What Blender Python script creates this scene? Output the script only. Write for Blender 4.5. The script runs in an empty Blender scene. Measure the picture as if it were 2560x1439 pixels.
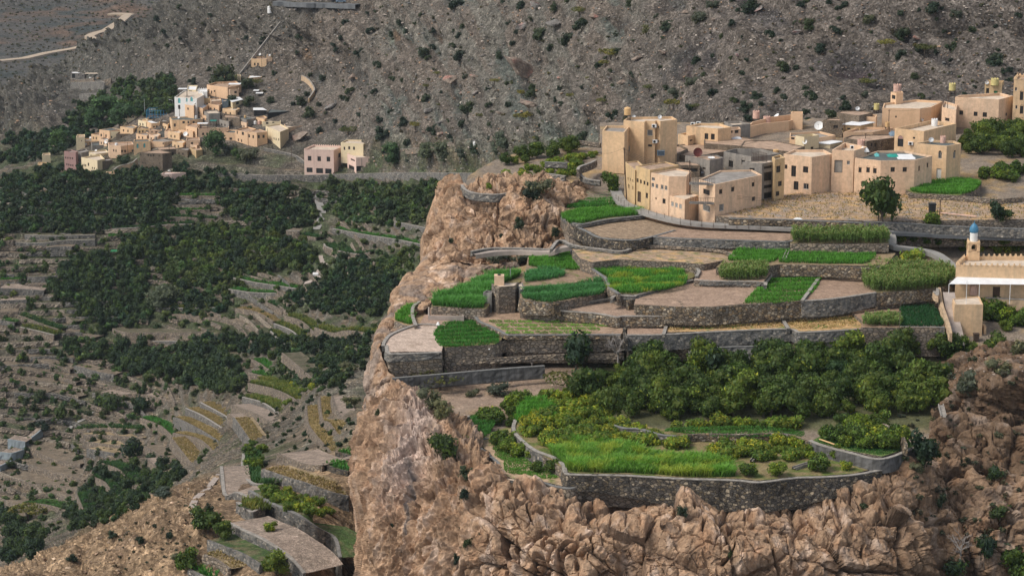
import bpy, bmesh, math, random
import numpy as np
from mathutils import Vector, Matrix
from mathutils.bvhtree import BVHTree
SC = bpy.context.scene
COL = SC.collection
rad = math.radians
# ------------------------------------------------------------------ camera, sky, sun, exposure
F = 6022.0; PITCH = rad(13.0); CZ = 150.0
cam = bpy.data.objects.new('camera', bpy.data.cameras.new('camera')); COL.objects.link(cam)
cam.location = (0, 0, CZ); cam.rotation_euler = (rad(90) - PITCH, 0, 0)
cam.data.sensor_width = 36.0; cam.data.lens = 36.0 * F / 2560.0
cam.data.clip_start = 1.0; cam.data.clip_end = 9000.0
SC.camera = cam
SUN_EL, SUN_AZ = 50.0, 250.0            # azimuth: compass-like, light comes from the left and slightly behind the camera
W = bpy.data.worlds.new('World'); SC.world = W; W.use_nodes = True
nt = W.node_tree; nt.nodes.clear()
sky = nt.nodes.new('ShaderNodeTexSky'); sky.sky_type = 'NISHITA'; sky.sun_disc = False
sky.sun_elevation = rad(SUN_EL); sky.sun_rotation = rad(SUN_AZ); sky.air_density = 1.0; sky.dust_density = 3.0; sky.altitude = 1500
bg = nt.nodes.new('ShaderNodeBackground'); bg.inputs[1].default_value = 0.095
wo = nt.nodes.new('ShaderNodeOutputWorld')
hs = nt.nodes.new('ShaderNodeHueSaturation'); hs.inputs['Saturation'].default_value = 0.4
nt.links.new(sky.outputs[0], hs.inputs['Color']); nt.links.new(hs.outputs[0], bg.inputs[0]); nt.links.new(bg.outputs[0], wo.inputs[0])
sl = bpy.data.lights.new('sun', 'SUN'); sl.energy = 1.5; sl.angle = rad(24.0); sl.color = (1.0, 0.93, 0.82)
so = bpy.data.objects.new('sun', sl); COL.objects.link(so)
az = rad(SUN_AZ)
sd = Vector((math.sin(az) * math.cos(rad(SUN_EL)), math.cos(az) * math.cos(rad(SUN_EL)), math.sin(rad(SUN_EL))))
so.rotation_euler = sd.to_track_quat('Z', 'Y').to_euler(); so.location = sd * 600
SC.view_settings.view_transform = 'Standard'; SC.view_settings.look = 'None'
SC.view_settings.exposure = 1.02; SC.view_settings.gamma = 1.0
SC.cycles.max_bounces = 4; SC.cycles.diffuse_bounces = 2; SC.cycles.glossy_bounces = 1
SC.cycles.transmission_bounces = 2; SC.cycles.volume_bounces = 0; SC.cycles.caustics_reflective = False; SC.cycles.caustics_refractive = False

# ------------------------------------------------------------------ places: photo measurement + distance -> metres in the world
cP, sP = math.cos(PITCH), math.sin(PITCH)
def P(px, py, d):
    a = (px - 1280.0) * d / F; b = (719.5 - py) * d / F
    return np.array((a, d * cP + b * sP, CZ - d * sP + b * cP))
def PZ(px, py, z):
    k = sP - (719.5 - py) / F * cP
    return P(px, py, (CZ - z) / k)
def DZ(py, z): return (CZ - z) / (sP - (719.5 - py) / F * cP)
def proj(w):
    x, y, z = w[0], w[1], w[2] - CZ
    d = y * cP - z * sP; b = y * sP + z * cP
    return 1280 + x / d * F, 719.5 - b / d * F, d
R = random.Random(7); RN = np.random.default_rng(7)

# ------------------------------------------------------------------ noise (numpy)
_perm = np.random.default_rng(3).permutation(512)
_perm = np.concatenate([_perm, _perm, _perm])
_g = np.random.default_rng(5).normal(size=(512, 3)); _g /= np.linalg.norm(_g, axis=1)[:, None]
def _h(i, j, k): return _perm[_perm[_perm[i & 511] + (j & 511)] % 512 + (k & 511)] % 512
def perlin(p):
    p = np.asarray(p, float); i = np.floor(p).astype(int); f = p - i; u = f * f * f * (f * (f * 6 - 15) + 10)
    r = 0
    for a in (0, 1):
        for b in (0, 1):
            for c in (0, 1):
                g = _g[_h(i[..., 0] + a, i[..., 1] + b, i[..., 2] + c)]
                w = (u[..., 0] if a else 1 - u[..., 0]) * (u[..., 1] if b else 1 - u[..., 1]) * (u[..., 2] if c else 1 - u[..., 2])
                r = r + w * (g[..., 0] * (f[..., 0] - a) + g[..., 1] * (f[..., 1] - b) + g[..., 2] * (f[..., 2] - c))
    return r * 1.5
def fbm(p, octv=4, ridged=False):
    p = np.asarray(p, float); s = 0; a = 1.0; t = 0
    for o in range(octv):
        n = perlin(p + o * 17.3)
        if ridged: n = 1 - 2 * np.abs(n)
        s = s + a * n; t += a; a *= 0.5; p = p * 2.03
    return s / t
def worley(p):
    p = np.asarray(p, float); i = np.floor(p).astype(int)
    f1 = np.full(p.shape[:-1], 9.0); f2 = f1.copy(); idn = np.zeros(p.shape[:-1]); dv = np.zeros(p.shape); gg = np.zeros(p.shape)
    for a in (-1, 0, 1):
        for b in (-1, 0, 1):
            for c in (-1, 0, 1):
                h = _h(i[..., 0] + a, i[..., 1] + b, i[..., 2] + c)
                q = i + np.array((a, b, c)) + 0.5 + 0.45 * _g[h]
                d = np.sqrt(((q - p) ** 2).sum(-1)); m = d < f1
                f2 = np.where(m, f1, np.minimum(f2, d)); idn = np.where(m, (h * 0.618) % 1, idn); f1 = np.where(m, d, f1)
                dv = np.where(m[..., None], p - q, dv); gg = np.where(m[..., None], _g[(h * 7 + 3) % 512], gg)
    return f1, f2, idn, dv, gg
def sstep(a, b, x): t = np.clip((x - a) / (b - a), 0, 1); return t * t * (3 - 2 * t)

# ------------------------------------------------------------------ mesh and object helpers
def mesh(name, V, Fc, mats, mi=None, smooth=False, col=None):
    """V (n,3); Fc: list of arrays of faces (m,k) or a list of tuples."""
    me = bpy.data.meshes.new(name)
    V = np.asarray(V, dtype=np.float32)
    if isinstance(Fc, np.ndarray): Fc = [Fc]
    if len(Fc) and isinstance(Fc[0], np.ndarray):
        loops = np.concatenate([f.ravel() for f in Fc]).astype(np.int32)
        tot = np.concatenate([np.full(len(f), f.shape[1]) for f in Fc]).astype(np.int32)
    else:
        loops = np.array([i for f in Fc for i in f], dtype=np.int32); tot = np.array([len(f) for f in Fc], dtype=np.int32)
    st = np.concatenate([[0], np.cumsum(tot)[:-1]]).astype(np.int32)
    me.vertices.add(len(V)); me.vertices.foreach_set('co', V.ravel())
    me.loops.add(len(loops)); me.loops.foreach_set('vertex_index', loops)
    me.polygons.add(len(tot)); me.polygons.foreach_set('loop_start', st); me.polygons.foreach_set('loop_total', tot)
    if mi is not None: me.polygons.foreach_set('material_index', np.asarray(mi, dtype=np.int32))
    me.polygons.foreach_set('use_smooth', np.full(len(tot), smooth))
    for m in (mats if isinstance(mats, (list, tuple)) else [mats]): me.materials.append(m)
    if col is not None:
        ca = me.color_attributes.new('Col', 'FLOAT_COLOR', 'POINT')
        c = np.ones((len(V), 4), np.float32); c[:, :3] = col; ca.data.foreach_set('color', c.ravel())
    me.update(calc_edges=True); me.validate(clean_customdata=False)
    return me
def link(name, me, parent=None, loc=None, label=None, cat=None, group=None, kind=None):
    o = bpy.data.objects.new(name, me); COL.objects.link(o)
    if parent is not None: o.parent = parent
    if loc is not None: o.location = loc
    tag(o, label, cat, group, kind)
    return o
def tag(o, label=None, cat=None, group=None, kind=None):
    if label: o['label'] = label
    if cat: o['category'] = cat
    if group: o['group'] = group
    if kind: o['kind'] = kind
def empty(name, loc, rz=0, **k):
    o = link(name, None, loc=loc, **k); o.rotation_euler = (0, 0, rz); o.empty_display_size = 0.5; return o
def clone(o, loc, rz=0, sc=1.0, label=None, cat=None, group=None):
    c = o.copy(); COL.objects.link(c); c.location = loc; c.rotation_euler = (0, 0, rz)
    c.scale = (sc, sc, sc) if not isinstance(sc, (tuple, list)) else sc
    for ch in o.children:
        k = ch.copy(); COL.objects.link(k); k.parent = c
    if label: c['label'] = label
    if cat: c['category'] = cat
    if group: c['group'] = group
    return c
class MB:
    """collects shapes into one mesh (local coordinates)"""
    def __init__(s): s.v = []; s.f = []; s.m = []; s.n = 0
    def add(s, V, Fc, m=0):
        s.v.extend([tuple(map(float, q)) for q in V]); s.f.extend([tuple(i + s.n for i in f) for f in Fc]); s.m.extend([m] * len(Fc)); s.n += len(V)
    def box(s, c, size, rz=0, m=0, taper=1.0):
        cx, cy, cz = c; a, b, h = size[0] / 2, size[1] / 2, size[2] / 2; ca, sa = math.cos(rz), math.sin(rz); V = []
        for (x, y, z) in ((-a, -b, -h), (a, -b, -h), (a, b, -h), (-a, b, -h), (-a, -b, h), (a, -b, h), (a, b, h), (-a, b, h)):
            if z > 0: x *= taper; y *= taper
            V.append((cx + x * ca - y * sa, cy + x * sa + y * ca, cz + z))
        s.add(V, [(3, 2, 1, 0), (4, 5, 6, 7), (0, 1, 5, 4), (1, 2, 6, 5), (2, 3, 7, 6), (3, 0, 4, 7)], m)
    def cyl(s, p0, p1, r0, r1=None, n=10, m=0, cap=True):
        r1 = r0 if r1 is None else r1; a = Vector(p0); b = Vector(p1); d = (b - a).normalized()
        u = d.orthogonal().normalized(); w = d.cross(u); V = []
        for q, r in ((a, r0), (b, r1)):
            for i in range(n):
                t = 2 * math.pi * i / n; V.append(q + (u * math.cos(t) + w * math.sin(t)) * r)
        Fc = [(i, (i + 1) % n, n + (i + 1) % n, n + i) for i in range(n)]
        if cap: Fc += [tuple(range(n - 1, -1, -1)), tuple(range(n, 2 * n))]
        s.add(V, Fc, m)
    def lathe(s, c, prof, n=16, m=0, axis=None):
        V = []; Fc = []
        M = axis.to_track_quat('Z', 'Y').to_matrix() if axis is not None else Matrix.Identity(3)
        for (r, z) in prof:
            for i in range(n):
                t = 2 * math.pi * i / n; V.append(Vector(c) + M @ Vector((r * math.cos(t), r * math.sin(t), z)))
        for j in range(len(prof) - 1):
            for i in range(n): Fc.append((j * n + i, j * n + (i + 1) % n, (j + 1) * n + (i + 1) % n, (j + 1) * n + i))
        s.add(V, Fc, m)
    def mesh(s, name, mats, smooth=False): return mesh(name, np.array(s.v), s.f, mats, mi=s.m, smooth=smooth)
    def build(s, name, mats, parent=None, smooth=False, **k): return link(name, s.mesh(name, mats, smooth), parent, **k)

# ------------------------------------------------------------------ materials
def newmat(name):
    m = bpy.data.materials.new(name); m.use_nodes = True; m.node_tree.nodes.clear()
    nt = m.node_tree; o = nt.nodes.new('ShaderNodeOutputMaterial'); b = nt.nodes.new('ShaderNodeBsdfPrincipled')
    nt.links.new(b.outputs[0], o.inputs[0]); b.inputs['Roughness'].default_value = 0.9
    b.inputs['Specular IOR Level'].default_value = 0.25
    return m, nt, b
def nn(nt, t, **k):
    n = nt.nodes.new(t)
    for a, v in k.items(): setattr(n, a, v)
    return n
def coords(nt, space='pos', scale=(1, 1, 1)):
    if space == 'pos': g = nn(nt, 'ShaderNodeNewGeometry').outputs['Position']
    else: g = nn(nt, 'ShaderNodeTexCoord').outputs['Object']
    mp = nn(nt, 'ShaderNodeMapping'); mp.inputs['Scale'].default_value = scale; nt.links.new(g, mp.inputs[0]); return mp.outputs[0]
def noise(nt, vec, sc, det=4, rough=0.55):
    n = nn(nt, 'ShaderNodeTexNoise'); n.inputs['Scale'].default_value = sc; n.inputs['Detail'].default_value = det
    n.inputs['Roughness'].default_value = rough; nt.links.new(vec, n.inputs['Vector']); return n.outputs['Fac']
def ramp(nt, fac, stops):
    r = nn(nt, 'ShaderNodeValToRGB'); nt.links.new(fac, r.inputs[0]); e = r.color_ramp.elements
    while len(e) < len(stops): e.new(0.5)
    for q, (p, c) in zip(e, stops): q.position = p; q.color = (*c, 1) if len(c) == 3 else c
    return r.outputs[0]
def mix(nt, fac, a, b, mode='MIX'):
    x = nn(nt, 'ShaderNodeMix', data_type='RGBA', blend_type=mode)
    for s, v in ((x.inputs[0], fac), (x.inputs[6], a), (x.inputs[7], b)):
        if isinstance(v, (int, float)): s.default_value = v
        elif isinstance(v, tuple): s.default_value = (*v, 1)
        else: nt.links.new(v, s)
    return x.outputs[2]
def bump(nt, b, h, strength=0.5, dist=0.1):
    n = nn(nt, 'ShaderNodeBump'); n.inputs['Strength'].default_value = strength; n.inputs['Distance'].default_value = dist
    nt.links.new(h, n.inputs['Height']); nt.links.new(n.outputs[0], b.inputs['Normal']); return n
def attr(nt, name='Col'): return nn(nt, 'ShaderNodeAttribute', attribute_name=name).outputs['Color']
def g3(v): return (v, v, v)
def m_plain(name, c, rough=0.8, var=0.25, sc=2.0, metal=0.0, spec=0.3):
    m, nt, b = newmat(name); v = coords(nt, 'pos')
    n = noise(nt, v, sc, 5, 0.65)
    r = ramp(nt, n, [(0.3, g3(1 - var)), (0.7, g3(1 + var * 0.4))])
    nt.links.new(mix(nt, 1.0, c, r, 'MULTIPLY'), b.inputs['Base Color'])
    b.inputs['Roughness'].default_value = rough; b.inputs['Metallic'].default_value = metal; b.inputs['Specular IOR Level'].default_value = spec
    return m
# ------------------------------------------------------------------ terrain lofts
def _cr(A, n):
    """Catmull-Rom resample of A along axis 0 to n samples, A (k, m, 3)"""
    k = len(A); t = np.linspace(0, k - 1, n); i = np.minimum(t.astype(int), k - 2); f = (t - i)[:, None, None]
    E = np.concatenate([[2 * A[0] - A[1]], A, [2 * A[-1] - A[-2]]])
    p0, p1, p2, p3 = E[i], E[i + 1], E[i + 2], E[i + 3]
    return 0.5 * ((2 * p1) + (-p0 + p2) * f + (2 * p0 - 5 * p1 + 4 * p2 - p3) * f ** 2 + (-p0 + 3 * p1 - 3 * p2 + p3) * f ** 3)
def loft(ctrl, nu, nv):
    A = np.array([[P(*c) for c in row] for row in ctrl])
    A = _cr(A, nv); A = _cr(A.transpose(1, 0, 2), nu).transpose(1, 0, 2); return A      # (nv, nu, 3)
def gnormal(G):
    du = np.gradient(G, axis=1); dv = np.gradient(G, axis=0); n = np.cross(dv, du); n /= np.linalg.norm(n, axis=-1, keepdims=True) + 1e-9
    v = G - np.array((0, 0, CZ)); s = np.sign(-(n * v).sum(-1).mean()); return n * s
def gridfaces(nv, nu):
    i = np.arange((nv - 1) * (nu - 1)); r = i // (nu - 1); c = i % (nu - 1); a = r * nu + c
    return np.stack([a, a + nu, a + nu + 1, a + 1], 1)
BVHS = []; BV = {}
def surf(name, G, col, m, key=None, kind='structure', smooth=True, **k):
    nv, nu = G.shape[:2]; Fc = gridfaces(nv, nu); V = G.reshape(-1, 3)
    o = link(name, mesh(name, V, Fc, m, smooth=smooth, col=col.reshape(-1, 3)), kind=kind, **k)
    step = 2 if nu * nv > 60000 else 1; G2 = G[::step, ::step]; f2 = gridfaces(*G2.shape[:2])
    bv = BVHTree.FromPolygons(G2.reshape(-1, 3).tolist(), f2.tolist()); BVHS.append(bv); BV[key or name] = bv
    return o
def hit(px, py, keys=None):
    """where the line of sight meets the ground already built"""
    d = Vector(P(px, py, 1.0)) - Vector((0, 0, CZ)); d.normalize(); best = None
    for bv in ([BV[k] for k in keys] if keys else BVHS):
        h = bv.ray_cast(Vector((0, 0, CZ)), d, 8000)
        if h[0] is not None and (best is None or h[3] < best[3]): best = h
    return best
def drop(x, y, keys=None, z=400):
    best = None
    for bv in ([BV[k] for k in keys] if keys else BVHS):
        h = bv.ray_cast(Vector((x, y, z)), Vector((0, 0, -1)), 900)
        if h[0] is not None and (best is None or h[0].z > best): best = h[0].z
    return best
def c3(r, g, b): return np.array((r, g, b), float)
def mixc(a, b, t): return a * (1 - t[..., None]) + b * t[..., None]
def PX(G):
    x = G[..., 0]; y = G[..., 1]; z = G[..., 2] - CZ; d = y * cP - z * sP; b = y * sP + z * cP
    return 1280 + x / d * F, 719.5 - b / d * F

def m_ground(name, s1=0.6, s2=3.0, stones=1.2, bs=0.6, bd=0.3, lo=0.45, hi=1.55, stain=0.0, smix=0.75, stones2=0):
    m, nt, b = newmat(name); v = coords(nt); c = attr(nt)
    a = ramp(nt, noise(nt, v, s1, 6, 0.7), [(0.28, g3(lo)), (0.5, g3(0.95)), (0.75, g3(hi))])
    c = mix(nt, 1.0, c, a, 'MULTIPLY')
    vo = nn(nt, 'ShaderNodeTexVoronoi'); vo.inputs['Scale'].default_value = stones; nt.links.new(v, vo.inputs['Vector'])
    cc = nn(nt, 'ShaderNodeSeparateColor'); nt.links.new(vo.outputs['Color'], cc.inputs[0])
    st = ramp(nt, cc.outputs[0], [(0.0, g3(0.62)), (0.55, g3(0.95)), (0.86, g3(1.15)), (1.0, g3(1.75))])
    c = mix(nt, smix, c, mix(nt, 1.0, c, st, 'MULTIPLY'))
    if stones2:
        vo2 = nn(nt, 'ShaderNodeTexVoronoi'); vo2.inputs['Scale'].default_value = stones2; nt.links.new(v, vo2.inputs['Vector']); c2 = nn(nt, 'ShaderNodeSeparateColor'); nt.links.new(vo2.outputs['Color'], c2.inputs[0])
        c = mix(nt, 1.0, c, ramp(nt, c2.outputs[1], [(0.0, g3(0.55)), (0.5, g3(0.95)), (0.85, g3(1.2)), (1.0, g3(1.7))]), 'MULTIPLY')
    n2 = noise(nt, v, s2, 5, 0.7)
    c = mix(nt, 1.0, c, ramp(nt, n2, [(0.3, g3(0.6)), (0.7, g3(1.3))]), 'MULTIPLY')
    if stain:
        vs = coords(nt, 'pos', (1, 1, 0.12)); s = ramp(nt, noise(nt, vs, 0.5, 5, 0.65), [(0.48, g3(0)), (0.66, g3(1))])
        c = mix(nt, mixf(nt, s, stain), c, mix(nt, 1.0, c, (0.45, 0.42, 0.42), 'MULTIPLY'))
    nt.links.new(c, b.inputs['Base Color']); b.inputs['Roughness'].default_value = 0.95; b.inputs['Specular IOR Level'].default_value = 0.1
    md = nn(nt, 'ShaderNodeMath', operation='ADD'); nt.links.new(n2, md.inputs[0]); nt.links.new(vo.outputs['Distance'], md.inputs[1])
    bump(nt, b, md.outputs[0], bs, bd); return m
def mixf(nt, a, k):
    x = nn(nt, 'ShaderNodeMath', operation='MULTIPLY'); nt.links.new(a, x.inputs[0]); x.inputs[1].default_value = k; return x.outputs[0]
M = {}
M['scree'] = m_ground('scree', 0.16, 1.6, 0.75, 0.8, 0.5, 0.5, 1.5, stones2=2.2)
M['valley'] = m_ground('valley_soil', 0.3, 1.9, 3.0, 0.6, 0.2, 0.65, 1.35, smix=.5)
M['cliff'] = m_ground('cliff_rock', 0.35, 2.2, 1.2, 0.5, 0.2, 0.65, 1.35, stain=0.6, smix=.22)
M['soil'] = m_ground('plateau_soil', 0.5, 3.0, 5.5, 0.25, 0.08, 0.75, 1.25, smix=0.35)

# --- mountainside and valley, one continuous sheet (columns left to right, rows top to bottom)
cols = [-350, 0, 200, 430, 700, 900, 1188, 1500, 1800, 2300, 2950]
T = [
 [(-350, 420, 1500), (0, 330, 1480), (200, 240, 1480), (430, 125, 1480), (700, -420, 1500), (900, -420, 1450), (1188, -420, 1300), (1500, -420, 1080), (1800, -420, 900), (2300, -420, 800), (3350, -420, 770)],
 [(-350, 395, 1420), (0, 295, 1420), (200, 186, 1400), (430, 72, 1400), (700, -200, 1290), (900, -200, 1210), (1188, -200, 1080), (1500, -200, 880), (1800, -200, 755), (2300, -200, 680), (3350, -200, 650)],
 [(-350, 410, 1360), (0, 330, 1340), (200, 228, 1330), (430, 125, 1310), (700, 0, 1165), (900, 0, 1095), (1188, 0, 985), (1500, 0, 790), (1800, 0, 668), (2300, 0, 604), (3350, 0, 580)],
 [(-350, 430, 1300), (0, 365, 1270), (200, 265, 1250), (430, 160, 1210), (700, 130, 1140), (900, 150, 1065), (1188, 150, 950), (1500, 130, 745), (1800, 130, 632), (2300, 110, 597), (3350, 110, 582)],
 [(-350, 450, 1220), (0, 400, 1180), (200, 330, 1150), (430, 240, 1110), (700, 230, 1090), (900, 260, 1040), (1188, 270, 920), (1500, 250, 715), (1800, 240, 605), (2300, 210, 578), (3350, 210, 565)],
 [(-350, 475, 1120), (0, 440, 1090), (200, 400, 1075), (430, 345, 1060), (700, 340, 1045), (900, 375, 1010), (1188, 375, 897), (1500, 340, 695), (1800, 310, 580), (2300, 300, 556), (3350, 300, 546)],
 [(-350, 520, 1025), (0, 490, 1022), (200, 460, 1020), (430, 435, 1018), (700, 435, 1010), (900, 445, 990), (1188, 445, 885), (1500, 480, 640), (1800, 480, 540), (2300, 500, 490), (3350, 500, 480)],
 [(-350, 600, 985), (0, 570, 985), (200, 550, 987), (430, 520, 990), (700, 520, 982), (900, 520, 960), (1188, 530, 850), (1500, 600, 590), (1800, 640, 500), (2300, 700, 450), (3350, 700, 445)],
 [(-350, 680, 962), (0, 660, 963), (200, 640, 965), (430, 620, 966), (700, 620, 950), (900, 620, 915), (1188, 640, 790), (1500, 740, 560), (1800, 800, 480), (2300, 860, 440), (3350, 860, 435)],
 [(-350, 780, 938), (0, 760, 940), (200, 750, 942), (430, 735, 940), (700, 730, 912), (900, 730, 860), (1188, 800, 730), (1500, 900, 550), (1800, 980, 470), (2300, 1020, 430), (3350, 1020, 425)],
 [(-350, 880, 912), (0, 860, 915), (200, 850, 916), (430, 850, 908), (700, 840, 862), (900, 850, 775), (1188, 950, 650), (1500, 1060, 530), (1800, 1130, 460), (2300, 1160, 425), (3350, 1160, 420)],
 [(-350, 990, 885), (0, 960, 890), (200, 955, 890), (430, 950, 872), (700, 950, 785), (900, 960, 650), (1188, 1100, 560), (1500, 1200, 500), (1800, 1260, 450), (2300, 1280, 420), (3350, 1280, 415)],
 [(-350, 1110, 858), (0, 1070, 862), (200, 1065, 860), (430, 1060, 825), (680, 1050, 690), (900, 1060, 510), (1188, 1240, 500), (1500, 1320, 470), (1800, 1380, 440), (2300, 1400, 410), (3350, 1400, 405)],
 [(-350, 1230, 828), (0, 1190, 832), (200, 1180, 820), (430, 1165, 745), (640, 1120, 590), (900, 1150, 455), (1188, 1360, 470), (1500, 1430, 450), (1800, 1480, 420), (2300, 1500, 400), (3350, 1500, 395)],
 [(-350, 1390, 785), (0, 1330, 780), (200, 1300, 730), (400, 1260, 600), (560, 1185, 485), (800, 1250, 425), (1100, 1500, 430), (1500, 1560, 430), (1800, 1600, 405), (2300, 1640, 390), (3350, 1640, 385)],
 [(-350, 1560, 700), (-60, 1470, 640), (150, 1385, 510), (330, 1300, 450), (520, 1260, 430), (760, 1350, 400), (1050, 1640, 410), (1500, 1700, 410), (1800, 1740, 395), (2300, 1780, 380), (3350, 1780, 375)],
 [(-350, 1680, 520), (-60, 1500, 440), (130, 1430, 425), (310, 1380, 415), (520, 1380, 395), (740, 1440, 385), (1000, 1760, 400), (1500, 1850, 400), (1800, 1880, 385), (2300, 1920, 370), (3350, 1920, 365)],
 [(-350, 1900, 450), (-60, 1700, 400), (130, 1620, 390), (300, 1570, 385), (520, 1570, 375), (740, 1600, 370), (1000, 1900, 390), (1500, 2000, 390), (1800, 2050, 375), (2300, 2100, 360), (3350, 2100, 355)],
]
G = loft(T, 720, 860)
Nm = gnormal(G); px, py = PX(G)
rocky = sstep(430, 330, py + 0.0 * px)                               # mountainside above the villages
n1 = fbm(G / 38.0, 5, True); n2 = fbm(G / 9.0, 4); n3 = fbm(G / 2.6, 3, True)
ridge = fbm(np.stack([(G[..., 0] * 0.8 + G[..., 2]) / 16, G[..., 1] / 60, (G[..., 2] - G[..., 0] * 0.5) / 70], -1), 4, True)
w = worley(G / 7.0 * np.array((1, 1, 1.4)))
blk = np.clip(w[1] - w[0], 0, 0.35) * (w[2] > 0.6)
amp = rocky * (3.4 * n1 + 1.1 * n2 + 0.7 * n3 + 4.6 * ridge * sstep(-.3, .2, n1) + 3.2 * blk) + (1 - rocky) * (0.7 * n2 + 0.35 * n3)
vil = sstep(120, 220, px) * sstep(960, 880, px) * sstep(170, 210, py) * sstep(470, 430, py); amp = amp * (1 - 0.85 * vil)
far = sstep(1050, 1250, px * 0 + G[..., 1]); amp = amp * (1 + far * 1.6)
sp_ = sstep(480, 455, G[..., 1]) * sstep(600, 480, px); amp = amp + sp_ * (1.5 * fbm(G / 7.0, 5, True) + 1.3 * np.clip(w[1] - w[0], 0, .3) * 4 - .4 + .8 * (worley(G / 3.0)[2] - .5))
G = G + Nm * amp[..., None]
# rough step terraces worn into the valley slope
stepz = (1 - rocky) * sstep(-8, -20, G[..., 2])
hz = 1.8; zz = G[..., 2] + 1.5 * fbm(G / np.array((60, 60, 1e6)) , 2); fr = zz / hz - np.floor(zz / hz); G0 = G.copy(); ZZ = zz; DN = zz - G[..., 2]; ROK = rocky
G[..., 2] += stepz * hz * (sstep(0.36, 0.64, fr) - fr)
riser = stepz * sstep(.30, .18, np.abs(fr - 0.5))
# colours of the rock and soil
brown = c3(0.185, 0.125, 0.082); grey = c3(0.112, 0.115, 0.10); green = c3(0.20, 0.245, 0.20); purp = c3(0.082, 0.060, 0.066)
orange = c3(0.29, 0.19, 0.125); darkb = c3(0.10, 0.095, 0.088)
nA = fbm(G / 45.0, 4); nB = fbm(G / 20.0 + 40, 4); nC = fbm(G / 6.0 + 9, 3)
C = np.broadcast_to(brown, G.shape).copy()
C = mixc(C, grey, sstep(0.0, 0.35, nA + 0.1))
streak = fbm(np.stack([(G[..., 0] + G[..., 2] * 1.2) / 9, G[..., 1] / 60, (G[..., 2] * 0.5 - G[..., 0]) / 60], -1) + 3, 4)
gm = sstep(900, 1100, px + 0.35 * py) * sstep(1950, 1550, px + 0.35 * py); C = mixc(C, green, gm * sstep(-0.1, 0.1, streak + 0.3 * nB))
C = mixc(C, purp, sstep(1560, 1850, px + 0.35 * py) * sstep(-0.45, 0.05, nA + 0.5 * nB) * 0.9)
C = mixc(C, orange, rocky * sstep(0.18, 0.42, nB) * sstep(1300, 900, px) * 0.7)
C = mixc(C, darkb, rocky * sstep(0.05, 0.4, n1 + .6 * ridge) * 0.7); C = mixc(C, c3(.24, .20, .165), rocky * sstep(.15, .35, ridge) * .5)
C = mixc(C, grey * 0.8, far * 0.6)
vs = 1 - rocky
C = mixc(C, c3(0.155, 0.128, 0.098), vs * 0.85)
C = mixc(C, c3(0.25, 0.19, 0.125), vs * sstep(-0.05, 0.25, nC) * 0.6)
C = mixc(C, c3(0.13, 0.115, 0.095), riser * 0.85)
C = mixc(C, c3(0.055, 0.075, 0.032), vs * np.maximum(sstep(-0.2, 0.15, nB) * sstep(960, 800, py) * 0.85, sstep(.05, .3, nB) * .7))
spur = sstep(470, 430, G[..., 1]); C = mixc(C, c3(0.30, 0.205, 0.125), spur * 0.9); C = mixc(C, c3(0.19, 0.13, 0.085), spur * sstep(-.05, .3, nB))
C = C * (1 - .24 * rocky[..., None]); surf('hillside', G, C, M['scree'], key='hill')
HG = G

# --- far mountains beyond the valley
T = [[(x, y0, d) for x in (-500, -100, 150, 330, 520, 800)] for (y0, d) in ((-420, 3400), (-150, 2700), (0, 2250))]
T += [[(-500, 90, 2050), (-100, 80, 2050), (150, 70, 2080), (330, 60, 2080), (520, 60, 2080), (800, 60, 2080)],
      [(-500, 170, 1900), (-100, 160, 1900), (150, 140, 1930), (330, 130, 1900), (520, 130, 1900), (800, 130, 1900)],
      [(-500, 260, 1720), (-100, 255, 1700), (150, 240, 1700), (330, 230, 1700), (520, 230, 1700), (800, 230, 1700)],
      [(-500, 520, 1500), (-100, 500, 1500), (150, 480, 1500), (330, 470, 1500), (520, 470, 1500), (800, 470, 1500)]]
G = loft(T, 260, 260); Nm = gnormal(G); px, py = PX(G)
n1 = fbm(G / 150.0, 5, True); n2 = fbm(G / 30.0, 4, True)
roadm = sstep(5, 35, py) * sstep(250, 200, py)
G = G + Nm * ((14 * n1 + 5 * n2) * (1 - 0.88 * roadm))[..., None]
C = mixc(np.broadcast_to(c3(0.095, 0.088, 0.078), G.shape), c3(0.15, 0.10, 0.07), sstep(0.1, 0.5, fbm(G / 60.0, 3) + 0.3 * sstep(200, 60, py)))
C = mixc(C, c3(0.06, 0.066, 0.06), sstep(0.0, 0.4, fbm(G / 40.0 + 7, 3)))
surf('far_mountain', G, C, M['scree'], key='far')

# --- ground of the village shelf: rows front to back given as (pixel row, height, left edge)
rows = [(1192, 43.6, 1200), (1150, 43.8, 1195), (1100, 43.9, 1185), (1050, 45.0, 1085), (1012, 45.6, 1045), (978, 45.8, 960), (945, 46.4, 935), (905, 47.2, 935),
        (885, 48.4, 950), (860, 50.0, 955), (815, 51.3, 975), (780, 51.6, 1040), (745, 53.6, 1090), (700, 54.2, 1180), (670, 55.0, 1290), (640, 56.0, 1390),
        (612, 57.4, 1410), (580, 59.0, 1415), (540, 60.6, 1425), (500, 61.6, 1440), (468, 62.3, 1160), (440, 63.6, 1170), (400, 64.6, 1235), (380, 65.0, 1300), (366, 65.4, 1495), (350, 65.6, 1500), (320, 66.3, 1500), (306, 66.6, 1500), (250, 60.0, 1500)]
xs = [0, 0.12, 0.25, 0.4, 0.55, 0.7, 0.85, 1.0]
ctrl = []
for (py_, z, lx) in rows:
    z2 = z - 0.35
    row = []
    for t in xs:
        x_ = lx + ((3120 if py_ < 1050 else 2330) - lx) * t; y_ = py_
        if py_ <= 306: y_ = 306 - 50 * float(sstep(2050, 2300, x_)) 
        row.append((x_, y_, DZ(y_, z2)) if py_ != 250 else (x_, y_ + 50, ctrl[-1][len(row)][2] + 3))
    ctrl.append(row)
A = np.array([[P(*c) for c in row] for row in ctrl])
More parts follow.
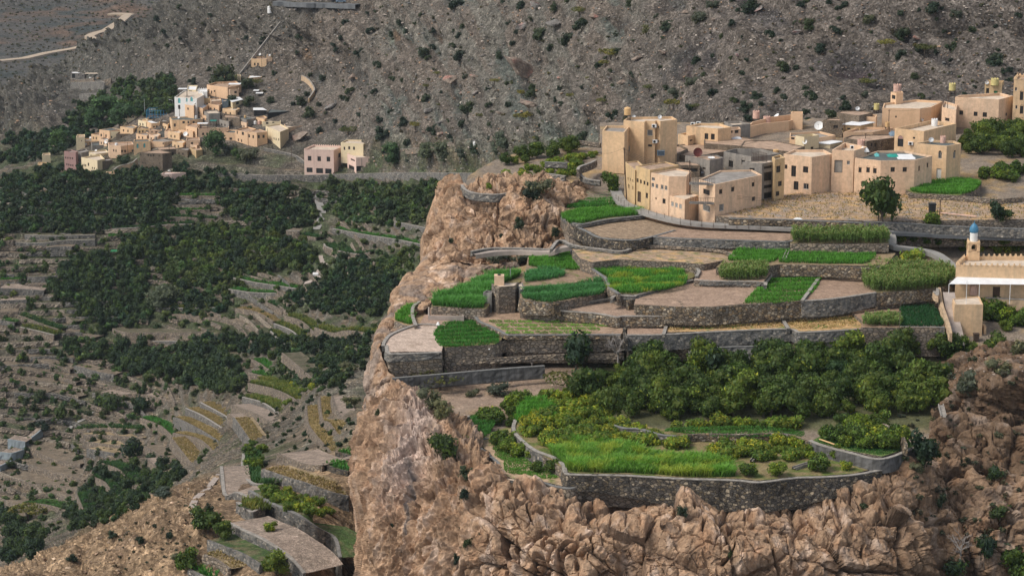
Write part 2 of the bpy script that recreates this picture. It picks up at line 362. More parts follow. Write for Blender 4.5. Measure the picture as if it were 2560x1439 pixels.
def lin(A, n):
    k = len(A); t = np.linspace(0, k - 1, n); i = np.minimum(t.astype(int), k - 2); f = (t - i)[:, None, None]; return A[i] * (1 - f) + A[i + 1] * f
G = lin(lin(A, 330).transpose(1, 0, 2), 420).transpose(1, 0, 2); px, py = PX(G)
G[..., 2] += 0.28 * fbm(G / 3.0, 4) + 0.1 * fbm(G / 0.8, 2)
nA = fbm(G / 6.0, 4); nB = fbm(G / 2.0 + 5, 3)
C = mixc(np.broadcast_to(c3(0.25, 0.20, 0.155), G.shape), c3(0.36, 0.25, 0.13), sstep(0.0, 0.35, nA))
C = mixc(C, c3(0.17, 0.15, 0.125), sstep(0.1, 0.4, nB) * 0.6)
C = mixc(C, c3(0.085, 0.095, 0.04), sstep(1090, 1060, py) * sstep(870, 910, py) * sstep(1400, 1520, px) * 0.85)
C = mixc(C, c3(0.33, 0.24, 0.18), sstep(1060, 1000, py) * sstep(870, 920, py) * sstep(1500, 1400, px) * 0.8)
surf('ground', G, C, M['soil'], key='shelf')

# --- rock faces below the shelf
def rockface(name, T, nu, nv, amp=1.0, flute=0.0, block=1.0, key=None, tint=None, edge=0):
    G = loft(T, nu, nv); Nm = gnormal(G); V0 = G.copy(); px, py = PX(G)
    q = G
    warp = np.stack([fbm(q / 7.0 + s, 2) for s in (0, 31, 67)], -1) * 1.3
    warp2 = np.stack([fbm(q / 2.2 + s, 3) for s in (3, 41, 77)], -1) * 0.22
    qq = q + warp + warp2
    f = flute(px, py) if callable(flute) else np.full(px.shape, float(flute))
    qb = q * np.stack([1 + 0 * f, 1 + 0 * f, 1 - .7 * f], -1)
    big = fbm(qb / 11.0, 3, True) * 1.3 + fbm(q / 22.0 + 5, 3) * 2.0
    crk = fbm(np.stack([q[..., 0] / 5.0 + warp[..., 0] * .2, q[..., 1] / 5.0, q[..., 2] / 22.0], -1) + 4, 3); big = big - 1.6 * sstep(.07, .0, np.abs(crk)) * sstep(-.1, .2, fbm(q / 9.0 + 2, 2))
    sh = q[..., 0] * .35; qs = np.stack([qq[..., 0], qq[..., 1], qq[..., 2] + sh], -1); w1 = worley(qs / np.array((9.0, 9.0, 6.5))); w2 = worley(qs / np.array((2.6, 3.0, 1.7)) + 9); w3 = worley((qq + warp) / 0.85 + 3)
    nsel = fbm(q / 8.0 + 60, 3)
    blk = 1.1 * sstep(0.0, 0.16, w1[1] - w1[0]) + 1.6 * (w1[2] - 0.5) + 0.45 * sstep(0, 0.14, w2[1] - w2[0]) * sstep(-.25, .1, nsel) + 0.45 * (w2[2] - 0.5) + 0.05 * sstep(0, 0.12, w3[1] - w3[0]) + 0.05 * (w3[2] - 0.5) - 1.2
    fine = fbm(qq / 1.6, 4, True) * 0.3 + fbm(q / 0.5, 2) * 0.05
    fl = fbm(np.stack([q[..., 0] / 2.6 + warp[..., 0] * 0.3, q[..., 1] / 2.6, q[..., 2] / 28.0 + warp[..., 1] * 0.15], -1), 4, True)
    pits = np.clip(0.34 - worley(qq / np.array((1.6, 1.6, 2.6)) + 21)[0], 0, 1) * 2.2
    fac = lambda W_, k: k * (W_[3] * W_[4]).sum(-1)
    blk = blk + (fac(w1, 2.2) + fac(w2, .8)) * (1 - .97 * f) + fac(w3, .25)
    D = amp * (1.35 * big + blk * block * (1 - 0.9 * f) + fine * (1 - .5 * f) + 3.0 * f * fl - 1.9 * f - pits * 0.5 * (1 - .6 * f))
    hf = sstep(.055, .11, np.linspace(0, 1, G.shape[1]))[None, :]; D = D * hf + (1 - hf) * amp * (1.35 * big - 1.9 * f)
    if edge:
        nvv = G.shape[0]; e = sstep(edge * 0.3, edge, np.arange(nvv))[:, None]; D = D * (0.1 + 0.9 * e) - 0.8 * (1 - e)
    G = G + Nm * D[..., None]
    base = c3(0.385, 0.255, 0.165); pale = c3(0.54, 0.41, 0.32); rust = c3(0.33, 0.185, 0.105); dk = c3(0.17, 0.125, 0.10)
    nA = fbm(q / 7.0 + 11, 4); nB = fbm(qq / 2.5 + 3, 4); nS = fbm(np.stack([q[..., 0] / 2.0, q[..., 1] / 2.0, q[..., 2] / 14.0], -1) + 8, 4)
    C = mixc(np.broadcast_to(base, G.shape), pale, sstep(0.05, 0.4, nS + 0.4 * nA) * 0.8)
    C = mixc(C, rust, sstep(0.0, 0.4, nB) * 0.6) * (.82 + .36 * w2[2])[..., None]
    C = mixc(C, dk, sstep(0.22, 0.5, fbm(qq / 4.0 + 50, 4)) * 0.7)
    cre = sstep(0.07, 0.0, w1[1] - w1[0]) * (1 - f) ; C = mixc(C, dk * 0.7, cre * 0.5)
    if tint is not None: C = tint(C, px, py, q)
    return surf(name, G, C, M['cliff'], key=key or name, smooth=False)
T = [
 [(990, 985, 440), (960, 975, 405), (1000, 975, 392), (1085, 1035, 382), (1195, 1098, 376), (1265, 1180, 356), (1430, 1225, 352), (1650, 1240, 356), (1850, 1260, 358), (2050, 1250, 358), (2230, 1190, 362), (2330, 1140, 366), (2450, 1170, 368), (3100, 1180, 372)],
 [(950, 985, 432), (925, 985, 396), (985, 985, 385), (1080, 1043, 374), (1188, 1105, 367), (1255, 1200, 349), (1440, 1250, 346), (1650, 1268, 346.5), (1850, 1300, 344), (2050, 1280, 346.5), (2230, 1205, 352), (2330, 1160, 360), (2450, 1185, 361), (3100, 1200, 364)],
 [(920, 1080, 424), (916, 1065, 392), (965, 1060, 376), (1070, 1100, 367), (1175, 1160, 357), (1250, 1240, 344), (1440, 1280, 341), (1650, 1310, 340), (1850, 1340, 339), (2050, 1320, 341), (2240, 1255, 347), (2330, 1220, 356), (2450, 1230, 356), (3100, 1240, 360)],
 [(885, 1190, 418), (896, 1190, 384), (940, 1180, 367), (1050, 1190, 360), (1150, 1240, 351), (1240, 1300, 341), (1430, 1320, 337), (1640, 1350, 336), (1850, 1380, 336), (2050, 1370, 337), (2250, 1320, 342), (2340, 1300, 352), (2450, 1300, 352), (3100, 1300, 356)],
 [(880, 1320, 412), (898, 1310, 378), (930, 1310, 361), (1035, 1320, 354), (1135, 1340, 346), (1230, 1380, 339), (1420, 1400, 334), (1640, 1430, 334), (1850, 1450, 334), (2050, 1450, 335), (2260, 1420, 340), (2350, 1400, 349), (2450, 1390, 350), (3100, 1390, 354)],
 [(880, 1440, 408), (904, 1440, 373), (930, 1440, 358), (1025, 1450, 351), (1130, 1450, 344), (1230, 1480, 338), (1420, 1490, 333), (1640, 1500, 333), (1850, 1510, 333), (2050, 1520, 334), (2260, 1510, 339), (2360, 1500, 348), (2460, 1490, 350), (3100, 1490, 352)],
 [(880, 1640, 402), (908, 1640, 368), (935, 1640, 354), (1030, 1640, 348), (1130, 1640, 341), (1230, 1640, 336), (1420, 1640, 332), (1640, 1640, 332), (1850, 1640, 332), (2050, 1640, 333), (2260, 1640, 338), (2360, 1640, 346), (2460, 1640, 348), (3100, 1640, 350)],
]
def tint1(C, px, py, q):
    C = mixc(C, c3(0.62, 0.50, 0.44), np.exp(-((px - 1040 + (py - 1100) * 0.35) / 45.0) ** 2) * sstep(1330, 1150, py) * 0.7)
    C = mixc(C, c3(0.13, 0.12, 0.12), np.exp(-((px - 1022 - 10 * np.sin(py / 60)) / 9.0) ** 2) * sstep(1130, 1180, py) * sstep(1420, 1330, py) * 0.85)
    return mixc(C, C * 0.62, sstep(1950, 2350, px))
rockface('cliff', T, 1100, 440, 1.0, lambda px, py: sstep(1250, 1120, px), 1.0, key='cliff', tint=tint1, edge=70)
T = [
 [(1130, 470, 495), (1150, 470, 478), (1205, 465, 472), (1290, 450, 472), (1400, 452, 476), (1445, 455, 478), (1475, 480, 485)],
 [(1120, 478, 490), (1133, 486, 471), (1200, 490, 464), (1290, 468, 464), (1400, 468, 468), (1442, 482, 470), (1475, 505, 476)],
 [(1080, 560, 486), (1090, 560, 465), (1180, 560, 458), (1290, 540, 456), (1400, 540, 460), (1432, 550, 464), (1470, 570, 470)],
 [(1062, 625, 482), (1066, 630, 461), (1155, 620, 454), (1290, 612, 451), (1395, 608, 453), (1415, 610, 456), (1450, 620, 460)],
 [(1070, 700, 478), (1075, 690, 457), (1150, 670, 451), (1290, 660, 448), (1390, 655, 449), (1410, 650, 452), (1450, 655, 456)]]
rockface('cliff_upper', T, 420, 230, 1.0, 0.35, 1.0, key='cliff2', edge=14)
T = [
 [(1260, 640, 452), (1290, 668, 446), (1120, 742, 426), (1065, 770, 417), (975, 850, 405), (960, 880, 396), (985, 945, 390), (1060, 1000, 384), (1090, 1035, 378)],
 [(1150, 640, 455), (1165, 680, 446), (1085, 735, 432), (1030, 785, 420), (962, 850, 406), (952, 890, 397), (955, 950, 391), (985, 1000, 385), (1060, 1060, 372)],
 [(1062, 640, 463), (1030, 685, 452), (996, 735, 440), (978, 790, 427), (952, 845, 412), (938, 900, 402), (924, 950, 398), (925, 1005, 394), (990, 1090, 380)],
 [(1075, 720, 478), (1045, 780, 470), (1015, 830, 458), (1000, 900, 450), (978, 950, 436), (962, 1010, 424), (948, 1080, 418), (935, 1150, 412), (960, 1250, 400)],
 [(1100, 900, 500), (1080, 950, 490), (1050, 1000, 480), (1040, 1050, 470), (1020, 1100, 455), (1000, 1150, 440), (990, 1200, 436), (980, 1260, 430), (990, 1350, 420)]]
T = [list(r) for r in T]
rockface('rocky_slope', T, 420, 200, 0.55, 0.2, 0.7, key='slope', tint=lambda C, px, py, q: mixc(C, c3(0.27, 0.21, 0.17), sstep(-0.1, 0.3, fbm(q / 5.0, 3))))
T = [
 [(2270, 905, 412), (2360, 890, 405), (2440, 880, 402), (2520, 870, 402), (3100, 850, 402)],
 [(2290, 940, 402), (2360, 925, 395), (2440, 900, 390), (2520, 890, 388), (3100, 880, 388)],
 [(2320, 1000, 392), (2365, 990, 383), (2440, 960, 376), (2520, 945, 373), (3100, 930, 372)],
 [(2330, 1050, 382), (2370, 1040, 377), (2440, 1040, 376), (2520, 1045, 374), (3100, 1040, 374)],
 [(2330, 1075, 374), (2360, 1062, 370), (2440, 1070, 367), (2520, 1075, 366), (3100, 1080, 366)],
 [(2320, 1120, 368), (2360, 1120, 365), (2440, 1125, 363), (2520, 1130, 363), (3100, 1140, 364)],
 [(2310, 1190, 366), (2360, 1190, 362), (2440, 1200, 360), (2520, 1210, 360), (3100, 1220, 362)]]
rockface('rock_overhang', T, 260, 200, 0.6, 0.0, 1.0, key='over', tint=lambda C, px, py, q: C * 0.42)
# ------------------------------------------------------------------ materials of walls and fields
def m_stone(name, sc, mortar, cols_, jit=1.0, bs=0.8, stain=0.3, cov=0.05):
    m, nt, b = newmat(name); v = coords(nt, 'pos', (1, 1, 1.5))
    nv_ = nn(nt, 'ShaderNodeTexNoise'); nv_.inputs['Scale'].default_value = 2.0; nt.links.new(v, nv_.inputs['Vector'])
    ad = nn(nt, 'ShaderNodeMixRGB'); ad.inputs[0].default_value = 0.06; nt.links.new(v, ad.inputs[1]); nt.links.new(nv_.outputs['Color'], ad.inputs[2])
    vo = nn(nt, 'ShaderNodeTexVoronoi'); vo.inputs['Scale'].default_value = sc; nt.links.new(ad.outputs[0], vo.inputs['Vector'])
    ve = nn(nt, 'ShaderNodeTexVoronoi', feature='DISTANCE_TO_EDGE'); ve.inputs['Scale'].default_value = sc; nt.links.new(ad.outputs[0], ve.inputs['Vector'])
    cc = nn(nt, 'ShaderNodeSeparateColor'); nt.links.new(vo.outputs['Color'], cc.inputs[0])
    r = nn(nt, 'ShaderNodeValToRGB'); r.color_ramp.interpolation = 'LINEAR'; nt.links.new(cc.outputs[0], r.inputs[0]); e = r.color_ramp.elements
    while len(e) < len(cols_): e.new(0.5)
    for i, (q, c) in enumerate(zip(e, cols_)): q.position = i / (len(cols_) - 1); q.color = (*c, 1)
    edge = ramp(nt, ve.outputs['Distance'], [(0.0, g3(0)), (cov * 2, g3(1))])
    c = mix(nt, edge, mortar, r.outputs[0])
    v2 = coords(nt, 'pos', (1, 1, 0.5)); s = ramp(nt, noise(nt, v2, 0.45, 5, 0.7), [(0.45, g3(0)), (0.62, g3(1))])
    c = mix(nt, mixf(nt, s, stain), c, mix(nt, 1.0, c, (0.4, 0.39, 0.38), 'MULTIPLY'))
    c = mix(nt, 1.0, c, ramp(nt, noise(nt, v, 9.0, 4, 0.7), [(0.3, g3(0.75)), (0.7, g3(1.2))]), 'MULTIPLY')
    nt.links.new(c, b.inputs['Base Color']); b.inputs['Roughness'].default_value = 0.95; b.inputs['Specular IOR Level'].default_value = 0.1
    bump(nt, b, edge, bs, 0.12); return m
M['rubble'] = m_stone('rubble_wall', 1.9, (0.075, 0.062, 0.05), [(0.11, 0.095, 0.08), (0.2, 0.155, 0.11), (0.15, 0.13, 0.11), (0.33, 0.23, 0.13), (0.22, 0.2, 0.17), (0.5, 0.4, 0.28)], stain=0.5, cov=0.07)
M['greystone'] = m_stone('grey_stone_wall', 2.1, (0.16, 0.155, 0.15), [(0.09, 0.088, 0.085), (0.15, 0.145, 0.135), (0.20, 0.19, 0.175), (0.26, 0.23, 0.19), (0.13, 0.13, 0.125), (0.42, 0.37, 0.31)], stain=0.55)
M['drystone'] = m_stone('dry_stone_wall', 1.5, (0.1, 0.085, 0.07), [(0.17, 0.14, 0.115), (0.25, 0.2, 0.155), (0.2, 0.175, 0.15), (0.36, 0.28, 0.2), (0.28, 0.24, 0.2)], stain=0.3, cov=0.07)
M['blackstone'] = m_stone('dark_stone_wall', 2.0, (0.05, 0.047, 0.044), [(0.06, 0.055, 0.05), (0.10, 0.085, 0.07), (0.08, 0.075, 0.07), (0.18, 0.14, 0.09), (0.12, 0.11, 0.10), (0.42, 0.34, 0.24)], stain=0.75, cov=0.06)
def m_streak(name, c, dark, sc=0.7, amt=0.8, var=0.15, lo=0.42, hi=0.62, zs=0.12):
    m, nt, b = newmat(name); v = coords(nt, 'pos', (1, 1, zs)); v2 = coords(nt)
    s = ramp(nt, noise(nt, v, sc, 6, 0.65), [(lo, g3(0)), (hi, g3(1))])
    x = mix(nt, mixf(nt, s, amt), c, dark)
    x = mix(nt, 1.0, x, ramp(nt, noise(nt, v2, 1.4, 6, 0.7), [(0.3, g3(1 - var)), (0.7, g3(1 + var * 0.5))]), 'MULTIPLY')
    nt.links.new(x, b.inputs['Base Color']); bump(nt, b, noise(nt, v2, 8, 4), 0.25, 0.04); return m
M['concrete'] = m_streak('stained_concrete', (0.25, 0.235, 0.215), (0.075, 0.072, 0.07), 1.0, 0.75)
M['blackconc'] = m_streak('blackened_concrete', (0.13, 0.125, 0.12), (0.045, 0.043, 0.04), 0.9, 0.8)
M['cap'] = m_plain('cement_coping', (0.33, 0.30, 0.265), 0.9, 0.5, 1.5)
M['capdark'] = m_plain('weathered_coping', (0.2, 0.195, 0.185), 0.9, 0.4, 1.5)
M['pave'] = m_plain('pale_paving', (0.40, 0.335, 0.29), 0.9, 0.3, 0.7)
M['road'] = m_plain('grey_path_concrete', (0.29, 0.275, 0.255), 0.9, 0.3, 0.5)
M['asphalt'] = m_plain('asphalt', (0.13, 0.135, 0.14), 0.85, 0.2, 0.4)

# ------------------------------------------------------------------ polylines and walls
def resample(pts, step):
    pts = np.asarray(pts, float); d = np.linalg.norm(np.diff(pts, axis=0), axis=1); s = np.concatenate([[0], np.cumsum(d)])
    n = max(2, int(s[-1] / step) + 1); t = np.linspace(0, s[-1], n); return np.stack([np.interp(t, s, pts[:, k]) for k in range(3)], 1)
def smoothline(pts, k=6):
    pts = np.asarray(pts, float)
    if len(pts) < 3: return pts
    return _cr(pts[:, None, :], (len(pts) - 1) * k + 1)[:, 0, :]
def wallmesh(W3, h, th=0.45, batter=0.12, side=None, cap=0.14, jit=0.05, capm=True):
    """W3: world polyline of the top front edge. returns wall mesh data and coping mesh data"""
    L = resample(smoothline(W3), 0.6); n = len(L)
    t = np.gradient(L[:, :2], axis=0); t /= np.linalg.norm(t, axis=1)[:, None] + 1e-9
    nr = np.stack([-t[:, 1], t[:, 0]], 1)                                 # candidate: away side
    vdir = L[:, :2].mean(0); s = side if side else (1 if (nr.mean(0) @ vdir) > 0 else -1); nr = nr * s
    h = np.interp(np.linspace(0, 1, n), np.linspace(0, 1, len(h)), h) if isinstance(h, (list, tuple)) else np.full(n, float(h))
    rows_ = []; lv = 5
    for k in range(lv):
        f = k / (lv - 1); q = L.copy(); q[:, 2] -= cap * 0 + h * f
        q[:, :2] -= nr * (batter * h * f)[:, None]; q[:, :2] += nr * (RN.normal(0, jit, n) if 0 < k else 0 * RN.normal(0, 1, n))[:, None]; rows_.append(q)
    back = L.copy(); back[:, :2] += nr * th; b2 = back.copy(); b2[:, 2] -= h + 0.3
    rows_ = [b2, back] + rows_
    V = np.concatenate(rows_); Fc = gridfaces(len(rows_), n)
    if s > 0: Fc = Fc[:, ::-1]
    k = len(rows_); ends = [tuple(j * n for j in range(k)), tuple(j * n + n - 1 for j in range(k))[::-1]]
    c = None
    if cap:
        o = 0.06; r = []
        for (off, dz) in ((-o, -cap), (-o, 0.02), (th + o, 0.02), (th + o, -cap)):
            q = L.copy(); q[:, :2] += nr * off; q[:, 2] += dz + (RN.normal(0, 0.012, n) if dz > 0 else 0); r.append(q)
        cv = np.concatenate(r); cf = gridfaces(4, n); cf = cf if s > 0 else cf[:, ::-1]
        c = (cv, [tuple(map(int, f)) for f in cf] + [(0, n, 2 * n, 3 * n), (4 * n - 1, 3 * n - 1, 2 * n - 1, n - 1)])
    return (V, [tuple(map(int, f)) for f in Fc] + ends), c, L
def wall(pts, z, h, mat, label, name='stone_wall', cat='stone wall', group=None, cap='cap', capk=0.1, W3=None, **k):
    if W3 is None:
        zz = z if isinstance(z, (list, tuple)) else [z] * len(pts)
        W3 = [PZ(px, py, q) for (px, py), q in zip(pts, zz)]
    w, c, L = wallmesh(W3, h, cap=capk if cap else 0, **k); o0 = L[len(L) // 2]
    o = link(name, mesh(name, w[0] - o0, w[1], M[mat]), loc=o0, label=label, cat=cat, group=group, kind='thing')
    if c: link('coping', mesh('coping', c[0] - o0, c[1], M[cap]), parent=o)
    return o
def inpoly(x, y, poly):
    r = np.zeros(x.shape, bool); n = len(poly); j = n - 1
    for i in range(n):
        xi, yi = poly[i][0], poly[i][1]; xj, yj = poly[j][0], poly[j][1]
        c = ((yi > y) != (yj > y)) & (x < (xj - xi) * (y - yi) / (yj - yi + 1e-12) + xi); r ^= c; j = i
    return r
def polyworld(pts, z):
    zz = z if isinstance(z, (list, tuple)) else [z] * len(pts)
    return np.array([PZ(px, py, q) for (px, py), q in zip(pts, zz)])
from mathutils.geometry import tessellate_polygon
def sheetmesh(name, Wp, m, col=None, skirt=2.5, res=0.5, rough=0.05, colf=None):
    """flat piece of ground bounded by a world polygon, with fine relief and a skirt that goes into the ground"""
    x0, y0 = Wp[:, 0].min(), Wp[:, 1].min(); x1, y1 = Wp[:, 0].max(), Wp[:, 1].max()
    Wd = resample(np.concatenate([Wp, Wp[:1]]), res)[:-1]
    from mathutils.geometry import delaunay_2d_cdt
    xs_ = np.arange(x0 + res / 2, x1, res); ys_ = np.arange(y0 + res / 2, y1, res); gx, gy = np.meshgrid(xs_, ys_); gx = gx.ravel(); gy = gy.ravel()
    ins = inpoly(gx, gy, Wd); gx = gx[ins]; gy = gy[ins]
    pts = [Vector((a, b)) for a, b in Wd[:, :2]] + [Vector((a, b)) for a, b in zip(gx, gy)]; nb = len(Wd)
    r = delaunay_2d_cdt(pts, [(i, (i + 1) % nb) for i in range(nb)], [], 1, 1e-4)
    V = np.array([(p.x, p.y) for p in r[0]]); Fc = [tuple(f) for f in r[2] if len(f) == 3]
    A = np.c_[Wp[:, :2], np.ones(len(Wp))]; sol = np.linalg.lstsq(A, Wp[:, 2], rcond=None)[0]
    if np.ptp(Wp[:, 2]) < 1e-6: z = np.full(len(V), Wp[0, 2])
    else: z = np.c_[V, np.ones(len(V))] @ sol
    cen = np.array([V[list(f)].mean(0) for f in Fc]); keep = inpoly(cen[:, 0], cen[:, 1], Wd); Fc = [f for f, k in zip(Fc, keep) if k]
    P3 = np.c_[V, z]; P3[:, 2] += rough * fbm(P3 / 0.9, 3)
    n0 = len(P3); bd = np.array([[p[0], p[1]] for p in Wd]); bz = (np.c_[bd, np.ones(len(bd))] @ sol) if np.ptp(Wp[:, 2]) > 1e-6 else np.full(len(bd), Wp[0, 2])
    sk = np.r_[np.c_[bd, bz], np.c_[bd, bz - skirt]]; nb = len(bd)
    Fc += [(n0 + i, n0 + nb + i, n0 + nb + (i + 1) % nb, n0 + (i + 1) % nb) for i in range(nb)]
    P3 = np.r_[P3, sk]
    C = np.broadcast_to(np.array(col if col is not None else (0.25, 0.2, 0.15), float), P3.shape).copy()
    if colf: C = colf(C, P3)
    C = C * np.array((1.3, 1.24, 1.16))
    return P3, Fc, C
def field(name, pts, z, col, m='soil', label=None, cat=None, kind='structure', colf=None, rough=0.05, skirt=5.0, res=0.5, group=None):
    Wp = polyworld(pts, z); P3, Fc, C = sheetmesh(name, Wp, M[m], col, skirt, res, rough, colf)
    o = link(name, mesh(name, P3, Fc, [M[m], M['drystone']], mi=[int(len(f) == 4) for f in Fc], col=C, smooth=True), kind=kind, label=label, cat=cat, group=group)
    bv = BVHTree.FromPolygons(P3.tolist(), Fc); BVHS.append(bv); BV.setdefault('fields', bv); FB.append(bv); return Wp
FB = []
def furrows(ax=(1, 0.3), per=1.3, a=0.35, dark=(0.15, 0.11, 0.085), cross=0.0):
    ax = np.array(ax, float); ax /= np.linalg.norm(ax)
    def f(C, V):
        n = fbm(V / 1.5, 3); u = (V[:, :2] @ np.array((-ax[1], ax[0]))) / per + 0.25 * n; v = (V[:, :2] @ ax) / (per * 1.8) + 0.3 * n
        k = sstep(0.55, 0.95, np.cos(u * 6.283)) 
        if cross: k = np.maximum(k, cross * sstep(0.8, 1.0, np.cos(v * 6.283)))
        C = C * (1 - a * k[:, None]) + np.array(dark) * a * k[:, None]
        return C * (1 + 0.25 * n[:, None])
    return f
def patchy(c2, t=0.05, sc=2.0, c3_=None):
    def f(C, V):
        n = fbm(V / sc, 4)[:, None]; C = C * (1 - sstep(t, t + 0.25, n)) + np.array(c2) * sstep(t, t + 0.25, n)
        if c3_ is not None:
            m2 = fbm(V / (sc * 0.6) + 30, 3)[:, None]; C = C * (1 - sstep(0.1, 0.35, m2)) + np.array(c3_) * sstep(0.1, 0.35, m2)
        return C
    return f

# ------------------------------------------------------------------ crops (nobody could count the blades: one object per field)
def m_leaf(name, trans=0.25, rough=0.6, vary=1):
    m, nt, b = newmat(name); c = attr(nt); v = coords(nt)
    oi = nn(nt, 'ShaderNodeObjectInfo')
    r = ramp(nt, oi.outputs['Random'], [(0.0, (0.6, 0.68, 0.75)), (0.5, (1.0, 1.0, 1.0)), (1.0, (1.6, 1.4, 0.95))])
    if vary: c = mix(nt, 1.0, c, r, 'MULTIPLY')
    nt.links.new(c, b.inputs['Base Color']); b.inputs['Roughness'].default_value = rough; b.inputs['Specular IOR Level'].default_value = 0.25
    if trans:
        t = nn(nt, 'ShaderNodeBsdfTranslucent'); nt.links.new(mix(nt, 1.0, c, (1.1, 1.25, 0.6), 'MULTIPLY'), t.inputs[0])
        mx = nn(nt, 'ShaderNodeMixShader'); mx.inputs[0].default_value = trans
        nt.links.new(b.outputs[0], mx.inputs[1]); nt.links.new(t.outputs[0], mx.inputs[2]); o = [n for n in nt.nodes if n.type == 'OUTPUT_MATERIAL'][0]
        nt.links.new(mx.outputs[0], o.inputs[0])
    return m
M['leaf'] = m_leaf('leaf'); M['crop'] = m_leaf('crop_leaf', 0.3, vary=0)
def blades(P0, hgt, wid, bend, col, tipcol=None):
    """P0 (n,3) roots; returns quads+tris of bent blades"""
    n = len(P0); a = RN.uniform(0, 6.283, n); dx = np.stack([np.cos(a), np.sin(a), 0 * a], 1); b = RN.uniform(0, 6.283, n)
    bd = np.stack([np.cos(b), np.sin(b), 0 * b], 1) * (bend * hgt)[:, None]; up = np.array((0, 0, 1.0)); w = (wid / 2)[:, None] * dx
    m1 = P0 + up * (hgt * 0.6)[:, None] + bd * 0.35; t = P0 + up * hgt[:, None] + bd
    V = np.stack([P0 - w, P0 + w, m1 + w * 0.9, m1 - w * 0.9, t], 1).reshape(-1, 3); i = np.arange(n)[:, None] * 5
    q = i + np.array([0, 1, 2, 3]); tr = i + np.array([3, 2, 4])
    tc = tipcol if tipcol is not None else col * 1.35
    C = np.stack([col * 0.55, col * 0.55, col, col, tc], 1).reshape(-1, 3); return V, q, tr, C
def crop(pts, z, hgt, col, label_name='crop_field', dens=38, wid=0.1, rowdir=(1, 0.15), per=2.4, ramp_=0.35, corn=False, col2=None, name='green_crop', n_max=26000, bend=0.35):
    Wp = polyworld(pts, z); x0, y0 = Wp[:, 0].min(), Wp[:, 1].min(); x1, y1 = Wp[:, 0].max(), Wp[:, 1].max()
    n = int(min(n_max, dens * (x1 - x0) * (y1 - y0))); x = RN.uniform(x0, x1, n); y = RN.uniform(y0, y1, n)
    wob = 0.5 * fbm(np.stack([x / 3, y / 3, 0 * x], 1), 2)
    Wd = resample(smoothline(np.concatenate([Wp, Wp[:1]]), 4), 0.5)
    k = inpoly(x + wob, y + wob, Wd) & (fbm(np.stack([x / 1.3, y / 1.3, 0 * x + 5], 1), 3) > -.38); x = x[k]; y = y[k]; n = len(x); zz = np.full(n, float(np.mean(z)))
    rd = np.array(rowdir, float); rd /= np.linalg.norm(rd); P0 = np.stack([x, y, zz], 1)
    nz = fbm(P0 / 2.2, 3); u = (x * -rd[1] + y * rd[0]) / per + 0.35 * fbm(P0 / 5.0, 2)
    rr = 0.5 + 0.5 * np.cos(u * 6.283); hh = hgt * (1 - ramp_ + ramp_ * rr + 0.35 * nz + RN.normal(0, 0.08, n))
    c = np.array(col, float) * (1 + 0.35 * nz[:, None] + RN.normal(0, 0.12, (n, 1)) + 0.22 * (rr[:, None] - 0.5))
    if col2 is not None: t = sstep(0.0, 0.3, fbm(P0 / 3.0 + 70, 3))[:, None]; c = c * (1 - t) + np.array(col2) * t * (1 + RN.normal(0, 0.12, (n, 1)))
    c = np.clip(c * 1.25, 0.004, 1); wd = wid * RN.uniform(0.7, 1.4, n); VV, QQ, TT, CC = [], [], [], []; off = 0
    def push(r):
        nonlocal off
        VV.append(r[0]); QQ.append(r[1] + off); TT.append(r[2] + off); CC.append(r[3]); off += len(r[0])
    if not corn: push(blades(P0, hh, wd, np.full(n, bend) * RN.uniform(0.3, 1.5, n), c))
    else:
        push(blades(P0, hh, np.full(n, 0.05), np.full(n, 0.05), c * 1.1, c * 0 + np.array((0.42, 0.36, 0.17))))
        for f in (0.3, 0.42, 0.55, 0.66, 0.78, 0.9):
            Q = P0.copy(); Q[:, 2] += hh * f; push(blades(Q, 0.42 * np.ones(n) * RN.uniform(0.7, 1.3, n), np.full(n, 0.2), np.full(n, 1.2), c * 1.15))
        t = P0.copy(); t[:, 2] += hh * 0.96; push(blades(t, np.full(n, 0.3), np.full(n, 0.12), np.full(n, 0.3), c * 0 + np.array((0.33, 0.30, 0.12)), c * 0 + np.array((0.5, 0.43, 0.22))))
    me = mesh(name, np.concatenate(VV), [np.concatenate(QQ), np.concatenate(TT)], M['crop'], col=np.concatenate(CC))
    return link(name, me, kind='stuff')

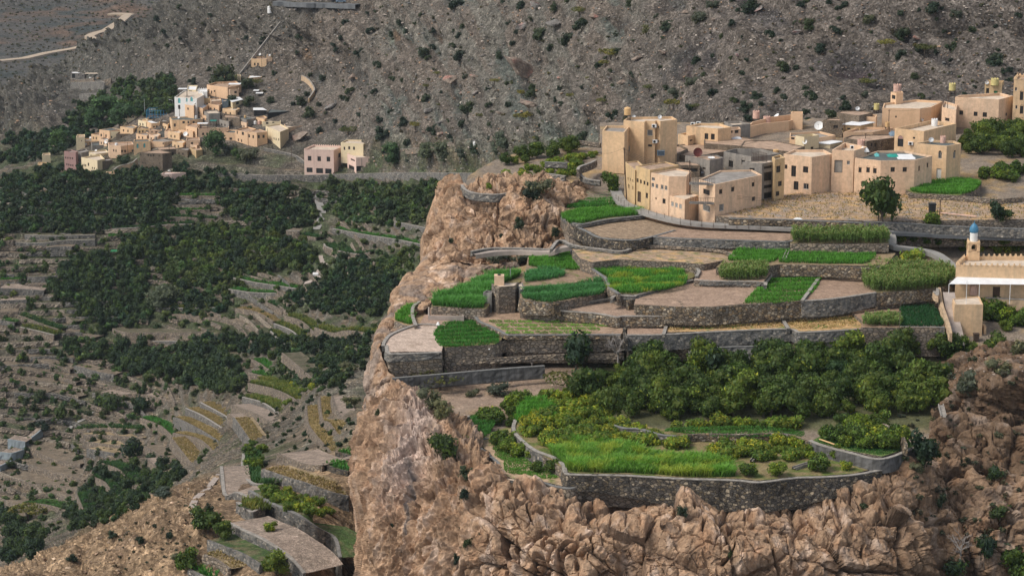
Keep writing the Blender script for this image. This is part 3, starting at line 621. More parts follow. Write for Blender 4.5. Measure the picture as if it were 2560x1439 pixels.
# ------------------------------------------------------------------ fields of the shelf
brownS = (0.27, 0.195, 0.15); straw = (0.40, 0.27, 0.14); strawy = (0.33, 0.25, 0.16); paveC = (0.36, 0.29, 0.25)
FI = [  # name, outline in photo pixels, height, colour, relief of colour
 ('field', [(1401, 537), (1405, 515), (1440, 492), (1480, 476), (1545, 480), (1560, 500), (1614, 520), (1618, 534), (1522, 546), (1455, 558), (1421, 556)], 60.9, (0.16, 0.15, 0.08), None),
 ('field', [(1425, 556), (1455, 560), (1522, 548), (1616, 537), (1650, 545), (1712, 560), (1690, 573), (1633, 589), (1582, 598), (1505, 593), (1465, 573)], 60.2, (0.26, 0.20, 0.145), furrows((1, -0.35), 0.8, 0.55, (0.12, 0.085, 0.06), 0.6)),
 ('field', [(1633, 590), (1700, 565), (1722, 563), (1990, 577), (1984, 598), (1959, 602), (1700, 594)], 60.2, brownS, furrows((1, 0.0), 1.2, 0.25)),
 ('field', [(1975, 608), (1978, 576), (2216, 580), (2222, 608)], 60.2, (0.17, 0.14, 0.08), None),
 ('field', [(1430, 622), (1560, 629), (1600, 611), (1700, 607), (1850, 612), (1835, 645), (1760, 660), (1700, 655), (1545, 648), (1480, 655), (1450, 645)], 58.2, (0.30, 0.225, 0.165), patchy(straw, 0.02, 2.0, (0.15, 0.15, 0.07))),
 ('field', [(1790, 668), (1822, 640), (1860, 612), (1958, 612), (1975, 612), (2190, 622), (2215, 630), (2240, 632), (2215, 662), (2157, 664), (1950, 660), (1920, 664)], 58.4, (0.22, 0.17, 0.11), None),
 ('field', [(1735, 700), (1747, 672), (1800, 662), (1925, 664), (1932, 676), (1908, 704)], 57.0, (0.30, 0.215, 0.165), None),
 ('field', [(1590, 744), (1700, 707), (1735, 700), (1908, 704), (1858, 759), (1784, 766), (1700, 766), (1585, 760)], 55.9, (0.285, 0.21, 0.165), furrows((1, -0.1), 1.5, 0.35, (0.16, 0.115, 0.085), 0.7)),
 ('field', [(1856, 760), (1900, 708), (1958, 662), (2070, 664), (2160, 674), (2175, 698), (2192, 729), (2103, 742), (2056, 748), (2009, 750)], 55.9, (0.27, 0.195, 0.15), furrows((1, 0.15), 1.7, 0.35, (0.16, 0.115, 0.085), 0.7)),
 ('field', [(2145, 678), (2200, 664), (2300, 660), (2370, 668), (2392, 690), (2384, 712), (2338, 720), (2192, 731)], 56.0, (0.15, 0.13, 0.07), None),
 ('field', [(1463, 670), (1470, 650), (1542, 641), (1640, 650), (1700, 655), (1728, 676), (1738, 690), (1710, 704), (1590, 735), (1545, 733), (1517, 720), (1510, 690)], 56.5, (0.14, 0.13, 0.06), None),
 ('field', [(1316, 665), (1320, 640), (1376, 622), (1425, 622), (1450, 645), (1470, 665), (1485, 700), (1515, 730), (1421, 750), (1371, 757), (1300, 746), (1300, 715), (1308, 690)], 55.9, (0.23, 0.17, 0.125), patchy((0.12, 0.14, 0.05), 0.08, 1.6)),
 ('field', [(1078, 765), (1085, 738), (1146, 712), (1230, 676), (1305, 668), (1308, 700), (1240, 740), (1215, 772)], 54.0, (0.17, 0.15, 0.08), None),
 ('field', [(1374, 768), (1394, 762), (1532, 744), (1590, 748), (1600, 758), (1700, 770), (1683, 788), (1552, 792), (1488, 782)], 54.3, (0.29, 0.215, 0.17), furrows((1, -0.6), 1.1, 0.35)),
 ('field', [(985, 805), (986, 780), (1016, 757), (1056, 753), (1066, 770), (1062, 800), (1050, 812), (1018, 813)], 51.9, (0.30, 0.22, 0.14), None),
 ('field', [(1048, 812), (1062, 786), (1140, 788), (1112, 814)], 52.0, (0.30, 0.22, 0.18), None),
 ('courtyard', [(966, 872), (964, 853), (984, 833), (1045, 812), (1095, 812), (1084, 836), (1107, 865), (1104, 878), (971, 879)], 51.9, (0.40, 0.325, 0.28), patchy((0.30, 0.24, 0.2), 0.12, 2.5)),
 ('field', [(1080, 834), (1102, 808), (1160, 774), (1209, 764), (1240, 770), (1190, 789), (1216, 816), (1256, 836), (1254, 848), (1238, 860), (1112, 868), (1090, 856)], 51.8, (0.14, 0.13, 0.06), None),
 ('field', [(1186, 790), (1236, 771), (1290, 768), (1360, 784), (1385, 800), (1470, 808), (1560, 812), (1555, 834), (1267, 834), (1250, 822), (1210, 806)], 52.5, (0.30, 0.22, 0.165), furrows((1, -0.25), 1.5, 0.5, (0.14, 0.10, 0.07), 0.6)),
 ('field', [(1567, 838), (1570, 806), (1670, 804), (1662, 835)], 52.3, (0.29, 0.21, 0.165), furrows((1, -0.2), 1.0, 0.3)),
 ('field', [(1664, 830), (1671, 805), (1858, 796), (1950, 791), (1967, 820), (1800, 826)], 52.4, straw, patchy((0.13, 0.17, 0.05), 0.1, 1.6, (0.28, 0.21, 0.15))),
 ('field', [(1951, 792), (2002, 785), (2132, 780), (2155, 812), (2152, 820), (2002, 828), (1967, 820)], 52.4, straw, patchy((0.30, 0.2, 0.11), 0.05, 1.2, (0.15, 0.17, 0.06))),
 ('field', [(2131, 781), (2197, 764), (2252, 763), (2332, 755), (2362, 818), (2152, 818), (2156, 803)], 53.0, (0.25, 0.175, 0.13), None),
 ('field', [(1196, 1108), (1215, 1092), (1270, 1060), (1300, 1060), (1400, 1150), (1452, 1190), (1455, 1218), (1400, 1212), (1340, 1198), (1280, 1195), (1250, 1180), (1248, 1165), (1225, 1130)], 44.2, (0.36, 0.27, 0.19), patchy((0.13, 0.16, 0.05), 0.0, 2.2)),
 ('field', [(1282, 1060), (1330, 1030), (1500, 1035), (1640, 1070), (1800, 1085), (1960, 1090), (2060, 1120), (2160, 1155), (2225, 1158), (2140, 1182), (2060, 1188), (1990, 1190), (1900, 1200), (1840, 1195), (1700, 1192), (1560, 1184), (1440, 1182), (1410, 1178), (1405, 1168), (1330, 1120), (1290, 1090)], 46.0, (0.19, 0.155, 0.085), patchy((0.09, 0.12, 0.035), -0.1, 2.2)),
 ('field', [(2025, 1104), (2100, 1060), (2180, 1045), (2260, 1085), (2285, 1115), (2205, 1140), (2120, 1125), (2055, 1108)], 47.6, (0.10, 0.15, 0.05), None),
 ('lot', [(1790, 540), (1830, 515), (1900, 495), (2000, 480), (2160, 478), (2272, 482), (2560, 500), (3050, 520), (3050, 548), (2560, 548), (2200, 552), (1980, 548), (1824, 543)], 62.5, (0.30, 0.225, 0.165), patchy(straw, 0.0, 3.0, (0.2, 0.195, 0.19))),
 ('field', [(2262, 474), (2300, 455), (2380, 442), (2455, 450), (2445, 472), (2400, 488), (2290, 484)], 63.5, (0.12, 0.15, 0.05), None),
]
for (nm, pts, z, col, cf) in FI: field(nm, pts, z, col, colf=cf, rough=0.07)
gr = (0.075, 0.20, 0.028); gr2 = (0.05, 0.16, 0.028); lime = (0.23, 0.28, 0.035); dg = (0.045, 0.11, 0.035); cg = (0.12, 0.18, 0.05)
crop([(1418, 522), (1540, 512), (1548, 490), (1520, 483), (1480, 484), (1440, 497), (1420, 512)], 60.9, 0.8, gr2)
crop([(1401, 542), (1421, 556), (1455, 558), (1522, 544), (1611, 536), (1609, 524), (1539, 520), (1441, 530)], 60.9, 1.1, gr, per=9)
crop([(1984, 607), (1984, 592), (2214, 592), (2218, 607)], 60.4, 2.3, cg, corn=True, dens=10, name='maize')
crop([(1821, 652), (1823, 645), (1860, 622), (1958, 622), (1962, 634), (1922, 657)], 58.4, 0.9, gr)
crop([(1947, 656), (1950, 646), (1980, 624), (2070, 620), (2170, 628), (2190, 635), (2157, 660), (2002, 658)], 58.4, 0.9, gr)
crop([(1858, 759), (1898, 716), (1955, 670), (2060, 670), (2064, 676), (2009, 749)], 55.9, 0.6, gr, per=3.4, ramp_=0.6)
crop([(2150, 700), (2186, 728), (2338, 720), (2385, 705), (2375, 684), (2200, 676)], 56.1, 2.4, cg, corn=True, dens=10, name='maize')
crop([(1794, 698), (1815, 682), (1915, 678), (1920, 686), (1908, 700), (1830, 701)], 57.0, 2.2, cg, corn=True, dens=11, name='maize')
crop([(1473, 674), (1475, 660), (1542, 650), (1606, 656), (1633, 662), (1690, 664), (1712, 684), (1707, 714), (1589, 733), (1542, 731), (1517, 719), (1515, 692)], 56.5, 0.95, gr, col2=lime, per=6)
crop([(1322, 664), (1324, 646), (1374, 628), (1418, 628), (1438, 642), (1458, 665), (1441, 675), (1347, 668)], 56.0, 0.8, gr)
crop([(1310, 698), (1320, 682), (1374, 675), (1411, 682), (1401, 693), (1320, 705)], 56.0, 1.0, (0.05, 0.16, 0.05), bend=0.8)
crop([(1305, 733), (1320, 722), (1421, 713), (1508, 704), (1513, 731), (1421, 748), (1371, 756), (1313, 746)], 55.9, 1.0, (0.05, 0.15, 0.045), bend=0.8, per=5)
crop([(1082, 763), (1085, 748), (1146, 728), (1230, 692), (1300, 684), (1300, 690), (1253, 712), (1226, 732), (1209, 745), (1208, 770), (1152, 770)], 54.0, 1.6, (0.07, 0.19, 0.04), dens=45, per=5, bend=0.6, wid=0.14)
crop([(989, 802), (989, 788), (1018, 766), (1050, 762), (1035, 780), (1033, 810), (1018, 811)], 51.9, 0.9, gr)
crop([(1084, 836), (1105, 812), (1162, 780), (1209, 770), (1236, 774), (1188, 791), (1213, 820), (1251, 840), (1248, 850), (1236, 860), (1112, 867), (1092, 857)], 51.8, 0.6, gr2, per=2.6, ramp_=0.6)
for i in range(4):
    for j in range(9 - i):
        x = 1230 + j * 36 + i * 14; y = 800 + i * 9.0; x1 = x + 28
        if x1 > 1548 or (i == 0 and (j > 5)): continue
        crop([(x, y + 6.5), (x1, y + 6), (x1 - 8, y), (x - 8, y + 0.5)], 52.6, 0.16, (0.17, 0.30, 0.06) if (i + j) % 5 else (0.15, 0.21, 0.06), dens=60, wid=0.12, name='salad_bed')
crop([(1382, 768), (1450, 758), (1530, 746), (1534, 741), (1450, 750), (1380, 760)], 54.6, 0.3, gr, name='green_strip')
crop([(2157, 816), (2160, 803), (2230, 797), (2250, 803), (2250, 816)], 53.0, 1.5, cg, corn=True, dens=12, name='maize')
crop([(2250, 814), (2254, 795), (2254, 770), (2331, 763), (2356, 816)], 53.0, 0.7, (0.022, 0.075, 0.026), per=1.2)
crop([(2275, 474), (2300, 462), (2380, 450), (2448, 456), (2440, 474), (2400, 486), (2290, 482)], 63.5, 0.9, gr, per=3)
crop([(1288, 1055), (1300, 1015), (1330, 1000), (1365, 1005), (1395, 1030), (1385, 1050), (1330, 1060)], 45.9, 1.3, (0.075, 0.20, 0.025), name='tall_grass')
crop([(1385, 1110), (1480, 1100), (1560, 1120), (1660, 1140), (1760, 1150), (1830, 1165), (1830, 1192), (1700, 1190), (1560, 1182), (1430, 1178), (1410, 1160), (1375, 1130)], 46.0, 1.5, (0.10, 0.21, 0.03), dens=55, bend=0.7, per=7, wid=0.13, col2=(0.22, 0.27, 0.035), name='tall_grass', n_max=40000)
crop([(1230, 1090), (1262, 1085), (1310, 1120), (1360, 1160), (1400, 1185), (1380, 1196), (1300, 1186), (1262, 1180), (1256, 1160), (1236, 1130)], 44.2, 0.25, (0.09, 0.20, 0.035), dens=50, name='meadow_grass')
crop([(1120, 1095), (1130, 1060), (1180, 1040), (1230, 1035), (1240, 1060), (1220, 1085), (1190, 1105)], 45.0, 0.6, (0.05, 0.15, 0.03), name='leafy_crop')
crop([(2035, 1104), (2100, 1068), (2180, 1052), (2255, 1090), (2275, 1112), (2205, 1136), (2120, 1122)], 47.6, 0.3, (0.05, 0.13, 0.03), name='meadow_grass')
crop([(1660, 1078), (1690, 1068), (1900, 1066), (2010, 1080), (2000, 1092), (1800, 1092)], 46.9, 0.3, (0.06, 0.15, 0.03), name='meadow_grass')
crop([(1830, 540), (1840, 515), (1910, 498), (2010, 484), (2160, 482), (2280, 486), (2560, 504), (2560, 545), (2200, 548), (1980, 545)], 62.5, 0.4, (0.30, 0.22, 0.11), dens=2.2, wid=0.16, col2=(0.22, 0.19, 0.08), name='dry_grass', bend=0.9)
crop([(1672, 826), (1676, 808), (1940, 796), (1958, 816)], 52.4, 0.3, (0.36, 0.26, 0.12), dens=9, wid=0.2, col2=(0.08, 0.16, 0.03), name='straw_stubble', bend=0.9)
crop([(1962, 802), (2125, 784), (2146, 812), (2004, 822)], 52.4, 0.3, (0.38, 0.27, 0.12), dens=9, wid=0.2, col2=(0.10, 0.16, 0.03), name='straw_stubble', bend=0.9)
# ------------------------------------------------------------------ walls of the shelf: (top line, height of top, wall height, stone, coping, label)
WL = [
 ([(1405, 1165), (1412, 1182), (1440, 1186), (1560, 1188), (1700, 1196), (1840, 1200), (1900, 1205), (1990, 1194), (2060, 1192), (2140, 1186), (2205, 1174)], 46.1, [2.6, 2.4, 3.4, 4.4, 4.6, 4.2, 3.0, 1.6], 'blackstone', 'cap', 'long dark stained stone wall holding up the front field on the cliff edge'),
 ([(1285, 1048), (1280, 1068), (1290, 1088), (1330, 1122), (1380, 1142), (1404, 1160), (1410, 1178)], 46.2, 2.0, 'greystone', 'cap', 'curving stone wall between the lower ledge and the tall grass'),
 ([(1218, 1093), (1196, 1098), (1188, 1108), (1200, 1122), (1225, 1142), (1238, 1152), (1243, 1165), (1241, 1178), (1250, 1192), (1285, 1205), (1345, 1204), (1385, 1215), (1430, 1220), (1450, 1208)], 44.3, [1.6, 2.0, 2.6, 1.6, 1.4, 2.2, 2.6, 2.0], 'drystone', 'capdark', 'sinuous low stone parapet round the small ledge over the cliff'),
 ([(2022, 1100), (2055, 1113), (2120, 1130), (2205, 1147), (2290, 1118)], 47.7, [1.0, 1.8, 2.0, 2.2, 2.0], 'blackconc', 'cap', 'grey rendered wall with pale coping below the citrus corner plot'),
 ([(1530, 1062), (1560, 1070), (1600, 1072), (1650, 1086), (1690, 1090)], 47.2, 1.1, 'greystone', 'capdark', 'short grey stone wall half hidden by citrus under the grove'),
 ([(1690, 1090), (1760, 1084), (1850, 1086), (1960, 1084), (2030, 1108)], 47.2, 1.1, 'rubble', None, 'low tumbledown rubble wall behind the front citrus plot'),
 ([(2205, 1058), (2245, 1080), (2262, 1110)], 49.2, 1.6, 'rubble', None, 'leaning rubble wall at the right end of the citrus corner plot'),
 ([(1085, 1052), (1150, 1045), (1175, 1040)], 46.2, 1.2, 'drystone', 'cap', 'short wall with broad pale coping at the cliff corner'),
 ([(982, 945), (1100, 935), (1250, 922), (1362, 914)], 48.8, [2.0, 2.0, 2.1, 2.0], 'blackconc', 'capdark', 'long black stained concrete wall under the straw strip'),
 ([(962, 862), (968, 882), (1000, 884), (1104, 880)], 52.0, [1.6, 1.3, 1.2, 1.0], 'greystone', 'cap', 'grey curved wall at the front of the pale courtyard'),
 ([(1094, 812), (1045, 811), (984, 833), (965, 852), (961, 864)], 52.1, 0.8, 'greystone', 'cap', 'curved parapet along the cliff side of the pale courtyard'),
 ([(1020, 815), (1004, 812), (986, 803)], 52.0, 1.8, 'drystone', None, 'rough bank wall below the small round green plot'),
 ([(1052, 753), (1036, 766), (1035, 790), (1043, 812)], 52.6, 0.8, 'drystone', 'cap', 'curved low wall with pale top beside the small round green plot'),
 ([(1104, 880), (1112, 870), (1190, 868), (1238, 866), (1262, 852), (1290, 852), (1400, 852), (1560, 852)], 51.3, [1.2, 1.5, 1.8, 2.0, 1.8, 1.6], 'drystone', None, 'long rough stone bank below the ridged green field and salad beds'),
 ([(1186, 791), (1196, 803), (1218, 812), (1250, 828), (1266, 836), (1300, 837), (1552, 836)], 52.6, 0.75, 'rubble', 'capdark', 'low rubble wall round the salad beds'),
 ([(1100, 900), (1250, 894), (1400, 886), (1560, 884)], 49.6, 0.9, 'drystone', None, 'low crumbling terrace wall in the straw strip'),
 ([(1374, 768), (1394, 776), (1488, 783), (1545, 793), (1560, 790), (1683, 788), (1702, 770)], 54.4, [1.4, 1.7, 1.7, 1.7, 1.8, 2.0], 'rubble', 'cap', 'stained rubble wall in front of the bare ploughed bed'),
 ([(1555, 795), (1558, 830), (1562, 850)], 52.6, 1.6, 'blackstone', None, 'dark stone buttress between the salad beds and the bare plot'),
 ([(1567, 837), (1662, 836), (1800, 828), (1967, 822), (2005, 830), (2152, 822), (2168, 818)], 52.5, [2.6, 2.6, 2.5, 2.4, 2.0, 1.8, 1.4], 'greystone', 'cap', 'long grey stone wall under the straw coloured plots'),
 ([(1662, 835), (1672, 804)], 52.7, 0.5, 'greystone', 'cap', 'pale coped divider left of the first straw plot'),
 ([(1968, 820), (1950, 792)], 52.8, 0.6, 'greystone', 'cap', 'pale coped divider between the two straw plots'),
 ([(1725, 878), (1800, 868), (1897, 865)], 50.2, [1.2, 2.2, 2.6], 'concrete', 'capdark', 'streaked concrete wall above the grove, left of two'),
 ([(1921, 846), (1985, 842), (2030, 848), (2110, 846), (2170, 838)], 50.8, [1.9, 1.8, 1.6, 1.8], 'concrete', 'capdark', 'brown streaked concrete wall above the middle of the grove'),
 ([(2271, 830), (2361, 831)], 50.9, 1.7, 'concrete', 'capdark', 'plain concrete wall by the alley below the dark green plot'),
 ([(2248, 816), (2362, 818)], 53.0, 1.1, 'greystone', 'capdark', 'low grey wall under the dark green plot'),
 ([(2490, 812), (2600, 812)], 50.8, 2.0, 'blackconc', 'capdark', 'black stained wall right of the tan block'),
 ([(1590, 762), (1700, 768), (1784, 768), (1858, 762), (2005, 752)], 56.0, [2.4, 2.9, 2.9, 2.8, 2.8], 'rubble', None, 'tall bulging rubble wall under the wide ploughed field'),
 ([(2005, 752), (2056, 749), (2103, 744), (2192, 731)], 56.1, [2.7, 2.9, 2.7, 2.3], 'greystone', 'cap', 'tall grey pointed stone wall under the stony plot'),
 ([(2192, 733), (2338, 722)], 56.0, [2.2, 2.0], 'rubble', None, 'brown rubble wall below the big maize plot'),
 ([(2009, 750), (2066, 672)], 56.3, 0.4, 'greystone', 'cap', 'thin pale kerb between the ridged field and the stony plot'),
 ([(1298, 744), (1313, 752), (1371, 760), (1400, 757)], 55.9, [2.2, 2.4, 2.0, 1.4], 'rubble', None, 'rubble bank below the wind blown barley'),
 ([(1376, 766), (1450, 756), (1532, 745)], 54.9, 0.5, 'greystone', 'cap', 'pinkish kerb behind the bare ploughed bed'),
 ([(1532, 745), (1545, 738), (1590, 740), (1600, 735), (1700, 708), (1735, 699)], 56.4, 0.7, 'greystone', 'cap', 'kerb wall running round the lime green field to the ploughed field'),
 ([(1570, 752), (1600, 748), (1690, 752), (1702, 766)], 55.9, 1.6, 'rubble', None, 'broken rubble wall at the corner of the ploughed bed'),
 ([(1425, 625), (1436, 640), (1462, 652), (1470, 664), (1490, 680), (1512, 696), (1520, 716), (1545, 734)], 57.0, [0.9, 1.2, 1.3, 1.2, 1.1], 'drystone', 'capdark', 'winding wall between the barley and the lime green field'),
 ([(1545, 640), (1620, 647), (1700, 652), (1742, 672), (1738, 690)], 57.4, 0.9, 'greystone', 'cap', 'curved grey wall behind the lime green field'),
 ([(1735, 699), (1780, 702), (1900, 704), (1910, 712)], 57.0, 0.8, 'greystone', 'cap', 'low wall with pale top behind the wide ploughed field'),
 ([(1600, 612), (1700, 617), (1800, 625), (1835, 640)], 58.9, 0.5, 'drystone', None, 'very low rubble line across the straw field'),
 ([(1412, 548), (1433, 563), (1465, 578), (1500, 594), (1582, 600), (1633, 591), (1690, 575)], 60.3, [2.6, 2.4, 2.2, 1.9, 1.7, 1.4, 0.6], 'blackstone', 'capdark', 'curved dark stone wall below the seed beds'),
 ([(1633, 592), (1700, 596), (1830, 600), (1962, 604), (1984, 600)], 60.3, 1.5, 'greystone', 'capdark', 'straight mottled wall below the upper bare field'),
 ([(1975, 609), (2100, 612), (2222, 610)], 60.2, 1.4, 'drystone', None, 'rubble wall below the upper maize'),
 ([(1402, 540), (1420, 552), (1455, 560), (1522, 548), (1614, 538)], 61.0, 0.6, 'greystone', 'capdark', 'low coping line below the twin green strips'),
 ([(1380, 622), (1400, 600), (1430, 612), (1500, 622), (1560, 627), (1600, 610), (1660, 592)], 58.8, 0.5, 'greystone', 'cap', 'pale concrete channel edge snaking from the cliff to the steps'),
 ([(1950, 662), (2060, 665), (2160, 670), (2215, 664)], 58.4, 1.9, 'rubble', None, 'brown rubble wall above the ridged green field'),
 ([(1800, 662), (1920, 668)], 58.4, 1.0, 'rubble', None, 'rubble wall behind the small maize plot'),
 ([(1822, 546), (1900, 547), (2000, 550), (2155, 557)], 62.6, 1.2, 'rubble', 'capdark', 'rubble wall along the upper side of the fenced path'),
 ([(2160, 553), (2300, 560), (2420, 567), (3050, 590)], [62.6, 62.1, 61.7, 61.0], 1.7, 'greystone', 'capdark', 'grey wall above the road at the right'),
 ([(2270, 482), (2400, 490), (2492, 498), (2560, 492)], 63.5, 0.9, 'drystone', None, 'low wall below the green patch by the arched house'),
 ([(1154, 452), (1152, 462), (1162, 474), (1185, 482), (1230, 486), (1262, 484), (1290, 476)], 64.0, [1.0, 1.2, 1.4, 1.4, 1.2], 'greystone', 'cap', 'rounded garden wall at the tip of the upper cliff'),
 ([(1296, 456), (1300, 444), (1312, 448), (1335, 460), (1380, 458), (1412, 450)], 64.3, 1.1, 'greystone', 'cap', 'horseshoe shaped wall below the yellow citrus garden'),
 ([(1343, 446), (1352, 438), (1365, 434), (1412, 440)], 65.0, 1.0, 'greystone', 'cap', 'short grey wall inside the yellow citrus garden'),
 ([(1362, 405), (1418, 407)], 66.4, 1.0, 'greystone', 'capdark', 'grey block wall in the middle of the citrus garden'),
 ([(1447, 424), (1452, 416), (1475, 408), (1492, 400)], 66.2, 1.4, 'drystone', 'cap', 'curved sandy wall rising to the big tan house'),
 ([(1448, 428), (1452, 440), (1470, 448), (1500, 452)], 64.6, 0.9, 'greystone', 'cap', 'round bend of grey wall under the sandy wall'),
 ([(1435, 350), (1500, 358)], 67.0, 0.8, 'drystone', None, 'stone wall at the foot of the hill left of the big tan house'),
 ([(1180, 628), (1230, 620), (1300, 620), (1370, 623), (1392, 628)], 57.3, 0.7, 'greystone', 'cap', 'path parapet at the foot of the upper cliff'),
 ([(2345, 718), (2352, 760), (2368, 808), (2374, 832)], [56.5, 55.0, 53.6, 52.6], 1.3, 'tanwall', None, 'tan rendered wall stepping down beside the alley'),
]
M['tanwall'] = m_streak('tan_render_wall', (0.50, 0.355, 0.225), (0.27, 0.21, 0.15), 0.8, 0.5)
for (pts, z, h, mt, cp, lb) in WL:
    wall(pts, z, h, mt, lb, cap=cp, cat='wall', name='concrete_wall' if 'conc' in mt else 'stone_wall')

# paths, road and water channels
def ribbon(name, pts, z, width, m, thick=0.12, kind='structure', **k):
    zz = z if isinstance(z, (list, tuple)) else [z] * len(pts)
    L = resample(smoothline([PZ(px, py, q) for (px, py), q in zip(pts, zz)]), 0.8); return ribbonW(name, L, width, m, thick, kind, **k)
def ribbonW(name, L, width, m, thick=0.12, kind='structure', **k):
    t = np.gradient(L[:, :2], axis=0); t /= np.linalg.norm(t, axis=1)[:, None] + 1e-9; nr = np.stack([-t[:, 1], t[:, 0], 0 * t[:, 0]], 1); n = len(L)
    r = [L - nr * width / 2 - (0, 0, thick), L - nr * width / 2, L + nr * width / 2, L + nr * width / 2 - (0, 0, thick)]
    return link(name, mesh(name, np.concatenate(r), gridfaces(4, n)[:, ::-1], m), kind=kind, **k)
ribbon('path', [(1538, 470), (1545, 488), (1560, 506), (1600, 523), (1640, 536), (1700, 550), (1767, 558), (1880, 563), (1990, 568), (2120, 571), (2222, 575)], [62.0, 61.9, 61.8, 61.7, 61.6, 61.5, 61.4, 61.3, 61.2, 61.1, 61.0], 2.2, M['road'], 0.6)
ribbon('path', [(2222, 576), (2228, 592), (2236, 612), (2290, 620), (2338, 631), (2372, 655), (2389, 680), (2386, 705)], [61.0, 60.4, 59.4, 58.8, 58.4, 57.6, 57.0, 56.8], 1.8, M['road'], 0.8)
ribbon('road', [(2222, 577), (2300, 580), (2420, 586), (3050, 606)], [61.0, 60.5, 60.0, 59.2], 3.0, M['asphalt'], 0.6)
ribbon('path', [(2372, 730), (2380, 780), (2392, 830), (2396, 862)], [56.0, 53.8, 51.6, 50.2], 2.0, M['pave'], 0.8)
ribbon('path', [(1182, 634), (1240, 626), (1310, 624), (1372, 628), (1400, 618), (1430, 612)], [56.8, 56.9, 57.0, 57.2, 58.0, 58.4], 2.0, M['pave'], 0.8)
def channel(pts, z, w, label):
    L = resample(np.array([PZ(px, py, z) for px, py in pts]), 1.0); o0 = L[0].copy(); b = MB(); t = (L[-1] - L[0])[:2]; t /= np.linalg.norm(t); nr = np.array((-t[1], t[0], 0))
    n = len(L); prof = [(-w / 2 - .12, -.35), (-w / 2 - .12, .12), (-w / 2, .12), (-w / 2, -.12), (w / 2, -.12), (w / 2, .12), (w / 2 + .12, .12), (w / 2 + .12, -.35)]
    V = np.concatenate([L - o0 + nr * a + np.array((0, 0, c)) for a, c in prof]); f = [tuple(map(int, q)) for q in gridfaces(8, n)[:, ::-1]]; b.add(V, f)
    b.build('water_channel', M['cap'], loc=o0, label=label, cat='water channel')
channel([(1905, 712), (1928, 684), (1948, 660)], 56.6, 0.5, 'concrete irrigation channel climbing beside the small maize plot')
channel([(1960, 648), (1980, 602)], 58.9, 0.4, 'concrete irrigation channel between the two bright green squares')
channel([(2055, 1146), (1985, 1168)], 46.35, 0.5, 'open concrete channel among citrus bushes at the front right')
channel([(1908, 1110), (1880, 1150)], 46.35, 0.35, 'thin channel crossing the front citrus plot')
channel([(1830, 1098), (1800, 1118)], 46.35, 0.35, 'short channel at the back of the front citrus plot')
channel([(2300, 905), (2290, 935), (2278, 965)], 47.6, 0.9, 'wide grey channel in the scrub right of the grove')
channel([(2352, 1010), (2360, 1040)], 49.0, 0.6, 'channel mouth under the dark overhang at the right')
# ------------------------------------------------------------------ plants
M['bark'] = m_plain('bark', (0.13, 0.10, 0.08), 0.95, 0.4, 6.0)
M['deadwood'] = m_plain('dead_wood', (0.30, 0.27, 0.25), 0.95, 0.3, 6.0)
def crownmesh(seed, r=1.0, zr=0.8, nl=600, leaf=0.16, cols=((0.04, 0.075, 0.02),), wts=None, lumps=9, flat=0.0, core=True, z0=0.25, droop=0.0, shell=0.75, spread=0.62):
    g = np.random.default_rng(seed); lc = []
    for k in range(lumps):
        a = g.uniform(0, 6.283); u = g.uniform(0.05, 1) ** 0.5 * spread * r
        z = g.uniform(-0.45, 0.75) * zr * (1 - 0.35 * u / r) if not flat else g.uniform(-0.1, 0.12) * zr
        lc.append((u * math.cos(a), u * math.sin(a), z, r * g.uniform(0.32, 0.52)))
    lc = np.array(lc); k = g.integers(0, lumps, nl); v = g.normal(size=(nl, 3)); v /= np.linalg.norm(v, axis=1)[:, None]
    rr = g.uniform(shell, 1.08, nl) ** 1.0; zs = 0.35 if flat else 0.85
    p = lc[k, :3] + v * (lc[k, 3] * rr)[:, None] * np.array((1, 1, zs)); p += g.normal(0, 0.04 * r, p.shape)
    if droop: p[:, 2] -= droop * (np.hypot(p[:, 0], p[:, 1]) / r) ** 2
    ins = np.zeros(nl, bool)
    for j in range(lumps):
        q = (p - lc[j, :3]) / np.array((1, 1, zs)); ins |= (np.linalg.norm(q, axis=1) < lc[j, 3] * 0.72)
    p = p[~ins]; v = v[~ins]; k = k[~ins]; n = len(p)
    a = v + g.normal(0, 0.55, (n, 3)); a /= np.linalg.norm(a, axis=1)[:, None]
    u = np.cross(a, g.normal(size=(n, 3))); u /= np.linalg.norm(u, axis=1)[:, None]; w = np.cross(a, u); s = leaf * g.uniform(0.6, 1.5, n)[:, None]
    V = np.stack([p - u * s * 0.5, p + w * s * 0.28, p + u * s * 0.62, p - w * s * 0.28], 1).reshape(-1, 3)
    Fc = [np.arange(n * 4).reshape(-1, 4)]
    cols = np.array(cols, float); wts = np.array(wts if wts else [1] * len(cols), float)
    lb = g.random(lumps); lumpc = g.choice(len(cols), lumps, p=wts / wts.sum()); own = g.choice(len(cols), n, p=wts / wts.sum())
    ci = np.where(g.random(n) < 0.45, lumpc[k], own); c = cols[ci] * (0.8 + 0.4 * lb[k][:, None] + g.normal(0, 0.14, (n, 1)))
    C = np.repeat(np.clip(c, 0.003, 1), 4, 0)
    if core:
        bm = bmesh.new(); off = len(V); CV = []; CF = []
        for j in range(lumps):
            b2 = bmesh.new(); bmesh.ops.create_icosphere(b2, subdivisions=1, radius=1)
            for q in b2.verts: CV.append(np.array(q.co) * lc[j, 3] * 0.74 * g.uniform(0.85, 1.1) * np.array((1, 1, zs)) + lc[j, :3])
            o2 = off + j * 12
            for f in b2.faces: CF.append([o2 + q.index for q in f.verts])
            b2.free()
        bm.free()
        CV = np.array(CV)
        if droop: CV[:, 2] -= droop * (np.hypot(CV[:, 0], CV[:, 1]) / r) ** 2
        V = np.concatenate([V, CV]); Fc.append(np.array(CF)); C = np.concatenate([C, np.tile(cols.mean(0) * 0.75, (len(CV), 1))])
    V[:, 2] += zr * 0.62 + z0
    return V, Fc, C
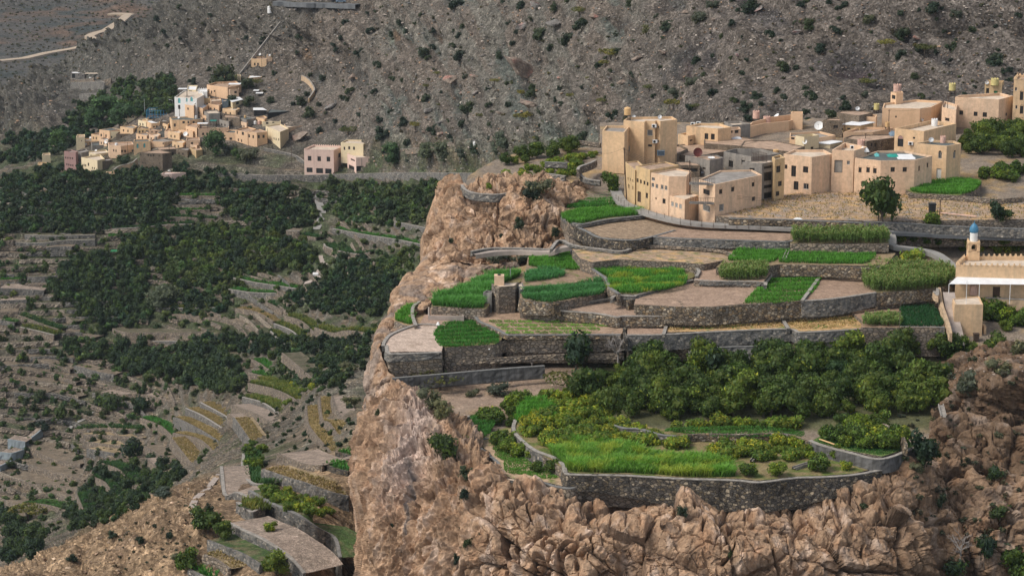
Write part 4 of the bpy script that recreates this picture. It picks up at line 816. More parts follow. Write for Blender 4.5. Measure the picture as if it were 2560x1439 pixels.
def trunkmb(h, r, seed, nb=4, spread=0.5):
    g = random.Random(seed); b = MB(); f = h * 0.35; b.cyl((0, 0, -0.3), (0.02 * r, 0, f), r * 1.15, r * 0.85, 7)
    for i in range(nb):
        a = 6.283 * i / nb + g.uniform(-.5, .5); e = (math.cos(a) * spread * h * 0.55, math.sin(a) * spread * h * 0.55, h * g.uniform(0.75, 1.0))
        m_ = (e[0] * 0.4, e[1] * 0.4, f + (e[2] - f) * 0.5); b.cyl((0, 0, f - 0.05), m_, r * 0.6, r * 0.42, 6, cap=False); b.cyl(m_, e, r * 0.42, r * 0.15, 6, cap=False)
    return b
PROTO = {}
def proto(kind, seed, parts=True, th=0.6, **k):
    V, Fc, C = crownmesh(seed, **k); cm = mesh(kind + '_crown', V, Fc, M['leaf'], col=C)
    tm = trunkmb(th, 0.07, seed).mesh('trunk', M['bark']); tme = tm
    PROTO.setdefault(kind, []).append((cm, tm, V, Fc, C))
green1 = (0.045, 0.078, 0.018); green2 = (0.08, 0.125, 0.022); yel = (0.22, 0.25, 0.03); fresh = (0.12, 0.20, 0.028); dkg = (0.027, 0.05, 0.024)
for s in range(4): proto('citrus', 10 + s, nl=1300, leaf=0.2, r=1, zr=0.72, cols=(green1, green2, fresh, yel), wts=(4, 5, 3, 1.3), z0=0.2, lumps=11)
for s in range(3): proto('lemon', 20 + s, nl=1000, leaf=0.2, r=1, zr=0.62, cols=(green2, fresh, yel, (0.34, 0.33, 0.035)), wts=(4, 4, 3, 1.0), z0=0.0, lumps=10)
for s in range(3): proto('grove', 30 + s, nl=1500, leaf=0.17, r=1, zr=0.85, cols=(green1, green2, (0.07, 0.11, 0.025), yel), wts=(5, 5, 3, 1.0), z0=0.35, lumps=13)
for s in range(3): proto('dark', 40 + s, nl=650, leaf=0.2, r=1, zr=0.8, cols=(dkg, green1, (0.035, 0.06, 0.035)), z0=0.15, lumps=8)
for s in range(3): proto('bush', 50 + s, nl=420, leaf=0.22, r=1, zr=0.8, cols=((0.026, 0.045, 0.028), (0.035, 0.055, 0.03), (0.05, 0.065, 0.035)), z0=0.0, lumps=7)
for s in range(2): proto('greybush', 60 + s, nl=520, leaf=0.17, r=1, zr=0.65, cols=((0.09, 0.105, 0.07), (0.065, 0.085, 0.055), (0.12, 0.12, 0.07)), z0=0.0, lumps=9, core=True)
for s in range(2): proto('acacia', 70 + s, nl=900, leaf=0.15, r=1, zr=0.5, cols=((0.15, 0.145, 0.04), (0.11, 0.12, 0.04), (0.20, 0.18, 0.055)), z0=0.45, lumps=14, flat=1.0, core=False, th=0.75, spread=0.85)
for s in range(2): proto('willow', 80 + s, nl=1400, leaf=0.14, r=1, zr=1.0, cols=((0.055, 0.11, 0.035), (0.075, 0.14, 0.045), (0.04, 0.08, 0.03)), z0=0.2, lumps=14)
for s in range(2): proto('silver', 90 + s, nl=900, leaf=0.16, r=1, zr=0.75, cols=((0.075, 0.10, 0.075), (0.055, 0.075, 0.055), (0.10, 0.125, 0.095)), z0=0.1, lumps=12)
PN = {'citrus': ('citrus_tree', 'citrus tree'), 'lemon': ('lemon_bush', 'citrus bush'), 'grove': ('grove_tree', 'tree'), 'dark': ('orchard_tree', 'tree'), 'bush': ('shrub', 'shrub'),
      'greybush': ('grey_shrub', 'shrub'), 'acacia': ('acacia_tree', 'acacia tree'), 'willow': ('leafy_tree', 'tree'), 'silver': ('silvery_tree', 'tree')}
_used = {}
def plant(kind, loc, size, label, group=None, seed=None, sz=1.0, parts=True, tint=None):
    i = (seed if seed is not None else R.randrange(99)) % len(PROTO[kind]); cm, tm = PROTO[kind][i][:2]; nm, cat = PN[kind]
    rz = R.uniform(0, 6.28); s = (size, size * R.uniform(0.92, 1.08), size * sz)
    if parts:
        o = empty(nm, loc, rz, label=label, cat=cat, group=group); o.scale = s
        link('crown', cm, o); link('trunk', tm, o)
    else:
        o = link(nm, cm, loc=loc, label=label, cat=cat, group=group, kind='thing'); o.rotation_euler = (0, 0, rz); o.scale = s
    return o
def scatter_px(poly, sp, aspect=0.55, jitter=0.45, rng=None):
    g = rng or R; xs_ = [p[0] for p in poly]; ys_ = [p[1] for p in poly]; out = []; y = min(ys_); row = 0
    while y < max(ys_):
        x = min(xs_) + (row % 2) * sp / 2
        while x < max(xs_):
            a = x + g.uniform(-jitter, jitter) * sp; b = y + g.uniform(-jitter, jitter) * sp * aspect
            if inpoly(np.array([a]), np.array([b]), poly)[0]: out.append((a, b))
            x += sp
        y += sp * aspect; row += 1
    return out
def pxm(loc):   # photo pixels per metre at a place
    return F / proj(loc)[2]
def regrow(kind, poly, sp, rpx, label, group, keys=('shelf', 'fields'), aspect=0.55, sz=1.0, parts=True, jr=0.38, lim=999, sink=0.1, size_m=None):
    n = 0; pts_ = scatter_px(poly, sp, aspect); mnx, mxx = min(p[0] for p in pts_), max(p[0] for p in pts_) + 1; ymid = sorted(p[1] for p in pts_)[len(pts_) // 2]
    for (a, b) in pts_:
        h = hit(a, b, [k for k in keys if k in BV]); 
        if h is None or n >= lim: continue
        loc = h[0] - Vector((0, 0, sink)); r = rpx * R.uniform(1 - jr, 1 + jr) / pxm(loc)
        lb = label
        if len(pts_) > 14: lb += ', ' + ('left', 'middle', 'right')[min(2, int(3 * (a - mnx) / (mxx - mnx)))] + (' part, back row', ' part, front row')[int(b > ymid)]
        plant(kind, loc, r, lb, group, sz=sz * R.uniform(0.9, 1.15), parts=parts); n += 1
    return n
# all fields in one list for sight lines
class _Multi:
    def ray_cast(s, *a):
        best = (None, None, None, None)
        for b in FB:
            h = b.ray_cast(*a)
            if h[0] is not None and (best[0] is None or h[3] < best[3]): best = h
        return best
BV['fields'] = _Multi()
# --- the grove on the shelf and citrus around it
N = {}
N['g'] = regrow('grove', [(1480, 950), (1560, 940), (1700, 935), (1850, 930), (1930, 912), (2000, 900), (2150, 905), (2260, 930), (2340, 975), (2370, 1010), (2320, 1050), (2190, 1045), (2050, 1052), (1960, 1054), (1880, 1050), (1780, 1050), (1700, 1056), (1600, 1062), (1530, 1050), (1460, 1010)], 46, 36, 'leafy tree in the dense shelf grove', 'trees of the grove on the shelf', aspect=0.42, sz=1.05)
N['g2'] = regrow('grove', [(2190, 850), (2260, 860), (2370, 870), (2470, 880), (2540, 900), (2420, 920), (2300, 900), (2200, 890)], 52, 30, 'scrubby tree below the tan block', 'scrub trees right of the grove', aspect=0.4)
N['c1'] = regrow('lemon', [(1300, 1000), (1360, 990), (1450, 985), (1520, 1040), (1540, 1062), (1640, 1082), (1700, 1110), (1760, 1135), (1700, 1128), (1560, 1122), (1480, 1112), (1400, 1125), (1330, 1105), (1300, 1080), (1292, 1040)], 25, 22, 'yellowing citrus bush behind the tall grass', 'citrus bushes behind the tall grass', aspect=0.5)
N['c2'] = regrow('lemon', [(1675, 1068), (1750, 1066), (1800, 1062), (1880, 1060), (1960, 1062), (2010, 1070), (2000, 1078), (1700, 1080)], 34, 26, 'citrus bush above the low rubble wall', 'citrus row above the rubble wall', aspect=0.35)
N['c3'] = regrow('citrus', [(1195, 1045), (1290, 1010), (1300, 1060), (1240, 1085), (1205, 1078), (1180, 1065)], 30, 21, 'citrus bush near the shelf tip', 'citrus bushes at the left tip of the shelf', aspect=0.45)
N['c4'] = regrow('lemon', [(1780, 1130), (1850, 1105), (1960, 1100), (2030, 1120), (2040, 1150), (1960, 1160), (1880, 1160), (1790, 1150)], 28, 24, 'citrus bush among the front channels', 'citrus bushes among the channels', aspect=0.55)
N['c5'] = regrow('citrus', [(2040, 1095), (2110, 1060), (2180, 1050), (2250, 1085), (2270, 1110), (2200, 1130), (2120, 1118)], 34, 25, 'dark citrus bush in the corner plot', 'citrus bushes of the walled corner plot', aspect=0.5)
for (x, y, r, t) in [(1872, 1190, 26, 'round citrus bush at the wall, left of two'), (1948, 1190, 27, 'round citrus bush at the wall, right of two'), (2048, 1176, 30, 'citrus bush beside the open channel end'), (2115, 1172, 20, 'small leafy bush on bare soil near the right end of the front wall'), (2092, 1145, 26, 'citrus bush tucked under the rendered wall'),
                     (1340, 1178, 19, 'left of two round bushes on the cliff ledge meadow'), (1382, 1178, 25, 'right of two round bushes on the cliff ledge meadow'), (1330, 1146, 18, 'small bush between the ledge wall and meadow')]:
    h = hit(x, y, ['fields', 'shelf']); plant('lemon' if x % 2 else 'citrus', h[0], r / pxm(h[0]), t)
N['c6'] = regrow('citrus', [(1235, 1100), (1270, 1095), (1310, 1130), (1320, 1150), (1270, 1140), (1245, 1120)], 28, 20, 'citrus bush on the small ledge behind the parapet', 'citrus bushes on the small ledge', aspect=0.5)
N['c7'] = regrow('lemon', [(1240, 445), (1300, 425), (1420, 395), (1500, 378), (1505, 395), (1450, 412), (1440, 440), (1400, 445), (1310, 450), (1270, 452)], 20, 13, 'yellow citrus bush in the cliff top garden', 'yellow citrus of the garden by the tan house', aspect=0.5, keys=('shelf', 'fields'), lim=130)
N['c8'] = regrow('grove', [(1245, 415), (1300, 398), (1380, 385), (1430, 368), (1440, 378), (1360, 402), (1260, 425)], 24, 20, 'dark tree behind the yellow citrus', 'dark trees behind the citrus garden', aspect=0.4)
N['c9'] = regrow('citrus', [(2235, 592), (2300, 592), (2400, 600), (2400, 615), (2250, 608)], 34, 17, 'citrus bush in the strip between road and footpath', 'citrus between road and footpath', aspect=0.4)
N['c10'] = regrow('lemon', [(2400, 630), (2400, 605), (2560, 605), (2600, 640), (2500, 640)], 30, 18, 'citrus bush behind the minaret', 'citrus orchard behind the mosque', aspect=0.4)
N['c11'] = regrow('grove', [(2400, 360), (2440, 340), (2560, 335), (2640, 350), (2640, 400), (2500, 395), (2410, 390)], 28, 22, 'dark orchard tree beyond the arched house', 'dark orchard right of the village', aspect=0.35)
N['c12'] = regrow('citrus', [(2420, 440), (2500, 425), (2600, 430), (2600, 450), (2450, 455)], 34, 20, 'low citrus tree near the green patch at the far right', 'low trees by the green patch', aspect=0.4)
N['c13'] = regrow('citrus', [(2462, 795), (2560, 790), (2620, 800), (2600, 835), (2470, 835)], 38, 26, 'citrus bush in front of the mosque', 'citrus bushes in front of the mosque', aspect=0.4, keys=('shelf',))
N['c14'] = regrow('lemon', [(1165, 466), (1200, 462), (1290, 470), (1260, 480), (1180, 476)], 24, 13, 'small bush in the rounded garden at the cliff tip', 'small bushes at the cliff tip', aspect=0.4, keys=('shelf',))
# single plants on the shelf
SP = [('willow', 1945, 925, 44, 1.0, 'bright yellow green tree standing out of the grove, middle one'), ('willow', 2090, 960, 38, 1.0, 'bright yellow green tree standing out of the grove, right one'), ('willow', 1600, 990, 34, 1.1, 'bright yellow green tree standing out of the grove, left one'), ('dark', 1780, 940, 46, 1.3, 'tallest very dark tree of the shelf grove'), ('dark', 2240, 935, 44, 1.3, 'very dark tree at the right end of the shelf grove'),
      ('grove', 2205, 552, 62, 1.05, 'big bushy tree standing on the dry lot beside the utility poles'), ('citrus', 2330, 560, 24, 1, 'dark round bush on the dry lot at the foot of a pole'),
      ('citrus', 1524, 478, 24, 1.5, 'upright dark tree beside the leaning utility pole'), ('citrus', 2085, 476, 26, 1.2, 'leafy bush against the house front beside the yellowish wall'),
      ('lemon', 2285, 668, 48, 1.05, 'yellowish tree rising out of the big maize plot'), ('dark', 2490, 548, 30, 1.2, 'dark citrus tree in the right part of the dry lot, left of two'), ('dark', 2515, 552, 20, 1.2, 'smaller dark tree in the right part of the dry lot'),
      ('dark', 1440, 930, 55, 1.3, 'tall dark thorn tree in front of the salad bed bank'), ('dark', 1075, 820, 0.1, 1, None), ('dark', 2310, 1165, 50, 1.3, 'large drooping grey green tree at the right end of the front wall'),
      ('dark', 1105, 1150, 46, 1.1, 'dense green bush hanging on the cliff corner below the shelf tip'), ('bush', 1165, 1190, 22, 1.2, 'small grey green bush clinging to the cliff under the corner bush'),
      ('acacia', 1100, 975, 60, 0.9, 'broad yellow green acacia in front of the black concrete wall'), ('acacia', 1420, 975, 52, 0.9, 'spreading pale acacia in front of the right end of the black concrete wall'),
      ('greybush', 1075, 1010, 38, 1.1, 'grey green thorn bush below the left acacia'), ('greybush', 1105, 1035, 34, 1.0, 'lower thorn bush near the pale coping at the shelf tip'), ('greybush', 1250, 985, 36, 0.8, 'grey scrub bush on the rough slope below the black wall'),
      ('greybush', 1180, 990, 22, 0.9, 'small thorny bush on the rough slope, left of the grey scrub'), ('bush', 1330, 500, 30, 1.2, 'dark bush on the brow of the upper cliff'), ('greybush', 1345, 478, 38, 0.8, 'broad grey green bush on top of the upper cliff'),
      ('bush', 1300, 570, 18, 1.4, 'dark creeper bush in a hollow of the upper cliff'), ('bush', 1125, 610, 9, 1.6, 'small bush beside the cave of the upper cliff'), ('bush', 1252, 592, 8, 1.2, 'tiny bush on the middle of the upper cliff'),
      ('greybush', 1245, 655, 34, 0.7, 'olive brown bush under the path parapet, left one'), ('greybush', 1300, 655, 30, 0.7, 'olive brown bush under the path parapet, right one'), ('bush', 1388, 590, 14, 1.4, 'dark shrub near the right side of the upper cliff'),
      ('lemon', 2000, 690, 10, 1, 'small yellowish bush standing in the ridged green field'), ('citrus', 1225, 470, 12, 1, 'bush by the white frame at the cliff tip'),
      ('bush', 1705, 1290, 17, 1.4, 'green shrub on the cliff face under the middle of the front wall'), ('bush', 1822, 1390, 13, 1.7, 'narrow green shrub low on the cliff face'), ('bush', 1168, 1375, 14, 1.9, 'thin dark shrub hanging on the cliff, upper of two'),
      ('bush', 1142, 1405, 11, 2.1, 'thin dark shrub hanging on the cliff, lower of two'), ('bush', 978, 1320, 7, 2, 'tiny dark shrub on the fluted cliff'), ('bush', 945, 1035, 10, 1.3, 'round shrub on the neck of the cliff'),
      ('bush', 1160, 1240, 14, 1.5, 'dark tuft on the pale rock rib'), ('bush', 2355, 1265, 16, 1.9, 'dark shrub on the reddish cliff at the right'), ('bush', 2155, 1272, 16, 1.0, 'shrub in the rock hollow right of the front wall'),
      ('dark', 2500, 1290, 40, 0.7, 'dark bush above the grey wall in the bottom right corner'), ('citrus', 2545, 1439, 44, 1.2, 'bright green tree at the bottom right corner'), ('dark', 2460, 1405, 34, 1.5, 'dark leafy bush in the cleft at the bottom right'),
      ('dark', 2490, 1200, 28, 1.0, 'dark bush under the ledge path at the right'), ('dark', 2395, 1440, 46, 0.8, 'dark green bush behind the bare branches at the bottom right'),
      ('greybush', 2420, 970, 44, 0.9, 'green tussock bush on top of the dark overhang'), ('greybush', 2500, 930, 40, 0.8, 'grey green bush on the upper right slope'), ('greybush', 2350, 930, 34, 0.8, 'grey scrub at the edge of the dark overhang'), ('greybush', 2560, 880, 44, 0.9, 'green bush at the right edge above the overhang'),
      ('greybush', 2290, 1175, 26, 0.9, 'orange brown scrub below the drooping tree')]
for (k, x, y, r, s, lb) in SP:
    if not lb: continue
    h = hit(x, y) or hit(x, y - 30)
    plant(k, h[0] - Vector((0, 0, 0.2)), r / pxm(h[0]), lb, sz=s)

# dead and bare trees
def bare_tree(x, y, hpx, label, seed, fan=1.0, n=46, keys=None, name='bare_tree'):
    h = hit(x, y, keys); H = hpx / pxm(h[0]); g = random.Random(seed); b = MB(); t = MB()
    b.cyl((0, 0, -0.3), (0, 0, H * 0.22), H * 0.035, H * 0.028, 7)
    def grow(p, d, L, r, lev):
        q = p + d * L; (b if lev < 1 else t).cyl(p, q, r, r * 0.6, 5 if lev < 2 else 3, cap=False)
        if lev < 4:
            for _ in range(3 if lev else 7):
                nd = (d + Vector((g.uniform(-1, 1), g.uniform(-1, 1), g.uniform(-0.35, 0.55))) * (0.75 if lev else 1.1) * fan).normalized(); grow(q if g.random() < 0.7 else p + d * L * 0.6, nd, L * g.uniform(0.5, 0.85), r * 0.55, lev + 1)
    grow(Vector((0, 0, H * 0.15)), Vector((0, 0, 1)), H * 0.28, H * 0.028, 0)
    o = empty(name, h[0], label=label, cat='bare tree'); b.build('trunk', M['deadwood'], o); t.build('twigs', M['deadwood'], o); return o
bare_tree(1545, 935, 120, 'large grey leafless thorn tree left of the grove', 3, 1.2)
bare_tree(2400, 1420, 110, 'pale leafless tree leaning out of the cleft at the bottom right', 5, 1.2)
bare_tree(1330, 925, 50, 'thin leafless shrub against the black concrete wall', 8, 1.2)
# ------------------------------------------------------------------ houses
M['tan'] = m_streak('tan_render', (0.72, 0.49, 0.29), (0.46, 0.34, 0.22), 0.5, 0.7, 0.2, 0.46, 0.66)
M['tan2'] = m_streak('pinkish_tan_render', (0.74, 0.51, 0.34), (0.48, 0.36, 0.26), 0.5, 0.7, 0.22, 0.46, 0.66)
M['orange'] = m_streak('orange_tan_render', (0.72, 0.48, 0.30), (0.52, 0.34, 0.20), 0.5, 0.4, 0.12, 0.5, 0.7)
M['ochre'] = m_streak('ochre_render', (0.62, 0.43, 0.23), (0.36, 0.28, 0.18), 0.7, 0.55, 0.2, 0.45, 0.65)
M['cream'] = m_streak('cream_render', (0.74, 0.61, 0.40), (0.42, 0.34, 0.24), 0.5, 0.4, 0.12, 0.5, 0.7)
M['pink'] = m_streak('pink_render', (0.76, 0.55, 0.46), (0.45, 0.30, 0.26), 0.5, 0.4, 0.1, 0.5, 0.7)
M['mauve'] = m_streak('mauve_render', (0.34, 0.21, 0.19), (0.22, 0.15, 0.13), 0.5, 0.4, 0.1, 0.5, 0.7)
M['white'] = m_streak('white_render', (0.72, 0.71, 0.68), (0.5, 0.49, 0.47), 0.5, 0.35, 0.08, 0.5, 0.7)
M['greyblock'] = m_streak('bare_cement_block', (0.30, 0.27, 0.235), (0.16, 0.15, 0.14), 0.7, 0.7, 0.25, 0.42, 0.62)
M['stonehouse'] = m_stone('brown_house_stone', 2.6, (0.14, 0.11, 0.085), [(0.20, 0.155, 0.115), (0.27, 0.21, 0.155), (0.22, 0.18, 0.14), (0.34, 0.26, 0.18)], stain=0.4, cov=0.06)
M['mud'] = m_ground('mud_roof', 0.5, 3.0, 2.5, 0.5, 0.12, 0.75, 1.25)
def m_roof(name, c, var=0.3): return m_plain(name, c, 0.9, var, 0.8)
M['r_mud'] = m_roof('mud_roof_brown', (0.44, 0.305, 0.215), 0.45); M['r_grey'] = m_roof('screed_roof_grey', (0.30, 0.27, 0.24), 0.4); M['r_pale'] = m_roof('screed_roof_pale', (0.62, 0.51, 0.40), 0.3)
M['r_dark'] = m_roof('bitumen_roof', (0.11, 0.125, 0.12), 0.35); M['r_white'] = m_roof('white_sheet_roof', (0.75, 0.75, 0.75), 0.15)
M['glass_shade'] = m_plain('dark_glass_and_bay_shade', (0.022, 0.024, 0.026), 0.35, 0.3, 3.0, 0, 0.5); M['frame'] = m_plain('window_frame_brown', (0.12, 0.09, 0.07), 0.8, 0.2)  # window panes, and the shade inside open bays painted as dark panes
M['wframe'] = m_plain('window_frame_white', (0.6, 0.58, 0.54), 0.7, 0.1); M['green'] = m_plain('green_painted_metal', (0.03, 0.20, 0.08), 0.6, 0.2); M['teal'] = m_plain('teal_shutter', (0.12, 0.42, 0.42), 0.6, 0.15)
M['wood'] = m_plain('old_wood', (0.09, 0.055, 0.035), 0.85, 0.3, 4); M['steel'] = m_plain('galvanised_steel', (0.45, 0.46, 0.47), 0.5, 0.2, 3, 0.3, 0.4); M['iron'] = m_plain('rusty_iron', (0.09, 0.06, 0.045), 0.85, 0.3, 5)
M['plwhite'] = m_plain('white_plastic', (0.75, 0.74, 0.72), 0.5, 0.12, 1.5); M['pltan'] = m_plain('tan_plastic', (0.62, 0.40, 0.19), 0.55, 0.15, 1.5); M['plpink'] = m_plain('faded_pink_plastic', (0.66, 0.42, 0.33), 0.6, 0.25, 2.0)
M['plyel'] = m_plain('yellow_plastic', (0.62, 0.52, 0.22), 0.55, 0.15, 1.5); M['blue'] = m_plain('blue_paint', (0.05, 0.22, 0.36), 0.6, 0.2); M['bluegrey'] = m_plain('blue_grey_sheet', (0.16, 0.22, 0.28), 0.6, 0.15)
M['black'] = m_plain('black_net', (0.022, 0.024, 0.026), 0.8, 0.3); M['tarp'] = m_plain('green_tarpaulin', (0.02, 0.30, 0.24), 0.6, 0.2, 4); M['red'] = m_plain('brown_red_paint', (0.12, 0.03, 0.025), 0.45, 0.3, 3); M['redcloth'] = m_plain('red_cloth', (0.5, 0.05, 0.03), 0.7, 0.2, 4)
M['domeb'] = m_plain('blue_dome_paint', (0.06, 0.20, 0.33), 0.45, 0.25, 2)
HB = []
def inset(Pg, t):
    n = len(Pg); out = []
    for i in range(n):
        a, b, c = Pg[i - 1], Pg[i], Pg[(i + 1) % n]; d1 = (b - a) / (np.linalg.norm(b - a) + 1e-9); d2 = (c - b) / (np.linalg.norm(c - b) + 1e-9)
        n1 = np.array((-d1[1], d1[0])); n2 = np.array((-d2[1], d2[0])); m = n1 + n2; m /= max(1e-6, 1 + n1 @ n2); out.append(b + m * t)
    return np.array(out)
def zroof(v0, yb, z0):
    w = PZ(v0[0], yb, z0); y = w[1]; k0 = math.atan((v0[1] - 719.5) / F) + PITCH; return CZ - y * math.tan(k0)
def house(roof, yb, z0, mat, label, wins=(), roofm='r_mud', par=0.45, found=1.5, name='house', cat='house', crenel=False, kind=None, group=None, zr=None, side=None, roof_out=0):
    """roof: outline in photo pixels, first point = nearest corner; yb: pixel row of that corner's foot; z0: ground height"""
    if z0 is None:
        h = hit(roof[0][0], yb, ['hill']); z0 = h[0].z
        w0 = np.array(h[0]); zr = CZ - w0[1] * math.tan(math.atan((roof[0][1] - 719.5) / F) + PITCH)
    zr = zr if zr else zroof(roof[0], yb, z0)
    Pw = np.array([PZ(x, y, zr)[:2] for x, y in roof]); ar = 0.5 * sum(Pw[i - 1][0] * Pw[i][1] - Pw[i][0] * Pw[i - 1][1] for i in range(len(Pw)))
    if ar < 0: Pw = Pw[::-1]
    n = len(Pw); org = np.array((Pw[:, 0].mean(), Pw[:, 1].mean(), z0)); zb = z0 - found
    o = empty(name, org, label=label, cat=cat, group=group); 
    if kind: o['kind'] = kind
    holes = {i: [] for i in range(n)}; D0 = np.array((0, 0, CZ))
    for w in wins:
        px, py, wp, hp = w[:4]; st = w[4] if len(w) > 4 else 'd'; best = None; ray = P(px, py, 1.0) - D0
        for i in range(n):
            a, b = Pw[i], Pw[(i + 1) % n]; e = b - a; L = np.linalg.norm(e); e = e / L; nr = np.array((e[1], -e[0]))
            den = nr @ ray[:2]
            if den >= -1e-4: continue
            t = (nr @ a) / den; h = D0 + ray * t; u = (h[:2] - a) @ e
            if 0 < u < L and (best is None or t < best[0]): best = (t, i, u, h[2], abs(e[0]), L)
        if best is None: continue
        t, i, u, z, ca, L = best; s = F / (t * 1.0); wm = wp / s / max(0.3, abs(ca)); hm = hp / s
        u0, u1 = max(0.12, u - wm / 2), min(L - 0.12, u + wm / 2); z1 = min(z + hm / 2, zr - 0.15)
        if u1 - u0 > 0.15: holes[i].append((u0, u1, z - hm / 2, z1, st))
    V, Fc, mi = [], [], []
    def q(a, b, c, d, m=0):
        k = len(V); V.extend([a, b, c, d]); Fc.append((k, k + 1, k + 2, k + 3)); mi.append(m)
    fr = []
    for i in range(n):
        a, b = Pw[i] - org[:2], Pw[(i + 1) % n] - org[:2]; e = b - a; L = np.linalg.norm(e); e /= L; nr = np.array((e[1], -e[0]))
        def pt(u, z, dep=0.0): p = a + e * u - nr * dep; return (p[0], p[1], z - z0)
        H = holes[i]; us = sorted({0, L} | {v for h in H for v in h[:2]}); zs = sorted({zb, zr} | {v for h in H for v in h[2:4]})
        for j in range(len(us) - 1):
            for k in range(len(zs) - 1):
                um, zm = (us[j] + us[j + 1]) / 2, (zs[k] + zs[k + 1]) / 2
                if any(h[0] < um < h[1] and h[2] < zm < h[3] for h in H): continue
                q(pt(us[j], zs[k]), pt(us[j + 1], zs[k]), pt(us[j + 1], zs[k + 1]), pt(us[j], zs[k + 1]))
        for (u0, u1, za, zc, st) in H:
            dp = 0.22
            q(pt(u0, za), pt(u1, za), pt(u1, za, dp), pt(u0, za, dp)); q(pt(u1, za), pt(u1, zc), pt(u1, zc, dp), pt(u1, za, dp))
            q(pt(u1, zc), pt(u0, zc), pt(u0, zc, dp), pt(u1, zc, dp)); q(pt(u0, zc), pt(u0, za), pt(u0, za, dp), pt(u0, zc, dp))
            fr.append((i, a, e, nr, u0, u1, za, zc, st))
    ins = inset(Pw, 0.22) - org[:2]; zt = zr - z0; out = Pw - org[:2]; zi = zt - par
    for i in range(n):
        j = (i + 1) % n
        q((*out[i], zt), (*out[j], zt), (*ins[j], zt), (*ins[i], zt)); q((*ins[i], zt), (*ins[j], zt), (*ins[j], zi), (*ins[i], zi))
    body = link('wall', mesh('wall', np.array(V), Fc, M[mat]), o)
    tri = [tuple(t) for t in tessellate_polygon([[Vector((*p, 0)) for p in ins]])]
    rp = np.array([(*p, zi) for p in ins]); nf = []
    for t in tri:
        v = [rp[i] for i in t]; nz = np.cross(v[1] - v[0], v[2] - v[0])[2]; nf.append(t if nz > 0 else t[::-1])
    link('roof', mesh('roof', rp, nf, M[roofm]), o)
    if roof_out:
        w_ = np.array([(*p, zt + 0.05) for p in inset(Pw, -roof_out) - org[:2]]); lo = w_ - (0, 0, 0.12); k = len(w_)
        link('roof_sheet', mesh('roof_sheet', np.r_[w_, lo], [f for f in nf] + [(i, k + i, k + (i + 1) % k, (i + 1) % k) for i in range(k)], M['r_white']), o)
    if crenel:
        b = MB()
        for i in range(n):
            a, c = out[i], out[(i + 1) % n]; L = np.linalg.norm(c - a); m_ = max(2, int(L / 0.9)); ang = math.atan2(*(c - a)[::-1])
            for k in range(m_): p = a + (c - a) * (k + 0.5) / m_; b.box((p[0], p[1], zt + 0.2), (0.45, 0.2, 0.42), ang, taper=0.5)
        b.build('battlement', M[mat], o)
    for (i, a, e, nr, u0, u1, za, zc, st) in fr:
        b = MB(); g = MB(); ang = math.atan2(e[1], e[0]); uc = (u0 + u1) / 2; w_ = u1 - u0; h_ = zc - za; zm = (za + zc) / 2 - z0
        def at(u, dep): p = a + e * u - nr * dep; return p
        p = at(uc, 0.2); fw = min(0.07, w_ * 0.12)
        pane = {'green': 'green', 'wood': 'wood', 'door': 'wframe', 'grey': 'greyblock', 'teal': 'teal', 'archt': 'teal'}.get(st, 'glass_shade'); fm = 'wframe' if st in ('w', 'archw', 'door', 'grille', 'teal') else 'frame'  # open bays also get the dark pane, standing for the shade inside
        g.box((p[0], p[1], zm), (w_, 0.04, h_), ang)
        for s_ in (-1, 1):
            pp = at(uc + s_ * (w_ / 2 - fw / 2), 0.14); b.box((pp[0], pp[1], zm), (fw, 0.07, h_), ang)
            pp = at(uc, 0.14); b.box((pp[0], pp[1], zm + s_ * (h_ / 2 - fw / 2)), (w_ - 2 * fw, 0.068, fw), ang)
        if st in ('d', 'w', 'arch', 'archw') and w_ > 0.5: pp = at(uc, 0.13); b.box((pp[0], pp[1], zm), (0.05, 0.05, h_ - 2 * fw), ang)
        if st == 'grille':
            for k in range(1, 5): pp = at(u0 + w_ * k / 5, 0.08); b.box((pp[0], pp[1], zm), (0.035, 0.03, h_ - .02), ang)
            for k in range(1, 5): pp = at(uc, 0.08); b.box((pp[0], pp[1], za - z0 + h_ * k / 5), (w_ - .02, 0.026, 0.035), ang)
        if st.startswith('arch') or st == 'teal' or st == 'pinkarch':   # raised surround with a round head
            r = w_ / 2 + 0.1; zc_ = zc - z0 + 0.03; m_ = 9
            for k in range(m_):
                t0, t1 = math.pi * k / m_, math.pi * (k + 1) / m_
                c0 = [at(uc + rr * math.cos(t0), -0.07) for rr in (r, r - 0.16)]; c1 = [at(uc + rr * math.cos(t1), -0.07) for rr in (r, r - 0.16)]
                w0 = [at(uc + rr * math.cos(t0), 0.0) for rr in (r, r - 0.16)]; w1 = [at(uc + rr * math.cos(t1), 0.0) for rr in (r, r - 0.16)]
                zz = lambda rr, t: zc_ + rr * math.sin(t) * 1.15
                VV = [(*c0[0], zz(r, t0)), (*c1[0], zz(r, t1)), (*c1[1], zz(r - .16, t1)), (*c0[1], zz(r - .16, t0)), (*w0[0], zz(r, t0)), (*w1[0], zz(r, t1)), (*w1[1], zz(r - .16, t1)), (*w0[1], zz(r - .16, t0))]
                b.add(VV, [(3, 2, 1, 0), (0, 1, 5, 4), (2, 3, 7, 6)], 1)
            if st != 'arch':
                k0 = len(b.v); VV = [(*at(uc, -0.012), zc_)] + [(*at(uc + (r - .16) * math.cos(math.pi * k / 8), -0.012), zc_ + (r - .16) * 1.15 * math.sin(math.pi * k / 8)) for k in range(9)]
                b.add(VV, [(0, k + 1, k + 2) for k in range(8)], 2)
        door = st in ('door', 'wood', 'green')
        f = b.build('door' if door else 'window', [M[fm], M[mat], M['teal'] if st in ('teal', 'archt') else (M['mauve'] if st == 'pinkarch' else M['glass_shade'])], o)
        g.build('door_leaf' if door else 'pane', M[pane], f)
